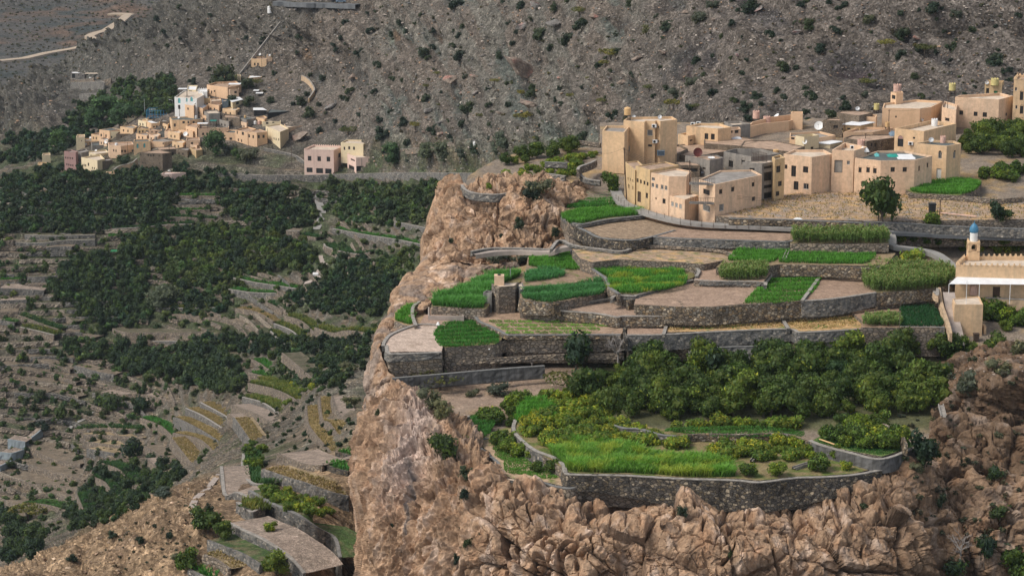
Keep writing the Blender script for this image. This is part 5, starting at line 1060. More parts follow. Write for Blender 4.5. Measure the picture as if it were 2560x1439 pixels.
    Vt = [(*p, zr) for p in Pw] + [(*p, zb) for p in Pw]; Ft = [tuple(t) for t in tri] + [(i, (i + 1) % n, n + (i + 1) % n, n + i) for i in range(n)]
    Vt[:n] = [(p[0], p[1], zr - par) for p in Pw]
    HB.append(BVHTree.FromPolygons(Vt, Ft)); o['zr'] = zr; return o
class _HM:
    def ray_cast(s, *a):
        best = (None, None, None, None)
        for b in HB:
            h = b.ray_cast(*a)
            if h[0] is not None and (best[0] is None or h[3] < best[3]): best = h
        return best
BV['houses'] = _HM()
def tank(x, yb, w, h, mat, label, crenel=False, stand=0, keys=('houses',), name='water_tank', ribs=True):
    hh = hit(x, yb + stand, keys) or hit(x, yb + stand); s = pxm(hh[0]); r = w / 2 / s; H = h / s / 0.98; st = stand / s; o = empty(name, hh[0], label=label, cat='water tank'); b = MB()
    k = 5 if ribs else 1; pr = [(r * 0.98, 0)]
    for i in range(k): pr += [(r, H * .82 * (i + .2) / k), (r, H * .82 * (i + .7) / k), (r * 0.955, H * .82 * (i + .9) / k)]
    if crenel: pr += [(r, H * .84), (r, H * .9), (r * 0.8, H * 0.9), (0.0, H * 0.9)]
    else: pr += [(r * 0.97, H * .84), (r * 0.6, H * .93), (r * 0.25, H * .95), (r * 0.25, H), (0, H)]
    b.lathe((0, 0, st), pr, 16)
    if crenel:
        for i in range(9): t = 6.283 * i / 9; b.box((r * .92 * math.cos(t), r * .92 * math.sin(t), st + H * .94), (r * .16, r * .4, H * .14), t, taper=0.7)
    b.build('tank_body', M[mat], o)
    if stand:
        f = MB()
        for sx in (-1, 1):
            for sy in (-1, 1): f.box((sx * r * .8, sy * r * .8, st / 2 - .1), (.12, .12, st + .2))
        f.box((0, 0, st - .05), (r * 2, r * 2, .1)); f.build('stand', M['iron'], o)
    return o
def dish(x, y, rp, label, mat='steel', face=(-0.3, -0.8, 0.5), keys=('houses', 'fields', 'shelf', 'hill'), stand=10, cat='satellite dish'):
    hh = hit(x, y + stand, keys) or hit(x, y + stand)
    s = pxm(hh[0]); r = rp / s; H = stand / s; o = empty('satellite_dish', hh[0], label=label, cat=cat); b = MB(); ax = Vector(face).normalized()
    pr = [(r * t, r * 0.28 * t * t) for t in (0, .25, .5, .75, 1)]; b.lathe((0, 0, H), pr, 20, axis=ax); b.lathe((0, 0, H), [(a * 0.99, c - 0.03) for a, c in pr][::-1], 20, axis=ax); b.build('reflector', M[mat], o)
    p = MB(); p.cyl((0, 0, -0.1), Vector((0, 0, H)) - ax * 0.05, 0.05, 0.04, 6); f = Vector((0, 0, H)) + ax * r * 0.9; e = Vector((0, 0, H)) - Vector((0, 0, r * 0.75)) + ax * r * .1
    p.cyl(e, f, 0.02, 0.02, 4); p.box(f, (0.12, 0.12, 0.12)); p.build('mast', M['iron'], o); return o
def acunit(x, y, label, d=None, onroof=False):
    hh = hit(x, y, ['houses']) or hit(x, y); s = 0.9; o = empty('air_conditioner', Vector(hh[0]) + (Vector(hh[1]) * 0.0 if onroof else Vector((0, -0.3, 0))), label=label, cat='air conditioner')
    b = MB(); b.box((0, 0, 0.35 if onroof else 0), (0.95, 0.5, 0.65)); b.build('casing', M['plwhite'], o)
    g = MB(); z = 0.35 if onroof else 0; g.cyl((-.1, -.255, z), (-.1, -.27, z), .26, .26, 12); g.box((0, 0, z - .36), (0.8, 0.4, 0.05)); g.build('fan_grille', M['black'], o); return o
def pole(x, yb, yt, label, lean=(0, 0), mat='iron', r=0.13, keys=('fields', 'shelf'), cross=True, name='utility_pole', cat='utility pole', lamp=False):
    hh = hit(x, yb, keys) or hit(x, yb); s = pxm(hh[0]); H = (yb - yt) / s / 0.98; o = empty(name, hh[0], label=label, cat=cat); b = MB(); top = Vector((lean[0] * H, lean[1] * H, H)); b.cyl((0, 0, -0.4), top, r, r * 0.65, 8); b.build('shaft', M[mat], o)
    if cross:
        c = MB(); c.box(top * 0.97, (0.5, 0.1, 0.1)); 
        for k in (0.97, 0.94, 0.91, 0.88): c.cyl(top * k + Vector((0, -.12, 0)), top * k + Vector((0, -.28, 0)), 0.05, 0.05, 6)
        c.build('insulators', M['iron'], o)
    if lamp: l = MB(); l.cyl(top, top + Vector((-1.2, 0, .2)), .05, .05, 5); l.box(top + Vector((-1.4, 0, .2)), (.6, .25, .12)); l.build('lamp_head', M['plwhite'], o)
    o['top'] = [float(v) for v in (Vector(hh[0]) + top)]; return o
def cable(a, b, sag, label, n=14, r=0.02):
    a = Vector(a); b = Vector(b); c = MB(); pv = None
    for i in range(n + 1):
        t = i / n; p = a.lerp(b, t) - Vector((0, 0, sag * 4 * t * (1 - t)))
        if pv is not None: c.cyl(pv - a, p - a, r, r, 4, cap=False)
        pv = p
    return c.build('overhead_cable', M['black'], loc=a, label=label, cat='cable')
# ------------------------------------------------------------------ the near village on the shelf
house([(1506, 327), (1561, 331), (1575, 314), (1516, 314)], 412, 65.0, 'tan', 'low blank left wing of the tall tan house at the village edge', roofm='r_grey')
house([(1559, 301), (1611, 305), (1615, 302), (1638, 303), (1640, 301), (1651, 303), (1693, 299), (1680, 291), (1570, 293)], 400, 65.0, 'tan', 'tall tan house with grille windows and a yellow tank on its roof',
      [(1625, 332, 13, 15, 'grille'), (1571, 372, 7, 14, 'grille'), (1646, 318, 4, 6, 'w'), (1646, 353, 4, 6, 'w'), (1625, 364, 10, 6, 'd')], 'r_pale')
house([(1720, 340), (1755, 333), (1725, 329), (1695, 335)], 362, 65.5, 'tan', 'small low tan block joined to the right of the tall tan house', [(1728, 351, 8, 4), (1746, 349, 7, 4)], 'r_pale')
house([(1795, 322), (1828, 318), (1800, 309), (1750, 308), (1716, 315)], 358, 66.0, 'tan', 'flat tan house with two air conditioners on its roof edge', [(1766, 341, 9, 15, 'd'), (1782, 342, 9, 15, 'd')], 'r_pale')
house([(1830, 313), (1876, 310), (1850, 303), (1810, 304)], 335, 66.6, 'greyblock', 'low grey roofed building behind the house with air conditioners', roofm='r_pale')
house([(1818, 326), (1852, 322), (1848, 317), (1822, 318)], 352, 66.0, 'tan2', 'small annex with a pierced balustrade left of the orange terrace', [(1827, 329, 10, 8, 'd'), (1842, 329, 10, 8, 'd'), (1840, 347, 14, 6, 'd')], 'r_grey')
house([(1868, 317), (1912, 308), (1972, 303), (2006, 291), (1990, 285), (1930, 292), (1880, 305)], 339, 66.0, 'orange', 'orange walled roof terrace with two pink tanks and a big tilted dish', roofm='r_mud', par=1.2)
house([(1977, 282), (2007, 283), (2007, 279), (1980, 278)], 312, 66.8, 'orange', 'tall blank orange wall block at the right end of the roof terrace', roofm='r_mud')
house([(1604, 372), (1690, 386), (1720, 372), (1700, 361), (1640, 361)], 396, 64.0, 'stonehouse', 'old brown stone house with mud roof left of the pile of rubble')
house([(1690, 386), (1735, 391), (1815, 378), (1830, 366), (1760, 357), (1700, 361)], 404, 64.0, 'stonehouse', 'wide mud roofed stone house behind the red dish', par=0.15)
house([(1760, 358), (1850, 365), (1900, 352), (1850, 340), (1760, 347)], 370, 65.5, 'stonehouse', 'mud roofed stone house in the middle of the old quarter', par=0.15)
house([(1850, 366), (1975, 379), (2012, 366), (1930, 350), (1860, 352)], 388, 64.8, 'stonehouse', 'large crumbling mud roof behind the bare block ruin', par=0.15)
house([(2034, 346), (2089, 338), (2050, 328), (1975, 332), (1974, 341)], 360, 65.6, 'orange', 'low orange rimmed house below the big white dish', [(2003, 350, 6, 6), (1982, 346, 8, 6)], 'r_grey')
house([(2057, 300), (2106, 302), (2100, 295), (2070, 295)], 324, 67.0, 'stonehouse', 'grey brown stone house with one dark opening behind the big dish', [(2089, 317, 11, 8)], par=0.2)
house([(2092, 282), (2148, 289), (2182, 282), (2160, 276), (2100, 277)], 302, 67.8, 'stonehouse', 'brown stone house with a small dish at the foot of the hill', par=0.2)
house([(2153, 291), (2190, 293), (2193, 287), (2165, 285)], 308, 67.5, 'orange', 'small orange walled hut under the yellow green tank')
house([(2108, 311), (2150, 313), (2183, 306), (2140, 302)], 328, 66.6, 'ochre', 'shed with a shiny white corrugated roof', [(2122, 322, 8, 5)], roof_out=0.3)
house([(2108, 331), (2182, 330), (2234, 319), (2150, 317)], 346, 66.2, 'orange', 'long low tan building with brown roof in front of the white sheet roof')
house([(2166, 353), (2237, 344), (2237, 335), (2130, 338), (2110, 345)], 380, 65.0, 'stonehouse', 'ruined mud house with small arched openings', [(2179, 362, 4, 9, 'arch'), (2189, 363, 5, 10, 'arch'), (2204, 362, 5, 10, 'arch'), (2222, 358, 3, 4)], par=0.2)
house([(2310, 328), (2391, 309), (2330, 300), (2237, 321)], 388, 65.2, 'tan', 'big tan house with a pink arched grille window and stained parapet', [(2251, 357, 13, 20, 'pinkarch'), (2285, 345, 5, 5)], 'r_pale', par=0.8)
house([(2301, 291), (2303, 285), (2262, 283), (2248, 291)], 322, 65.6, 'tan', 'sloping white topped stair house on the big tan house', [(2253, 310, 6, 10, 'w')], 'r_white', found=-3.0)
house([(2367, 365), (2403, 359), (2385, 352), (2330, 350), (2286, 358)], 449, 64.0, 'tan', 'two storey house with pointed arch windows and a white door', [(2350, 389, 8, 16, 'archw'), (2386, 388, 7, 16, 'archw'), (2347, 434, 11, 26, 'door')], 'r_dark')
house([(2287, 400), (2331, 390), (2262, 377), (2195, 377), (2137, 395), (2202, 402)], 478, 63.2, 'tan2', 'wide two storey house with a dark bitumen roof and arched windows',
      [(2150, 425, 7, 13, 'arch'), (2170, 425, 8, 13, 'arch'), (2187, 427, 8, 13, 'arch'), (2232, 424, 11, 12), (2262, 424, 11, 12), (2298, 421, 5, 13), (2319, 413, 5, 12), (2157, 460, 8, 13), (2182, 462, 9, 11), (2236, 456, 5, 5)], 'r_dark', par=0.35)
house([(2030, 393), (2081, 385), (2060, 374), (1985, 374), (1959, 385)], 477, 63.2, 'tan2', 'house with tall dark openings below a small cream roof room',
      [(1984, 428, 11, 28), (2014, 424, 12, 16), (1965, 417, 6, 11), (1990, 464, 11, 22, 'd'), (2015, 466, 12, 15, 'w')], 'r_pale')
house([(2010, 366), (2047, 361), (2030, 357), (1988, 362)], 390, 63.8, 'cream', 'small cream roof room with a green shuttered door', [(1994, 377, 8, 17, 'green'), (2030, 370, 7, 6)], 'r_pale', found=-4)
house([(2080, 375), (2135, 377), (2168, 367), (2112, 356)], 470, 63.2, 'tan2', 'tall plain house with a large grey blocked opening', [(2096, 416, 20, 32, 'grey'), (2121, 407, 7, 10, 'w')], 'r_pale', par=0.9)
house([(2040, 358), (2075, 360), (2104, 354), (2070, 350)], 370, 64.8, 'cream', 'low shed with bright white roof sheets behind the roof room', roof_out=0.2)
house([(1878, 392), (1952, 384), (1900, 372), (1840, 371), (1809, 379)], 436, 63.5, 'greyblock', 'roofless bare block building with two arched windows', [(1827, 410, 10, 17, 'arch'), (1858, 406, 8, 11, 'arch')], 'r_grey', par=1.6)
house([(1905, 409), (1936, 404), (1925, 400), (1856, 405)], 500, 62.6, 'greyblock', 'open concrete stair tower with dark landings', [(1920, 418, 22, 7), (1920, 441, 22, 22), (1920, 466, 22, 9), (1920, 488, 22, 16), (1880, 424, 12, 8)], 'r_pale', par=0.1)
house([(1937, 399), (1962, 394), (1950, 386), (1930, 392)], 500, 62.7, 'ochre', 'unfinished bay with arched window between stair tower and plain house', [(1946, 423, 12, 17, 'arch'), (1950, 459, 11, 13), (1944, 484, 10, 12)], 'r_grey')
house([(1788, 461), (1905, 437), (1880, 424), (1800, 426), (1748, 449)], 549, 61.8, 'tan2', 'two storey corner house with arched windows and rusty balconies',
      [(1802, 479, 9, 12, 'arch'), (1832, 473, 9, 12, 'arch'), (1883, 461, 8, 11, 'arch'), (1804, 519, 13, 18, 'grille'), (1884, 497, 9, 11), (1766, 480, 14, 13), (1766, 520, 16, 17, 'grille')], 'r_grey', par=0.3)
house([(1588, 426), (1610, 415), (1595, 402), (1562, 405)], 507, 62.0, 'ochre', 'old stained house end beside the path', [(1570, 447, 3, 8), (1576, 449, 3, 8), (1582, 452, 3, 8), (1572, 466, 4, 11), (1582, 470, 3, 10)], 'r_mud', par=0.2)
house([(1625, 425), (1697, 413), (1664, 404), (1589, 415)], 518, 61.9, 'ochre', 'ochre house with four small windows and a tall wooden door', [(1594, 451, 4, 10), (1602, 454, 4, 10), (1611, 457, 4, 10), (1619, 460, 4, 10), (1598, 492, 8, 27, 'wood'), (1617, 489, 5, 14)], 'r_mud', par=0.2)
house([(1672, 441), (1716, 441), (1728, 427), (1690, 421), (1627, 432)], 528, 61.9, 'tan2', 'tan house with paired windows and a bare block side wall', [(1632, 463, 6, 11, 'w'), (1642, 466, 6, 11, 'w'), (1655, 468, 6, 12, 'w'), (1665, 470, 6, 12, 'w'), (1633, 448, 7, 9, 'w'), (1660, 503, 7, 13), (1640, 496, 3, 5)], 'r_pale', par=0.25)
house([(1712, 499), (1746, 488), (1720, 481), (1674, 489)], 543, 61.8, 'tan2', 'single storey annex with three windows on the path', [(1681, 510, 6, 12, 'grille'), (1691, 513, 6, 12, 'grille'), (1701, 516, 6, 12, 'grille')], 'r_pale', par=0.15)
house([(1775, 401), (1809, 394), (1790, 387), (1713, 389)], 446, 63.0, 'greyblock', 'grey block house carrying the dark red dish', [(1746, 419, 5, 6), (1760, 421, 7, 5)], 'r_mud', par=0.2)
house([(1700, 413), (1750, 414), (1742, 404), (1690, 405)], 446, 62.8, 'stonehouse', 'low mud roofed shelter open to a dark room', [(1725, 425, 38, 9, 'd')], 'r_mud', par=0.1)
house([(2300, 272), (2328, 268), (2358, 253), (2290, 249), (2210, 258), (2206, 270)], 312, 67.0, 'orange', 'broad flat roofed orange house under the crenellated water tower', [(2201, 290, 6, 8), (2240, 292, 4, 5)], 'r_pale')
house([(2241, 233), (2258, 231), (2255, 228), (2227, 230)], 262, 70.0, 'orange', 'narrow rooftop turret room carrying a white streaked tank', [(2234, 243, 7, 10)], 'r_mud', found=3)
house([(2355, 268), (2390, 276), (2394, 262), (2360, 252)], 312, 67.0, 'tan2', 'low link building between the orange house and the big square house', [(2368, 299, 8, 8)], 'r_pale')
house([(2498, 249), (2533, 240), (2500, 232), (2400, 238), (2388, 243)], 312, 67.0, 'tan2', 'big square tan house with three small square windows', [(2403, 282, 9, 11), (2439, 285, 9, 11), (2462, 287, 10, 12), (2516, 286, 5, 8)], 'r_pale', par=0.6)
house([(2505, 215), (2510, 210), (2470, 208), (2462, 213)], 250, 68.0, 'ochre', 'crenellated roof room with a green door on the big square house', [(2489, 237, 9, 20, 'green'), (2469, 229, 7, 17)], 'r_mud', crenel=True, found=-4)
house([(2535, 198), (2640, 201), (2640, 188), (2545, 188)], 302, 67.6, 'tan', 'tall narrow crenellated house at the right edge', [(2540, 223, 5, 9, 'w'), (2541, 268, 5, 9, 'w'), (2554, 240, 8, 22, 'arch'), (2554, 275, 8, 20, 'arch')], 'r_mud', crenel=True)
# mosque and its outbuildings
house([(2390, 662), (2640, 666), (2640, 640), (2412, 640)], 742, 54.6, 'tan', 'mosque with a scalloped parapet and minaret', [(2491, 729, 18, 26, 'wood')], 'r_pale', par=0.7, name='mosque', cat='mosque', crenel=True, found=4)
house([(2387, 761), (2458, 761), (2448, 740), (2381, 746)], 849, 49.6, 'tan', 'plain tan block with a drain pipe in front of the mosque', [(2385, 775, 2, 8, 'teal')], 'r_pale', par=0.15, found=3)
house([(2460, 816), (2466, 816), (2462, 808), (2455, 808)], 846, 49.6, 'tan', 'low rendered step block right of the tan block', roofm='r_pale', par=0.05)
house([(2389, 741), (2427, 743), (2430, 722), (2392, 722)], 762, 52.8, 'tan2', 'small pale washroom block under the canopy of the mosque', roofm='r_pale', par=0.2)
h = PZ(2432, 645, zroof((2390, 662), 742, 54.6) - 0.4); mn = empty('minaret', h, label='minaret with arched lantern, white drum and blue dome', cat='minaret')
b = MB(); s = F / DZ(645, h[2]); w = 28 / s
b.box((0, 0, 0.6), (w, w, 1.6))
for sx in (-1, 1):
    for sy in (-1, 1): b.box((sx * w * .38, sy * w * .38, 2.0), (w * .24, w * .24, 1.4))
b.box((0, 0, 2.85), (w, w, .4))
for sx in (-1, 1):
    for sy in (-1, 1): b.box((sx * w * .42, sy * w * .42, 3.2), (w * .16, w * .16, .4), taper=.4)
for ax in (0, 1):
    for sg in (-1, 1):
        for k in range(6):
            t = math.pi * (k + .5) / 6; u = w * .26 * math.cos(t); zz = 2.25 + .45 * math.sin(t); hh = 2.65 - zz
            c = (u, sg * w * .46, zz + hh / 2) if ax == 0 else (sg * w * .46, u, zz + hh / 2); b.box(c, (.13, .14, hh) if ax == 0 else (.14, .13, hh))
b.build('lantern', M['tan'], mn)
b = MB(); b.lathe((0, 0, 3.05), [(w * .34, 0), (w * .34, 1.6), (w * .3, 1.62)], 20); b.build('drum', M['white'], mn)
b = MB(); r = w * .4; b.lathe((0, 0, 4.6), [(r * .86, 0), (r, .25), (r * 1.0, .55), (r * .88, .95), (r * .62, 1.3), (r * .3, 1.55), (r * .06, 1.75), (.03, 2.1), (0, 2.2)], 24); b.build('dome', M['domeb'], mn, smooth=True)
cz_ = zroof((2390, 692), 742, 54.6); a0 = PZ(2372, 710, cz_ - .7); a1 = PZ(2700, 712, cz_ - .7); b0 = PZ(2392, 692, cz_); b1 = PZ(2700, 694, cz_); o0 = a0.copy()
cn = empty('canopy', o0, label='long white corrugated canopy along the mosque front', cat='canopy'); b = MB(); n = 150
V = []
for i in range(n + 1):
    t = i / n; dz = 0.03 * (i % 2)
    for (p, q) in ((a0, a1), (b0, b1)): v = p + (q - p) * t - o0; V.append((v[0], v[1], v[2] + dz))
b.add(V, [(2 * i, 2 * i + 2, 2 * i + 3, 2 * i + 1) for i in range(n)]); b.build('roof_sheet', M['r_white'], cn)
b = MB()
for t in (0.002, 0.235, 0.47): p = a0 + (a1 - a0) * t - o0; b.cyl((p[0], p[1], -3.4), (p[0], p[1], 0), .06, .06, 6)
b.build('posts', M['plwhite'], cn)
wall([(2462, 744), (2560, 748), (2640, 750)], 54.8, 2.0, 'tanwall', 'low tan yard wall right of the mosque door', cap='cap', cat='wall', name='yard_wall')
wall([(2333, 728), (2345, 738), (2348, 720)], 56.4, 1.2, 'tanwall', 'short tan gate wall at the top of the alley', cap='cap', cat='wall', name='yard_wall')
# pump house
house([(1247, 717), (1288, 714), (1297, 705), (1229, 709)], 769, 53.6, 'drystone', 'square stone pump house with a pale roof slab', [(1240, 728, 3, 7), (1236, 741, 3, 6)], 'r_pale', par=0.05, name='pump_house', cat='hut')
house([(1229, 733), (1233, 727), (1216, 725), (1208, 730)], 766, 53.6, 'concrete', 'low concrete cistern against the pump house', roofm='r_grey', name='cistern', cat='cistern')
house([(1299, 724), (1312, 722), (1306, 706), (1292, 712)], 766, 53.6, 'concrete', 'concrete stair block right of the pump house', roofm='r_pale', name='stair_block', cat='stair block', par=0.05)
o = house([(1065, 777), (1070, 789), (1160, 790), (1150, 766), (1070, 763)][1:] , 800, 52.0, 'pave', 'long pale concrete trough with earth in it', roofm='r_mud', par=0.25, name='water_trough', cat='trough')
hh = hit(1248, 711, ['houses']); b = MB(); b.box((0, 0, .85), (1.7, 1.5, 1.7)); ct = empty('box_tank', hh[0], label='pinkish box tank on the pump house roof', cat='water tank'); b.build('tank_body', M['tan2'], ct); b = MB(); b.cyl((0, -.2, 1.7), (0, -.2, 1.85), .3, .3, 12); b.build('lid', M['black'], ct)
# balconies and rails of the corner house
def railing(pts, z, hgt, label, name='railing', mat='iron', slab=None):
    L = resample(np.array([PZ(x, y, z) for x, y in pts]), 0.35); o = empty(name, L[0], label=label, cat=name); b = MB()
    for i, p in enumerate(L - L[0]):
        b.box((p[0], p[1], hgt / 2), (0.05, 0.05, hgt))
        if i: a = (L - L[0])[i - 1]; b.cyl((a[0], a[1], hgt), (p[0], p[1], hgt), .04, .04, 4); b.cyl((a[0], a[1], .1), (p[0], p[1], .1), .03, .03, 4)
    b.build('bars', M[mat], o)
    if slab:
        c = MB(); m_ = (L - L[0]).mean(0); e = (L - L[0])[-1]; c.box((m_[0], m_[1] + slab / 2, -.12), (abs(e[0]) + .2, slab, .22), math.atan2(e[1], e[0])); c.build('slab', M['concrete'], o)
    return o
railing([(1726, 505), (1756, 509), (1786, 507)], 65.0, 1.0, 'lower rusty balcony of the corner house', 'balcony', slab=1.6)
railing([(1726, 457), (1756, 461), (1787, 459)], 68.4, 1.0, 'upper rusty balcony rail of the corner house', 'balcony', slab=1.6)
railing([(1880, 404), (1900, 408), (1918, 405), (1900, 400), (1880, 402)], zroof((1905, 409), 500, 62.6) + .1, 1.6, 'barred cage on top of the stair tower', 'cage')
# things on the roofs
tank(1568.5, 287, 17, 20, 'pltan', 'ribbed yellow tank on a black frame on the tall tan house', stand=14)
tank(1890, 296, 17, 19, 'plpink', 'raised pink crenellated tank on the orange terrace', crenel=True, stand=14)
tank(1917, 309, 18, 18, 'plpink', 'lower pink crenellated tank on the orange terrace', crenel=True)
tank(2243, 232, 20, 21, 'plpink', 'streaked crenellated tank on the turret room', crenel=True)
tank(2191, 274, 14, 15, 'plyel', 'yellow green tank at the foot of the hill', crenel=True, stand=10)
tank(2336, 315, 16, 18, 'plwhite', 'pale crenellated tank on the big tan house', crenel=True)
tank(2357, 357, 14, 17, 'plpink', 'pink crenellated tank on the arched window house', crenel=True)
tank(2153, 369, 20, 20, 'plpink', 'big pink crenellated tank between the plain house and the ruin', crenel=True)
tank(2218, 317, 11, 12, 'pltan', 'small cream tank on a pole stand by the blue cloth', crenel=True, stand=10)
tank(2487, 213, 20, 17, 'plyel', 'crenellated yellow tank above the roof room with the green door', crenel=True)
tank(2380, 226, 17, 18, 'plyel', 'cream crenellated tank left of the roof room', crenel=True, stand=12)
tank(1940, 382, 15, 9, 'pltan', 'squat cream tank on the bare block building')
tank(2434, 736, 21, 26, 'plpink', 'ribbed beige tank above the tan block by the mosque', crenel=True)
dish(1585, 292, 4.5, 'small white dish behind the yellow tank', stand=6); dish(1650, 293, 5.5, 'white dish on the right part of the tall tan house roof', stand=6)
dish(1941, 293, 10, 'large tilted cream dish on the orange terrace', mat='plwhite', face=(-0.7, -0.2, 0.7), stand=10); dish(1904, 305, 4, 'small grey dish between the two pink tanks', stand=5)
dish(2047, 315, 11.5, 'largest white satellite dish in the middle of the village', mat='plwhite', stand=13); dish(2144, 272, 5.5, 'small dish on the brown stone house by the hill', stand=7)
dish(1744, 381, 11.5, 'dark red brown satellite dish', mat='red', face=(0.1, -0.9, 0.3), stand=13); dish(2012, 355, 6, 'white dish on the cream roof room', mat='plwhite', stand=8)
dish(2304, 298, 5.5, 'white dish beside the sloping stair house', mat='plwhite', face=(0.7, -0.6, 0.3), stand=10); dish(2328, 350, 6.5, 'grey dish on the arched window house', stand=9)
dish(2467, 207, 5, 'tiny dish by the crenellated roof room', stand=8); dish(1758, 431, 5, 'small greenish dish on the corner house roof', face=(-.5, -.5, .7), stand=4)
dish(1778, 396, 9, 'white upturned dish lying on the grey block house', mat='plwhite', face=(0, -.15, 1), stand=2)
for (x, y, lb) in [(1732, 314, 'left of two roof edge air conditioners'), (1746, 312, 'right of two roof edge air conditioners'), (2131, 372, 'white air conditioner on the plain house roof')]: acunit(x, y, lb, onroof=True)
for (x, y, lb) in [(1635, 314, 'upper air conditioner on the tall tan house'), (1637, 353, 'lower air conditioner on the tall tan house'), (2276, 358, 'air conditioner beside the pink arched window')]: acunit(x, y, lb)
hh = hit(1652, 388, ['houses']); b = MB(); b.box((0, 0, .5), (1.5, 1.1, 1.0)); ac = empty('air_cooler', hh[0], label='grey box cooler on the brown stone house', cat='air cooler'); b.build('casing', M['bluegrey'], ac); b = MB(); [b.box((0, -.56, .2 + .13 * k), (1.3, .02, .05)) for k in range(6)]; b.build('louvres', M['black'], ac)
# white canopy, green tarpaulin, pale slab, bins
def cloth(x, y, w, d, h, mat, label, name='tarpaulin', cat='tarpaulin', keys=('houses', 'fields', 'shelf')):
    hh = hit(x, y, keys); s = pxm(hh[0]); n = 9; V = []; a, b_ = w / s, d
    for j in range(n):
        for i in range(n):
            u, v = i / (n - 1) - .5, j / (n - 1) - .5; zz = h * max(0, 1 - (2 * max(abs(u), abs(v))) ** 3) * R.uniform(.6, 1.1) + .03; V.append((u * a * R.uniform(.92, 1.05), v * b_ * R.uniform(.92, 1.05), zz))
    return link(name, mesh(name, np.array(V), [tuple(map(int, f)) for f in gridfaces(n, n)][::-1], M[mat], smooth=True), loc=hh[0], label=label, cat=cat)
cloth(2232, 390, 28, 3, .35, 'tarp', 'crumpled green tarpaulin on the dark roof'); cloth(2192, 390, 12, 2, .6, 'teal', 'pale teal crate cover on the dark roof', 'covered_crate', 'crate'); cloth(2262, 392, 46, 6, .08, 'r_white', 'white sheet laid on the dark roof', 'roof_sheet', 'sheet')
cloth(2232, 338, 18, 3, .9, 'bluegrey', 'blue grey cloth thrown over a pole frame'); cloth(1840, 345, 26, 3, .3, 'r_white', 'white plastic sheet on the mud roof', 'plastic_sheet', 'sheet'); cloth(2162, 378, 20, 2.5, .9, 'plwhite', 'white awning at the edge of the dark roof', 'awning', 'awning')
cloth(1995, 549, 24, .8, .35, 'plwhite', 'white sacks lying along the path wall', 'sacks', 'sacks'); cloth(1095, 812, 9, 1.0, .5, 'plwhite', 'white bundle at the edge of the ridged green field', 'bundle', 'bundle')
for (x, y, w, lb) in [(1260, 875, 5, 'turquoise scrap of plastic on the straw strip, left one'), (1290, 881, 5, 'turquoise scrap of plastic on the straw strip, right one'), (1223, 873, 4, 'white scrap on the straw strip')]: cloth(x, y, w, .4, .15, 'tarp' if 'turq' in lb else 'plwhite', lb, 'plastic_scrap', 'litter')
def bin_(x, y, mat, label, w=.6, h=1.0):
    hh = hit(x, y); o = empty('waste_bin', hh[0], label=label, cat='bin'); b = MB(); b.box((0, 0, h / 2 + .05), (w, w, h), taper=1.15); b.build('body', M[mat], o); b = MB(); b.box((0, 0, h + .1), (w * 1.25, w * 1.25, .1)); b.build('lid', M[mat], o)
bin_(2330, 530, 'black', 'black bin on the dry lot beside a pole', 1.1, 1.5); bin_(2440, 852, 'iron', 'brown bin at the foot of the tan block', .8, 1.2)
def pipes(x0, y0, x1, y1, z, label, mat='plpink', n=3, cat='pipes'):
    a, b_ = PZ(x0, y0, z), PZ(x1, y1, z); c = MB(); t = (b_ - a); t = np.array((-t[1], t[0], 0)) / np.linalg.norm(t)
    for k in range(n): c.cyl(t * .16 * k, b_ - a + t * .16 * k, .07, .07, 7)
    return c.build('pipe_bundle', M[mat], loc=a, label=label, cat=cat)
pipes(2350, 532, 2440, 541, 62.9, 'pinkish pipes lying on the dry lot'); pipes(2048, 1097, 2085, 1110, 47.95, 'orange poles lying on the corner plot wall', 'pltan', 2, 'poles'); pipes(1262, 1197, 1310, 1204, 44.6, 'pale planks on the cliff ledge', 'r_pale', 3, 'planks')
# poles
pl = []
for (x, yb, yt, lb, ln, ky) in [(1567, 507, 370, 'leaning wooden utility pole at the left end of the path', (-0.06, 0), None), (1725, 558, 402, 'wooden utility pole in front of the single storey annex', (-0.02, 0), None), (1776, 565, 475, 'thin grey pole in front of the corner house', (0, 0), None),
    (2196, 562, 462, 'brown pole in front of the big bushy tree, left of two', (-0.02, 0), None), (2230, 615, 490, 'brown pole in front of the big bushy tree, right of two', (-0.02, 0), None), (2346, 621, 500, 'dark pole standing on the footpath by the mosque', (0, 0), None),
    (1809, 356, 308, 'pole at the corner of the house with air conditioners', (0, 0), None), (1654, 358, 287, 'rusty pole against the tall tan house', (0, 0), None), (2356, 325, 252, 'black pole left of two beside the link building', (0, 0), None), (2364, 325, 240, 'black pole right of two beside the link building', (0.04, 0), None),
    (2544, 300, 172, 'tall steel mast in front of the crenellated house', (0, 0), None), (2221, 332, 275, 'black pole with insulators behind the ruined mud house', (0, 0), None), (2111, 345, 300, 'black pole by the shiny corrugated roof', (0, 0), None), (2163, 372, 334, 'black post behind the big pink tank', (0, 0), None), (2202, 392, 352, 'grey post beside the ruined arches', (0, 0), None)]:
    pl.append(pole(x, yb, yt, lb, lean=ln, keys=None, r=0.14 if yb > 450 else 0.1))
pole(1276, 700, 665, 'steel mast with antennas behind the pump house', keys=('houses', 'fields', 'shelf'), mat='steel', r=.07)
pole(2415, 760, 700, 'white post with a bracket above the tan block', keys=('houses', 'fields', 'shelf'), mat='plwhite', r=.06, cross=False, name='post', cat='post')
pole(2247, 860, 745, 'thin wooden stake with wire by the dark green plot', keys=None, mat='bark', r=.05, cross=False, name='stake', cat='stake')
T = lambda i: Vector(pl[i]['top'])
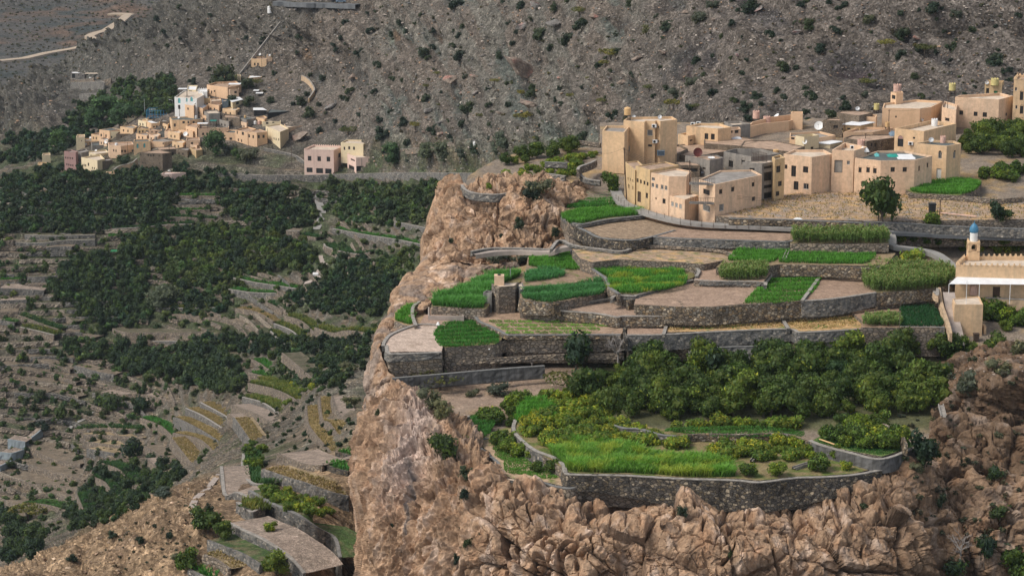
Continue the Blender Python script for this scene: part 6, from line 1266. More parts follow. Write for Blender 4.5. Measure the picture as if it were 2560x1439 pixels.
for k in range(4):
    dz = Vector((0, -.2, -.15 - .25 * k)); cable(T(0) + dz, T(1) + dz, 1.2 + .1 * k, 'one of the parallel wires between the leaning pole and the annex pole'); 
    c = bpy.context.scene.collection.objects[-1]
for k in range(3): dz = Vector((0, -.2, -.15 - .25 * k)); cable(T(1) + dz, T(2) + dz + Vector((0, 0, -.3)), .6, 'one of the parallel wires between the annex pole and the thin grey pole')
for k in range(3): dz = Vector((0, -.2, -.15 - .25 * k)); cable(T(2) + dz, T(3) + dz, 2.0, 'one of the parallel wires crossing in front of the dry lot')
for o in list(COL.objects):
    if o.name.startswith('overhead_cable'): o['group'] = 'parallel wires ' + ('of the path poles' if 'annex' in o['label'] else 'over the dry lot')
cable(T(8), T(10) - Vector((0, 0, 3)), 1.5, 'single wire running to the mast at the right edge'); cable(T(0), PZ(1510, 384, 71.0), .3, 'wire from the leaning pole to the tall tan house')
cable(T(11), T(8), 1.0, 'wire from the insulator pole to the link building poles')
# fence posts along the path
fp = MB(); fp.box((0, 0, .55), (.07, .07, 1.3)); fm_ = fp.mesh('fence_post', M['iron']); first = True
line = resample(smoothline([PZ(x, y, z) for (x, y, z) in [(1540, 500, 61.6), (1562, 518, 61.5), (1602, 533, 61.4), (1650, 546, 61.2), (1706, 560, 61.1), (1780, 567, 61.0), (1900, 572, 60.9), (1990, 576, 60.8)]]), 2.1)
for p in line:
    o = link('fence_post', fm_, loc=p, label='thin rusty post of the wire fence along the village path', cat='fence post', group='posts of the path fence', kind='thing')
for (x, y) in [(1391, 616), (1410, 617), (1434, 615), (1424, 610), (1405, 607)]:
    h = hit(x, y); link('fence_post', fm_, loc=h[0], label='thin post at the head of the channel by the upper cliff', cat='fence post', group='posts by the upper cliff', kind='thing')
# ------------------------------------------------------------------ the far village on the valley side: (roof outline, foot row, render, label, windows, roof, extra)
def W(*a): return list(a)
def row(x0, y0, x1, y1, n, w, h, st='d'): return [(x0 + (x1 - x0) * i / (n - 1), y0 + (y1 - y0) * i / (n - 1), w, h, st) for i in range(n)]
LV = [
 ([(834, 376), (861, 365), (785, 363), (760, 374)], 439, 'pink', 'pink building with arched windows over an open ground floor', [(774, 396, 9, 12, 'arch'), (798, 397, 9, 12, 'arch'), (821, 398, 9, 12, 'arch'), (849, 388, 5, 11, 'arch'), (774, 425, 15, 12), (799, 427, 17, 13), (821, 428, 16, 13)], 'r_pale', dict(crenel=True, par=.6)),
 ([(908, 360), (930, 354), (925, 350), (868, 349), (852, 356)], 388, 'cream', 'cream house behind the pink building', [(873, 370, 5, 8), (885, 371, 5, 8), (861, 371, 4, 8)], 'r_pale', {}),
 ([(890, 394), (944, 392), (930, 382), (868, 384)], 436, 'pink', 'pink veranda with dark open bays right of the pink building', [(879, 424, 16, 20), (900, 424, 18, 18), (922, 418, 16, 14), (882, 400, 12, 4)], 'r_pale', dict(par=.5, found=6)),
 ([(700, 330), (722, 321), (700, 309), (664, 315)], 374, 'cream', 'tall cream house beside the big round boulder', [(685, 347, 3, 6), (690, 348, 3, 6), (697, 349, 3, 6)], 'r_pale', {}),
 ([(716, 319), (757, 314), (728, 293), (700, 295)], 334, 'tan2', 'stepped salmon house above the big round boulder', [(719, 325, 2, 6)], 'r_pale', {}),
 ([(642, 332), (668, 329), (648, 323), (619, 329)], 369, 'orange', 'square orange house with paired windows above the leafy tree', [(623, 340, 4, 8), (633, 342, 4, 8), (647, 342, 5, 8), (659, 341, 5, 8)], 'r_mud', dict(par=.2)),
 ([(619, 331), (640, 322), (620, 317), (588, 325)], 364, 'orange', 'orange house left of the square orange one', [(593, 331, 3, 8), (607, 334, 6, 8), (596, 350, 3, 7), (604, 352, 3, 7)], 'r_mud', {}),
 ([(588, 332), (592, 325), (575, 324), (560, 331)], 352, 'orange', 'low orange house with one wide opening', [(577, 347, 7, 6)], 'r_dark', {}),
 ([(495, 322), (572, 319), (570, 309), (500, 309)], 345, 'tan2', 'wide salmon building with small windows', [(508, 335, 5, 6), (518, 335, 5, 6), (530, 334, 5, 6)], 'r_mud', dict(par=.9)),
 ([(492, 320), (500, 309), (475, 308), (464, 314)], 345, 'orange', 'orange house with three slim windows', [(469, 328, 3, 8), (478, 331, 3, 8), (485, 332, 3, 8)], 'r_mud', {}),
 ([(521, 284), (550, 283), (543, 274), (506, 276)], 309, 'greyblock', 'grey block house below the white gabled house', [(513, 290, 3, 5), (517, 298, 3, 4)], 'r_pale', {}),
 ([(556, 292), (600, 296), (598, 288), (560, 285)], 312, 'stonehouse', 'crumbling brown house in the middle of the upper quarter', [(555, 299, 3, 5), (568, 299, 4, 7), (580, 302, 3, 4)], 'r_mud', {}),
 ([(616, 299), (640, 295), (612, 289), (585, 293)], 319, 'greyblock', 'house with grey striped front and rust red end wall', [(594, 308, 5, 8), (603, 309, 5, 8)], 'r_dark', {}),
 ([(669, 282), (727, 278), (715, 269), (680, 269)], 299, 'black', 'enclosure wrapped in black shade netting', [], 'r_dark', dict(par=.1)),
 ([(635, 275), (664, 275), (655, 270), (635, 270)], 291, 'black', 'open shed with a white roof beside the black netting', [(650, 281, 18, 6)], 'r_mud', dict(roof_out=.4, par=.1)),
 ([(656, 304), (702, 304), (700, 297), (655, 299)], 317, 'cream', 'long low cream wall house under the black netting', [(683, 305, 5, 6), (668, 308, 6, 5)], 'r_pale', {}),
 ([(492, 247), (510, 237), (500, 224), (460, 226), (436, 243)], 293, 'white', 'tall white house with turquoise arched shutters', [(448, 254, 7, 9, 'teal'), (467, 251, 4, 8, 'teal'), (479, 250, 7, 8, 'teal'), (448, 268, 6, 10)], 'r_pale', {}),
 ([(490, 225), (494, 214), (470, 213), (468, 224)], 242, 'cream', 'upper storey block of the white house with a blue window', [(476, 231, 8, 9, 'w')], 'r_white', dict(found=-1)),
 ([(495, 229), (518, 230), (518, 222), (495, 222)], 250, 'white', 'low white building with a pierced parapet', [], 'r_white', dict(crenel=True)),
 ([(569, 219), (603, 212), (590, 203), (540, 205), (517, 212)], 249, 'orange', 'big orange house with a rooftop turret', [(522, 227, 3, 8), (529, 231, 3, 8), (536, 228, 4, 5)], 'r_mud', dict(par=.8)),
 ([(551, 196), (564, 196), (563, 191), (551, 191)], 210, 'orange', 'turret of the big orange house', [(557, 203, 8, 4, 'w')], 'r_pale', dict(found=1, crenel=True)),
 ([(575, 224), (597, 222), (597, 216), (553, 221)], 248, 'tan2', 'tan annex with two windows in front of the big orange house', [(558, 232, 5, 6), (566, 233, 5, 6), (589, 231, 6, 6)], 'r_grey', {}),
 ([(581, 255), (606, 249), (596, 242), (571, 246)], 277, 'cream', 'cream house with a bright white roof', [(594, 258, 6, 7)], 'r_mud', dict(roof_out=.3, par=.05)),
 ([(556, 254), (571, 252), (570, 247), (555, 249)], 275, 'bluegrey', 'blue grey sheet metal box house', [], 'r_pale', {}),
 ([(528, 253), (554, 251), (550, 245), (525, 247)], 274, 'tan2', 'plain tan box left of the blue grey one', [], 'r_pale', {}),
 ([(490, 246), (525, 246), (525, 240), (495, 240)], 262, 'ochre', 'dull ochre terrace wall below the big orange house', [], 'r_grey', {}),
 ([(507, 271), (521, 263), (510, 257), (483, 265)], 295, 'orange', 'orange house with a pale roof under the plain tan box', [(497, 282, 5, 5)], 'r_white', {}),
 ([(465, 262), (484, 265), (492, 252), (453, 254)], 297, 'orange', 'orange house squeezed against the white one', [(458, 278, 3, 8), (470, 272, 4, 6)], 'r_mud', {}),
 ([(475, 300), (507, 297), (500, 290), (424, 293), (430, 300)], 320, 'tan', 'long tan house with a teal grey roof', [(459, 306, 6, 6), (471, 306, 4, 6), (484, 306, 5, 6), (437, 313, 5, 8)], 'r_dark', {}),
 ([(306, 297), (344, 295), (350, 290), (310, 290)], 317, 'cream', 'cream crenellated castle like house at the wood edge', [(318, 307, 3, 4)], 'r_grey', dict(crenel=True, par=1.)),
 ([(335, 280), (350, 280), (350, 277), (336, 277)], 297, 'cream', 'small crenellated tower of the castle like house', [], 'r_grey', dict(crenel=True, found=2)),
 ([(367, 289), (396, 288), (392, 283), (370, 283)], 299, 'orange', 'little orange house with a white roof by the blue court', [(391, 295, 4, 4)], 'r_white', dict(par=.1)),
 ([(378, 308), (400, 307), (398, 299), (356, 299)], 324, 'tan', 'tan house with a white cluttered roof', [(385, 318, 4, 6), (392, 317, 4, 6)], 'r_white', {}),
 ([(401, 304), (423, 304), (423, 297), (403, 297)], 322, 'stonehouse', 'dark stone cube under a dome of pipes', [], 'r_grey', {}),
 ([(343, 322), (372, 322), (375, 315), (350, 315)], 337, 'ochre', 'ochre house with three dark windows', [(349, 330, 4, 6), (357, 329, 4, 6), (367, 329, 4, 6)], 'r_mud', {}),
 ([(372, 326), (405, 325), (400, 319), (375, 319)], 340, 'tan2', 'pinkish house with a brown door', [(391, 333, 5, 9, 'wood'), (399, 332, 4, 4), (380, 330, 3, 4)], 'r_mud', {}),
 ([(274, 327), (299, 324), (281, 319), (248, 324)], 351, 'orange', 'orange house with a dark slate coloured roof', [(253, 338, 4, 7), (265, 340, 4, 7)], 'r_dark', dict(par=.1)),
 ([(276, 329), (306, 328), (312, 323), (290, 322)], 350, 'cream', 'small cream house right of the slate roofed one', [(279, 343, 3, 6)], 'r_mud', {}),
 ([(290, 335), (338, 334), (340, 327), (302, 327)], 352, 'stonehouse', 'rough stone house with a flat mud roof', [(303, 342, 3, 5)], 'r_mud', {}),
 ([(411, 328), (440, 330), (452, 322), (418, 321)], 345, 'tan2', 'tan house behind the tall mast dish', [(432, 334, 4, 6), (444, 332, 4, 5)], 'r_mud', {}),
 ([(190, 343), (212, 342), (212, 336), (193, 336)], 379, 'cream', 'tall narrow house at the left end of the village', [(204, 352, 2, 3)], 'r_mud', {}),
 ([(205, 334), (212, 334), (212, 330), (205, 330)], 342, 'ochre', 'boxy roof tank room on the tall narrow house', [], 'r_pale', dict(found=1)),
 ([(205, 353), (248, 352), (245, 345), (212, 346)], 368, 'tan', 'flat tan roofs behind the mauve house', [(225, 358, 3, 4)], 'r_grey', {}),
 ([(230, 364), (268, 362), (262, 354), (228, 356)], 382, 'greyblock', 'grey house left of the dish with a dark roof', [(240, 372, 3, 4), (256, 371, 3, 4)], 'r_dark', {}),
 ([(189, 381), (195, 379), (178, 374), (160, 378)], 428, 'mauve', 'mauve house with two rows of small windows', row(164, 394, 181, 396, 4, 3, 5) + row(167, 411, 182, 414, 4, 3, 5), 'r_grey', {}),
 ([(203, 382), (222, 378), (214, 372), (190, 377)], 426, 'greyblock', 'grey brown house between the mauve house and the cream villa', row(192, 399, 201, 401, 3, 2.5, 5) + row(194, 416, 202, 418, 3, 2.5, 5), 'r_grey', {}),
 ([(243, 401), (262, 397), (250, 386), (203, 393)], 427, 'cream', 'cream villa with a balustrade terrace', [(207, 413, 3, 6), (210.5, 413, 2.5, 6), (214, 414, 3, 6), (221, 411, 4, 8), (231, 420, 3, 5), (236, 421, 3, 5)], 'r_pale', dict(par=.7)),
 ([(240, 385), (272, 381), (265, 374), (207, 380)], 400, 'cream', 'upper storey of the cream villa with a wooden door', [(211, 390, 4, 6), (228, 392, 6, 9, 'wood'), (236, 391, 4, 5)], 'r_pale', dict(found=.5)),
 ([(250, 404), (281, 400), (275, 394), (246, 397)], 425, 'stonehouse', 'stone wing at the right of the cream villa', [(252, 414, 3, 5)], 'r_grey', {}),
 ([(302, 365), (334, 361), (330, 354), (270, 356), (273, 363)], 391, 'tan2', 'long peach house with five small windows', [(284, 376, 3, 6), (290, 377, 3, 6), (305, 378, 4, 6), (313, 378, 4, 6), (331, 376, 3, 4)], 'r_mud', {}),
 ([(334, 354), (376, 353), (372, 347), (336, 348)], 389, 'tan', 'peach house with two grey arched windows', [(344, 366, 5, 9, 'archt'), (361, 365, 5, 9, 'archt')], 'r_dark', {}),
 ([(375, 353), (410, 355), (448, 350), (440, 343), (385, 345)], 373, 'orange', 'rounded orange house with a grey roof', [(408, 359, 3, 5), (429, 364, 3, 5), (437, 364, 3, 5), (445, 364, 3, 5)], 'r_grey', {}),
 ([(465, 351), (500, 350), (498, 343), (467, 344)], 375, 'tan2', 'peach house left of the leafy tree', [(480, 359, 5, 7), (498, 359, 3, 4)], 'r_mud', {}),
 ([(406, 384), (429, 381), (396, 374), (349, 381)], 431, 'stonehouse', 'large ruined stone house with tiny windows', [(371, 388, 4, 5), (377, 389, 4, 5), (384, 389, 4, 5), (352, 387, 3, 5), (399, 389, 2, 3), (356, 407, 2, 4), (360, 407, 2, 4), (364, 408, 2, 4), (399, 409, 2, 4), (416, 388, 3, 3)], 'r_mud', dict(par=.2)),
 ([(396, 375), (442, 372), (437, 366), (392, 368)], 396, 'stonehouse', 'upper level of the ruined stone house', [(432, 385, 5, 10)], 'r_mud', dict(par=.2)),
 ([(490, 376), (506, 374), (500, 366), (474, 370)], 396, 'ochre', 'blank ochre cube above the rubble slope', [], 'r_mud', {}),
 ([(105, 388), (126, 387), (125, 382), (107, 383)], 412, 'cream', 'lone cream hut among the trees at the far left', [], 'r_mud', {}),
 ([(94, 409), (116, 411), (116, 406), (96, 405)], 429, 'ochre', 'open brown shed below the lone cream hut', [(105, 420, 14, 9)], 'r_mud', {}),
 ([(264, 434), (287, 434), (285, 429), (266, 429)], 443, 'tan2', 'tiny house with an arch at the foot of the curved wall', [(280, 440, 3, 5)], 'r_mud', {}),
 ([(402, 435), (430, 434), (465, 431), (410, 430)], 459, 'pink', 'pale pink roadside block below the ruined stone house', [], 'r_white', {}),
 ([(628, 147), (666, 148), (668, 140), (632, 143)], 168, 'tan', 'upper house with two windows on the hillside', [(637, 161, 4, 7), (645, 161, 4, 7)], 'r_mud', {}),
 ([(666, 141), (700, 140), (707, 134), (668, 136)], 160, 'tan2', 'long rear wing of the upper hillside house', [(693, 150, 2, 9)], 'r_mud', {}),
 ([(684, 134), (712, 131), (718, 126), (690, 128)], 145, 'orange', 'rooftop pool block with turquoise water', [], 'teal', dict(par=.2)),
 ([(620, 195), (655, 192), (650, 187), (625, 188)], 209, 'tan', 'house with a whitish roof above the big orange house', [(650, 200, 5, 6)], 'r_white', dict(par=.1)),
 ([(583, 190), (602, 190), (602, 187), (585, 187)], 204, 'cream', 'small pale block left of the whitish roofed house', [], 'r_grey', {}),
 ([(177, 183), (203, 183), (203, 178), (178, 178)], 199, 'greyblock', 'grey farm house with white sunshade on the far ridge', [(184, 190, 8, 11), (196, 188, 3, 3)], 'r_white', {}),
 ([(203, 186), (211, 186), (211, 181), (203, 181)], 199, 'greyblock', 'low grey annex of the ridge farm house', [(207, 190, 3, 3)], 'r_grey', {}),
]
for (rf, yb, mt, lb, wn, rm, kw) in LV:
    kw = dict(kw); kw.setdefault('found', 4.0); kw.setdefault('par', 0.5); z_ = hit(828, 439, ['hill'])[0].z if kw.pop('near', 0) else None
    if hit(rf[0][0], yb, ['hill']) is None: print('nohit', lb); continue
    house(rf, yb, z_, mt, lb, wn, rm, **kw)
for (x0, x1, yt, yb, mt, lb) in [(420, 458, 331, 350, 'tan', 'narrow tan house left of the mast dish'), (248, 274, 349, 366, 'tan2', 'pinkish house under the slate roofed one'), (452, 492, 327, 346, 'orange', 'orange house under the three slim windows'), (372, 402, 339, 354, 'tan2', 'pinkish lane house below the brown door'),
    (300, 344, 319, 334, 'tan', 'tan house at the foot of the crenellated castle'), (520, 556, 262, 282, 'orange', 'orange house beside the plain tan box'), (430, 466, 356, 374, 'tan', 'tan house above the stone ruin, left one'), (468, 500, 362, 380, 'tan2', 'pinkish house above the blank ochre cube'), (556, 600, 274, 292, 'tan', 'tan house below the blue grey box'),
    (440, 478, 374, 394, 'stonehouse', 'roofless stone house in the rubble'), (404, 424, 310, 326, 'tan', 'tan house by the dark stone cube'), (640, 668, 296, 314, 'tan', 'tan house under the white roofed shed'), (548, 580, 302, 322, 'greyblock', 'grey house above the wide salmon building'), (345, 372, 303, 318, 'cream', 'cream house between castle and white cluttered roof'),
    (228, 256, 338, 352, 'tan', 'tan house above the tilted dish'), (600, 622, 306, 326, 'tan2', 'pinkish house left of the striped one'), (340, 376, 337, 350, 'orange', 'orange house above the grey arched windows'), (505, 530, 290, 306, 'orange', 'orange house under the grey block house')]:
    w_ = x1 - x0; house([(x1 - w_ * .25, yt + 2), (x1, yt - 3), (x1 - w_ * .3, yt - 7), (x0, yt - 3)], yb, None, mt, lb, [(x0 + w_ * .2, (yt + yb) / 2, 3.5, 6), (x0 + w_ * .45, (yt + yb) / 2 + 1, 3.5, 6), (x1 - w_ * .1, (yt + yb) / 2, 3, 6)], R.choice(['r_mud', 'r_grey', 'r_pale']), found=4)
# roof things, masts, walls of the far village
for (x, y, w, h, mt, lb) in [(796, 0, 0, 0, '', '')][1:] + [(291, 378 - 12, 8, 9, 'plwhite', 'white tank behind the cream villa'), (490, 296, 8, 8, 'plwhite', 'white square tank on the teal grey roof'), (638, 311, 8, 9, 'plwhite', 'white tank left of the pink one'), (648, 311, 8, 10, 'plpink', 'faded pink tank right of the white one'), (675, 142, 6, 6, 'plwhite', 'white tank on the upper hillside house'),
    (423, 433, 7, 8, 'plwhite', 'white tank on the pale pink roadside block'), (1188, 363, 11, 13, 'plwhite', 'white tank alone on the slope between the villages'), (675, 33, 13, 18, 'plwhite', 'large white tank at the top of the slope by the road'), (613, 295, 6, 7, 'pltan', 'tan tank on the striped house'), (390, 350, 8, 9, 'greyblock', 'square grey tank on the peach house'), (226, 199, 6, 6, 'plwhite', 'white tank below the ridge farm house')]:
    tank(x, y, w, h, mt, lb, keys=('houses', 'hill'), ribs=False)
for (x, y, r, lb) in [(266, 354, 5.5, 'tilted dish on the dark roof of the grey house'), (465, 335, 6, 'dish on a tall mast in the middle of the far village'), (226, 344, 3, 'tiny dish near the tall narrow house'), (215, 361, 3.5, 'tiny dish below the tall narrow house'), (240, 376, 3, 'tiny dish on the cream villa'), (650, 136, 3, 'dish on a pole in front of the upper hillside house'), (487, 256, 3, 'tiny dish on the orange house by the white one'), (447, 294, 3, 'tiny dish on the teal grey roof')]:
    dish(x, y, r, lb, keys=('houses', 'hill'), stand=24 if 'mast' in lb else 5, mat='plwhite')
KP = ('hill', 'houses')
for (x, yb, yt, lb) in [(729, 412, 352, 'pole on the bare slope left of the pink building'), (670, 372, 322, 'pole beside the tall cream house'), (655, 178, 136, 'pole at the left of the upper hillside house'), (682, 158, 120, 'pole at the right of the upper hillside house'), (540, 250, 224, 'pole with a box in front of the big orange house'), (598, 208, 182, 'pole above the big orange house'), (449, 290, 262, 'pole against the white house'),
    (320, 386, 356, 'pole in front of the long peach house'), (463, 372, 342, 'mast in front of the peach house'), (423, 376, 354, 'pole by the ruined stone house'), (362, 290, 248, 'pale mast beside the blue court'), (371, 347, 330, 'pole in the lane by the brown door'), (905, 440, 396, 'timber pole in front of the pink veranda'), (260, 350, 332, 'pole in front of the slate roofed house')]:
    pole(x, yb, yt, lb, keys=KP, r=.12, cross=False, mat='iron' if 'pale' not in lb else 'steel')
pole(432, 268, 251, 'street lamp with an arm left of the white house', keys=KP, cross=False, lamp=True, name='street_lamp', cat='street lamp', mat='steel', r=.08)
def hwall(pts, h, mat, label, cap='cap', keys=('hill',), name='stone_wall', grow=0.0, top=None, **k):
    W3 = []
    for (x, y) in pts:
        q = hit(x, y, keys)
        if q: W3.append(np.array(q[0]) + (0, 0, grow))
    if len(W3) < 2: return
    hh = (h + grow) if not isinstance(h, (list, tuple)) else [a + grow for a in h]
    return wall(None, None, hh, mat, label, W3=W3, cap=cap, cat='wall', name=name, **k)
hwall([(754, 200), (765, 206), (775, 215), (785, 233), (781, 243), (771, 257)], 2.0, 'tanwall', 'zigzag tan wall on the slope above the black netting', grow=2.2, name='tan_wall')
hwall([(344, 413), (330, 424), (300, 432), (286, 442)], 3.5, 'tanwall', 'curved tan wall beside the ruined stone house', grow=3.0, name='tan_wall')
hwall([(660, 377), (700, 385), (740, 396), (762, 412)], 1.2, 'greystone', 'parapet of the village lane left of the pink building', grow=1.2)
hwall([(595, 452), (700, 452), (760, 452), (870, 449), (1000, 446), (1100, 447), (1200, 449)], 2.2, 'greystone', 'long straight grey wall along the slope foot between the villages', grow=2.4)
hwall([(540, 441), (600, 443), (655, 447)], 1.5, 'greystone', 'low grey wall below the leafy tree of the far village', grow=1.6)
hwall([(177, 205), (200, 208), (235, 203)], 2, 'drystone', 'upper terrace wall below the ridge farm house', grow=2)
hwall([(177, 224), (215, 224), (250, 222), (262, 226)], 3.6, 'greystone', 'tall terrace wall below the ridge farm house', grow=4)
hwall([(250, 217), (278, 209)], 2.5, 'drystone', 'slanting wall right of the ridge farm house', grow=3)
hwall([(199, 245), (235, 243), (255, 245)], 2.2, 'greystone', 'lowest grey wall under the ridge farm', grow=2)
hwall([(1000, 380), (1060, 375), (1130, 362), (1230, 345), (1260, 338)], 1.2, 'drystone', 'rough low wall climbing the slope behind the white tank', grow=1.2)
hwall([(600, 188), (700, 60), (735, 12)], .5, 'cap', 'pale pipe running straight up the hillside', grow=.9, name='pipe_run', th=.35)
# blue court, pergola, white canopy, tarps
def frame_court():
    h = hit(395, 296, ['hill', 'houses'])[0]; s = pxm(h); w = 58 / s; hh = 20 / s; o = empty('sports_court', h, label='sports court with a tall blue mesh fence', cat='sports court'); b = MB(); p = MB()
    for k in range(9): x = -w / 2 + w * k / 8; b.box((x, 0, hh / 2), (.18, .18, hh)); b.box((x, 7, hh / 2), (.18, .18, hh))
    for z in (.5, hh * .5, hh): b.box((0, 0, z), (w, .14, .16)); b.box((0, 7, z), (w, .14, .16))
    for sx in (-1, 1): p.box((sx * w / 2, 3.5, hh / 2), (.1, 7, hh))
    b.build('fence_frame', M['blue'], o); p.build('side_panel', M['blue'], o); q = MB(); q.box((0, 6.8, hh * .55), (w * .96, .1, hh * .7)); q.build('back_wall', M['white'], o)
frame_court()
def shelter(x, y, w, d, h, mat, label, keys=('hill',)):
    hh = hit(x, y, keys); s = pxm(hh[0]); w = w / s; o = empty('shelter', hh[0], label=label, cat='shelter'); b = MB(); c = MB()
    for sx in (-1, 1):
        for sy in (0, 1): b.box((sx * w / 2 * .95, sy * d, h / 2 - .3), (.15, .15, h + .6))
    c.box((0, d / 2, h), (w, d * 1.1, .15)); b.build('posts', M['iron'], o); c.build('roof_sheet', M[mat], o)
shelter(231, 198, 38, 3, 3, 'r_pale', 'flat roofed pergola beside the ridge farm house'); shelter(648, 242, 18, 3, 1.5, 'r_white', 'scrap metal lean to on the slope right of the white roofed house'); shelter(640, 236, 14, 3, 1.6, 'r_white', 'pale shed roof on the slope, upper one')
shelter(579, 150, 8, 3, 1.0, 'r_white', 'small white roof left of the upper hillside house'); shelter(533, 318, 16, 2, 2.8, 'tarp', 'green covered box shelter on the wide salmon building', ('houses',)); shelter(506, 322, 26, 3, 2.2, 'r_white', 'white shade roof on the wide salmon building', ('houses',)); shelter(586, 219, 30, 4, 1.4, 'r_white', 'white sheet roof on the big orange house', ('houses',))
shelter(456, 243, 22, 3, 3.6, 'r_white', 'white sun canopy on the terrace of the white house', ('houses',)); shelter(788, 419 + 15, 12, 2, .5, 'redcloth', 'low red covered heap in the open ground floor', ('hill',))
# road, track and cars at the top
def hribbon(name, pts, w, m, off=.5, keys=('hill',), th=.8, sm=True):
    pp = resample(np.array([(x, y, 0) for x, y in pts], float), 9); W3 = [np.array(q[0]) + (0, 0, off) for q in (hit(x, y, keys) for x, y, _ in pp) if q]; L = resample(smoothline(W3, 8), 2.0)
    ribbonW(name, L, w, m, th)
hribbon('road', [(690, 8), (740, 12), (800, 13), (850, 15), (900, 16)], 6, M['asphalt'], 1.0, th=2)
M['track'] = m_plain('pale_dirt_track', (0.42, 0.33, 0.24), .95, .2, .2)
hribbon('dirt_track', [(326, 39), (318, 42), (300, 58), (265, 80), (235, 88), (223, 95), (240, 104), (215, 118), (180, 126), (120, 136), (60, 150), (0, 156)], 8, M['track'], 1.6, ('far',), 2)
hribbon('dirt_track', [(275, 38), (300, 38), (326, 39)], 8, M['track'], 1.6, ('far',), 2)
def car(x, y, mat, label, rz=0.1):
    h = hit(x, y)[0]; o = empty('parked_car', Vector(h) + Vector((0, 0, 1.2)), rz, label=label, cat='car'); b = MB(); b.box((0, 0, .75), (4.4, 1.8, .7)); b.box((-.2, 0, 1.3), (2.6, 1.6, .6), taper=.85); b.build('body', M[mat], o)
    for sx in (-1, 1):
        for sy in (-1, 1): w = MB(); w.cyl((sx * 1.4, sy * .75, .35), (sx * 1.4, sy * .95, .35), .36, .36, 12); w.build('wheel', M['black'], o)
    g = MB(); g.box((-.2, -.76, 1.3), (2.2, .1, .4), taper=.9); g.build('window', M['glass_shade'], o)
car(841, 13, 'black', 'dark car parked on the road at the top of the slope, left one'); car(852, 14, 'bluegrey', 'grey car parked on the road at the top of the slope, right one')

# ------------------------------------------------------------------ people
M['skin'] = m_plain('skin', (0.25, 0.14, 0.09), .6, .1); M['c_blue'] = m_plain('blue_shirt', (0.05, 0.16, 0.26), .85, .2, 6); M['c_dark'] = m_plain('dark_cloth', (0.03, 0.03, 0.035), .9, .2, 6); M['c_white'] = m_plain('white_cloth', (0.72, 0.70, 0.68), .9, .12, 5)
def person(loc, joints, radii, edges, label, mats, rz=0, head=None):
    """one continuous skinned body; joints listed with radii; material by height band"""
    bm_ = bpy.data.meshes.new('person'); bm_.from_pydata([Vector(j) for j in joints], edges, []); o = link('person', bm_, loc=loc, label=label, cat='person'); o.rotation_euler = (0, 0, rz)
    sk = o.modifiers.new('s', 'SKIN'); 
    for v, r in zip(bm_.skin_vertices[0].data, radii): v.radius = (r, r)
    bm_.skin_vertices[0].data[0].use_root = True; ss = o.modifiers.new('d', 'SUBSURF'); ss.levels = 1; ss.render_levels = 1
    dg = bpy.context.evaluated_depsgraph_get(); me = bpy.data.meshes.new_from_object(o.evaluated_get(dg)); o.modifiers.clear(); o.data = me; me.materials.clear()
    for m in mats[0]: me.materials.append(M[m])
    for p in me.polygons: p.material_index = mats[1](p.center); p.use_smooth = True
    return o
def standing(loc, label, robe, rz=0, bend=0.0):
    c, s = math.cos(bend), math.sin(bend); hip = Vector((0, 0, .9))
    def up(x, y, z): v = Vector((x, y, z - .9)); return hip + Vector((v.x, v.y * c - v.z * s, v.y * s + v.z * c))
    J = [hip, up(0, 0, 1.15), up(0, 0, 1.38), up(0, 0, 1.5), up(0, -.01, 1.6), up(0, 0, 1.72), up(.19, 0, 1.4), up(.25, -.05, 1.12), up(.24, -.22, .95), up(-.19, 0, 1.4), up(-.25, -.05, 1.12), up(-.24, -.22, .95),
         (.1, 0, .86), (.12, -.03, .48), (.12, .02, .08), (.13, -.14, .04), (-.1, 0, .86), (-.12, .05, .48), (-.12, .12, .08), (-.13, -.03, .04), up(.24, -.28, .87), up(-.24, -.28, .87)]
    r = [.14, .15, .15, .055, .1, .08, .07, .045, .03, .07, .045, .03, .1, .065, .045, .035, .1, .065, .045, .035, .035, .035]
    E = [(0, 1), (1, 2), (2, 3), (3, 4), (4, 5), (2, 6), (6, 7), (7, 8), (8, 20), (2, 9), (9, 10), (10, 11), (11, 21), (0, 12), (12, 13), (13, 14), (14, 15), (0, 16), (16, 17), (17, 18), (18, 19)]
    hz = up(0, 0, 1.5)
    def mi(c_):
        if (c_ - up(0, 0, 1.62)).length < .15: return 2
        return 0 if (c_ - up(0, 0, 1.15)).length < .42 and c_.z > .8 else 1
    return person(loc, J, r, E, label, ([robe[0], robe[1], 'skin'], mi), rz)
h = hit(2245, 795, ['fields'])[0]; standing(h, 'person in a blue shirt bending over at the edge of the dark green plot', ('c_blue', 'c_dark'), .6, 1.0)
h = hit(2251, 802, ['fields'])[0]; standing(h, 'person in pale clothes crouched beside the person in blue', ('c_white', 'c_white'), -.4, 1.2)
h = hit(598, 1318, ['hill'])[0]; standing(Vector(h) - Vector((0, 0, .35)), 'person in a white shirt bending over the bare terrace at the lower left', ('c_white', 'c_dark'), 1.2, 1.35)
for (x, y, lb, dx) in [(820, 437, 'person in black robes at the open ground floor, left of two', 0), (834, 440, 'person in black robes at the open ground floor, right of two', 0), (681, 371, 'person in dark clothes on the lane below the tall cream house', 0)]:
    h = hit(x, y, ['hill'])[0]; standing(Vector(h) + Vector((0, -1, .1)), lb, ('c_dark', 'c_dark'), 0, 0)
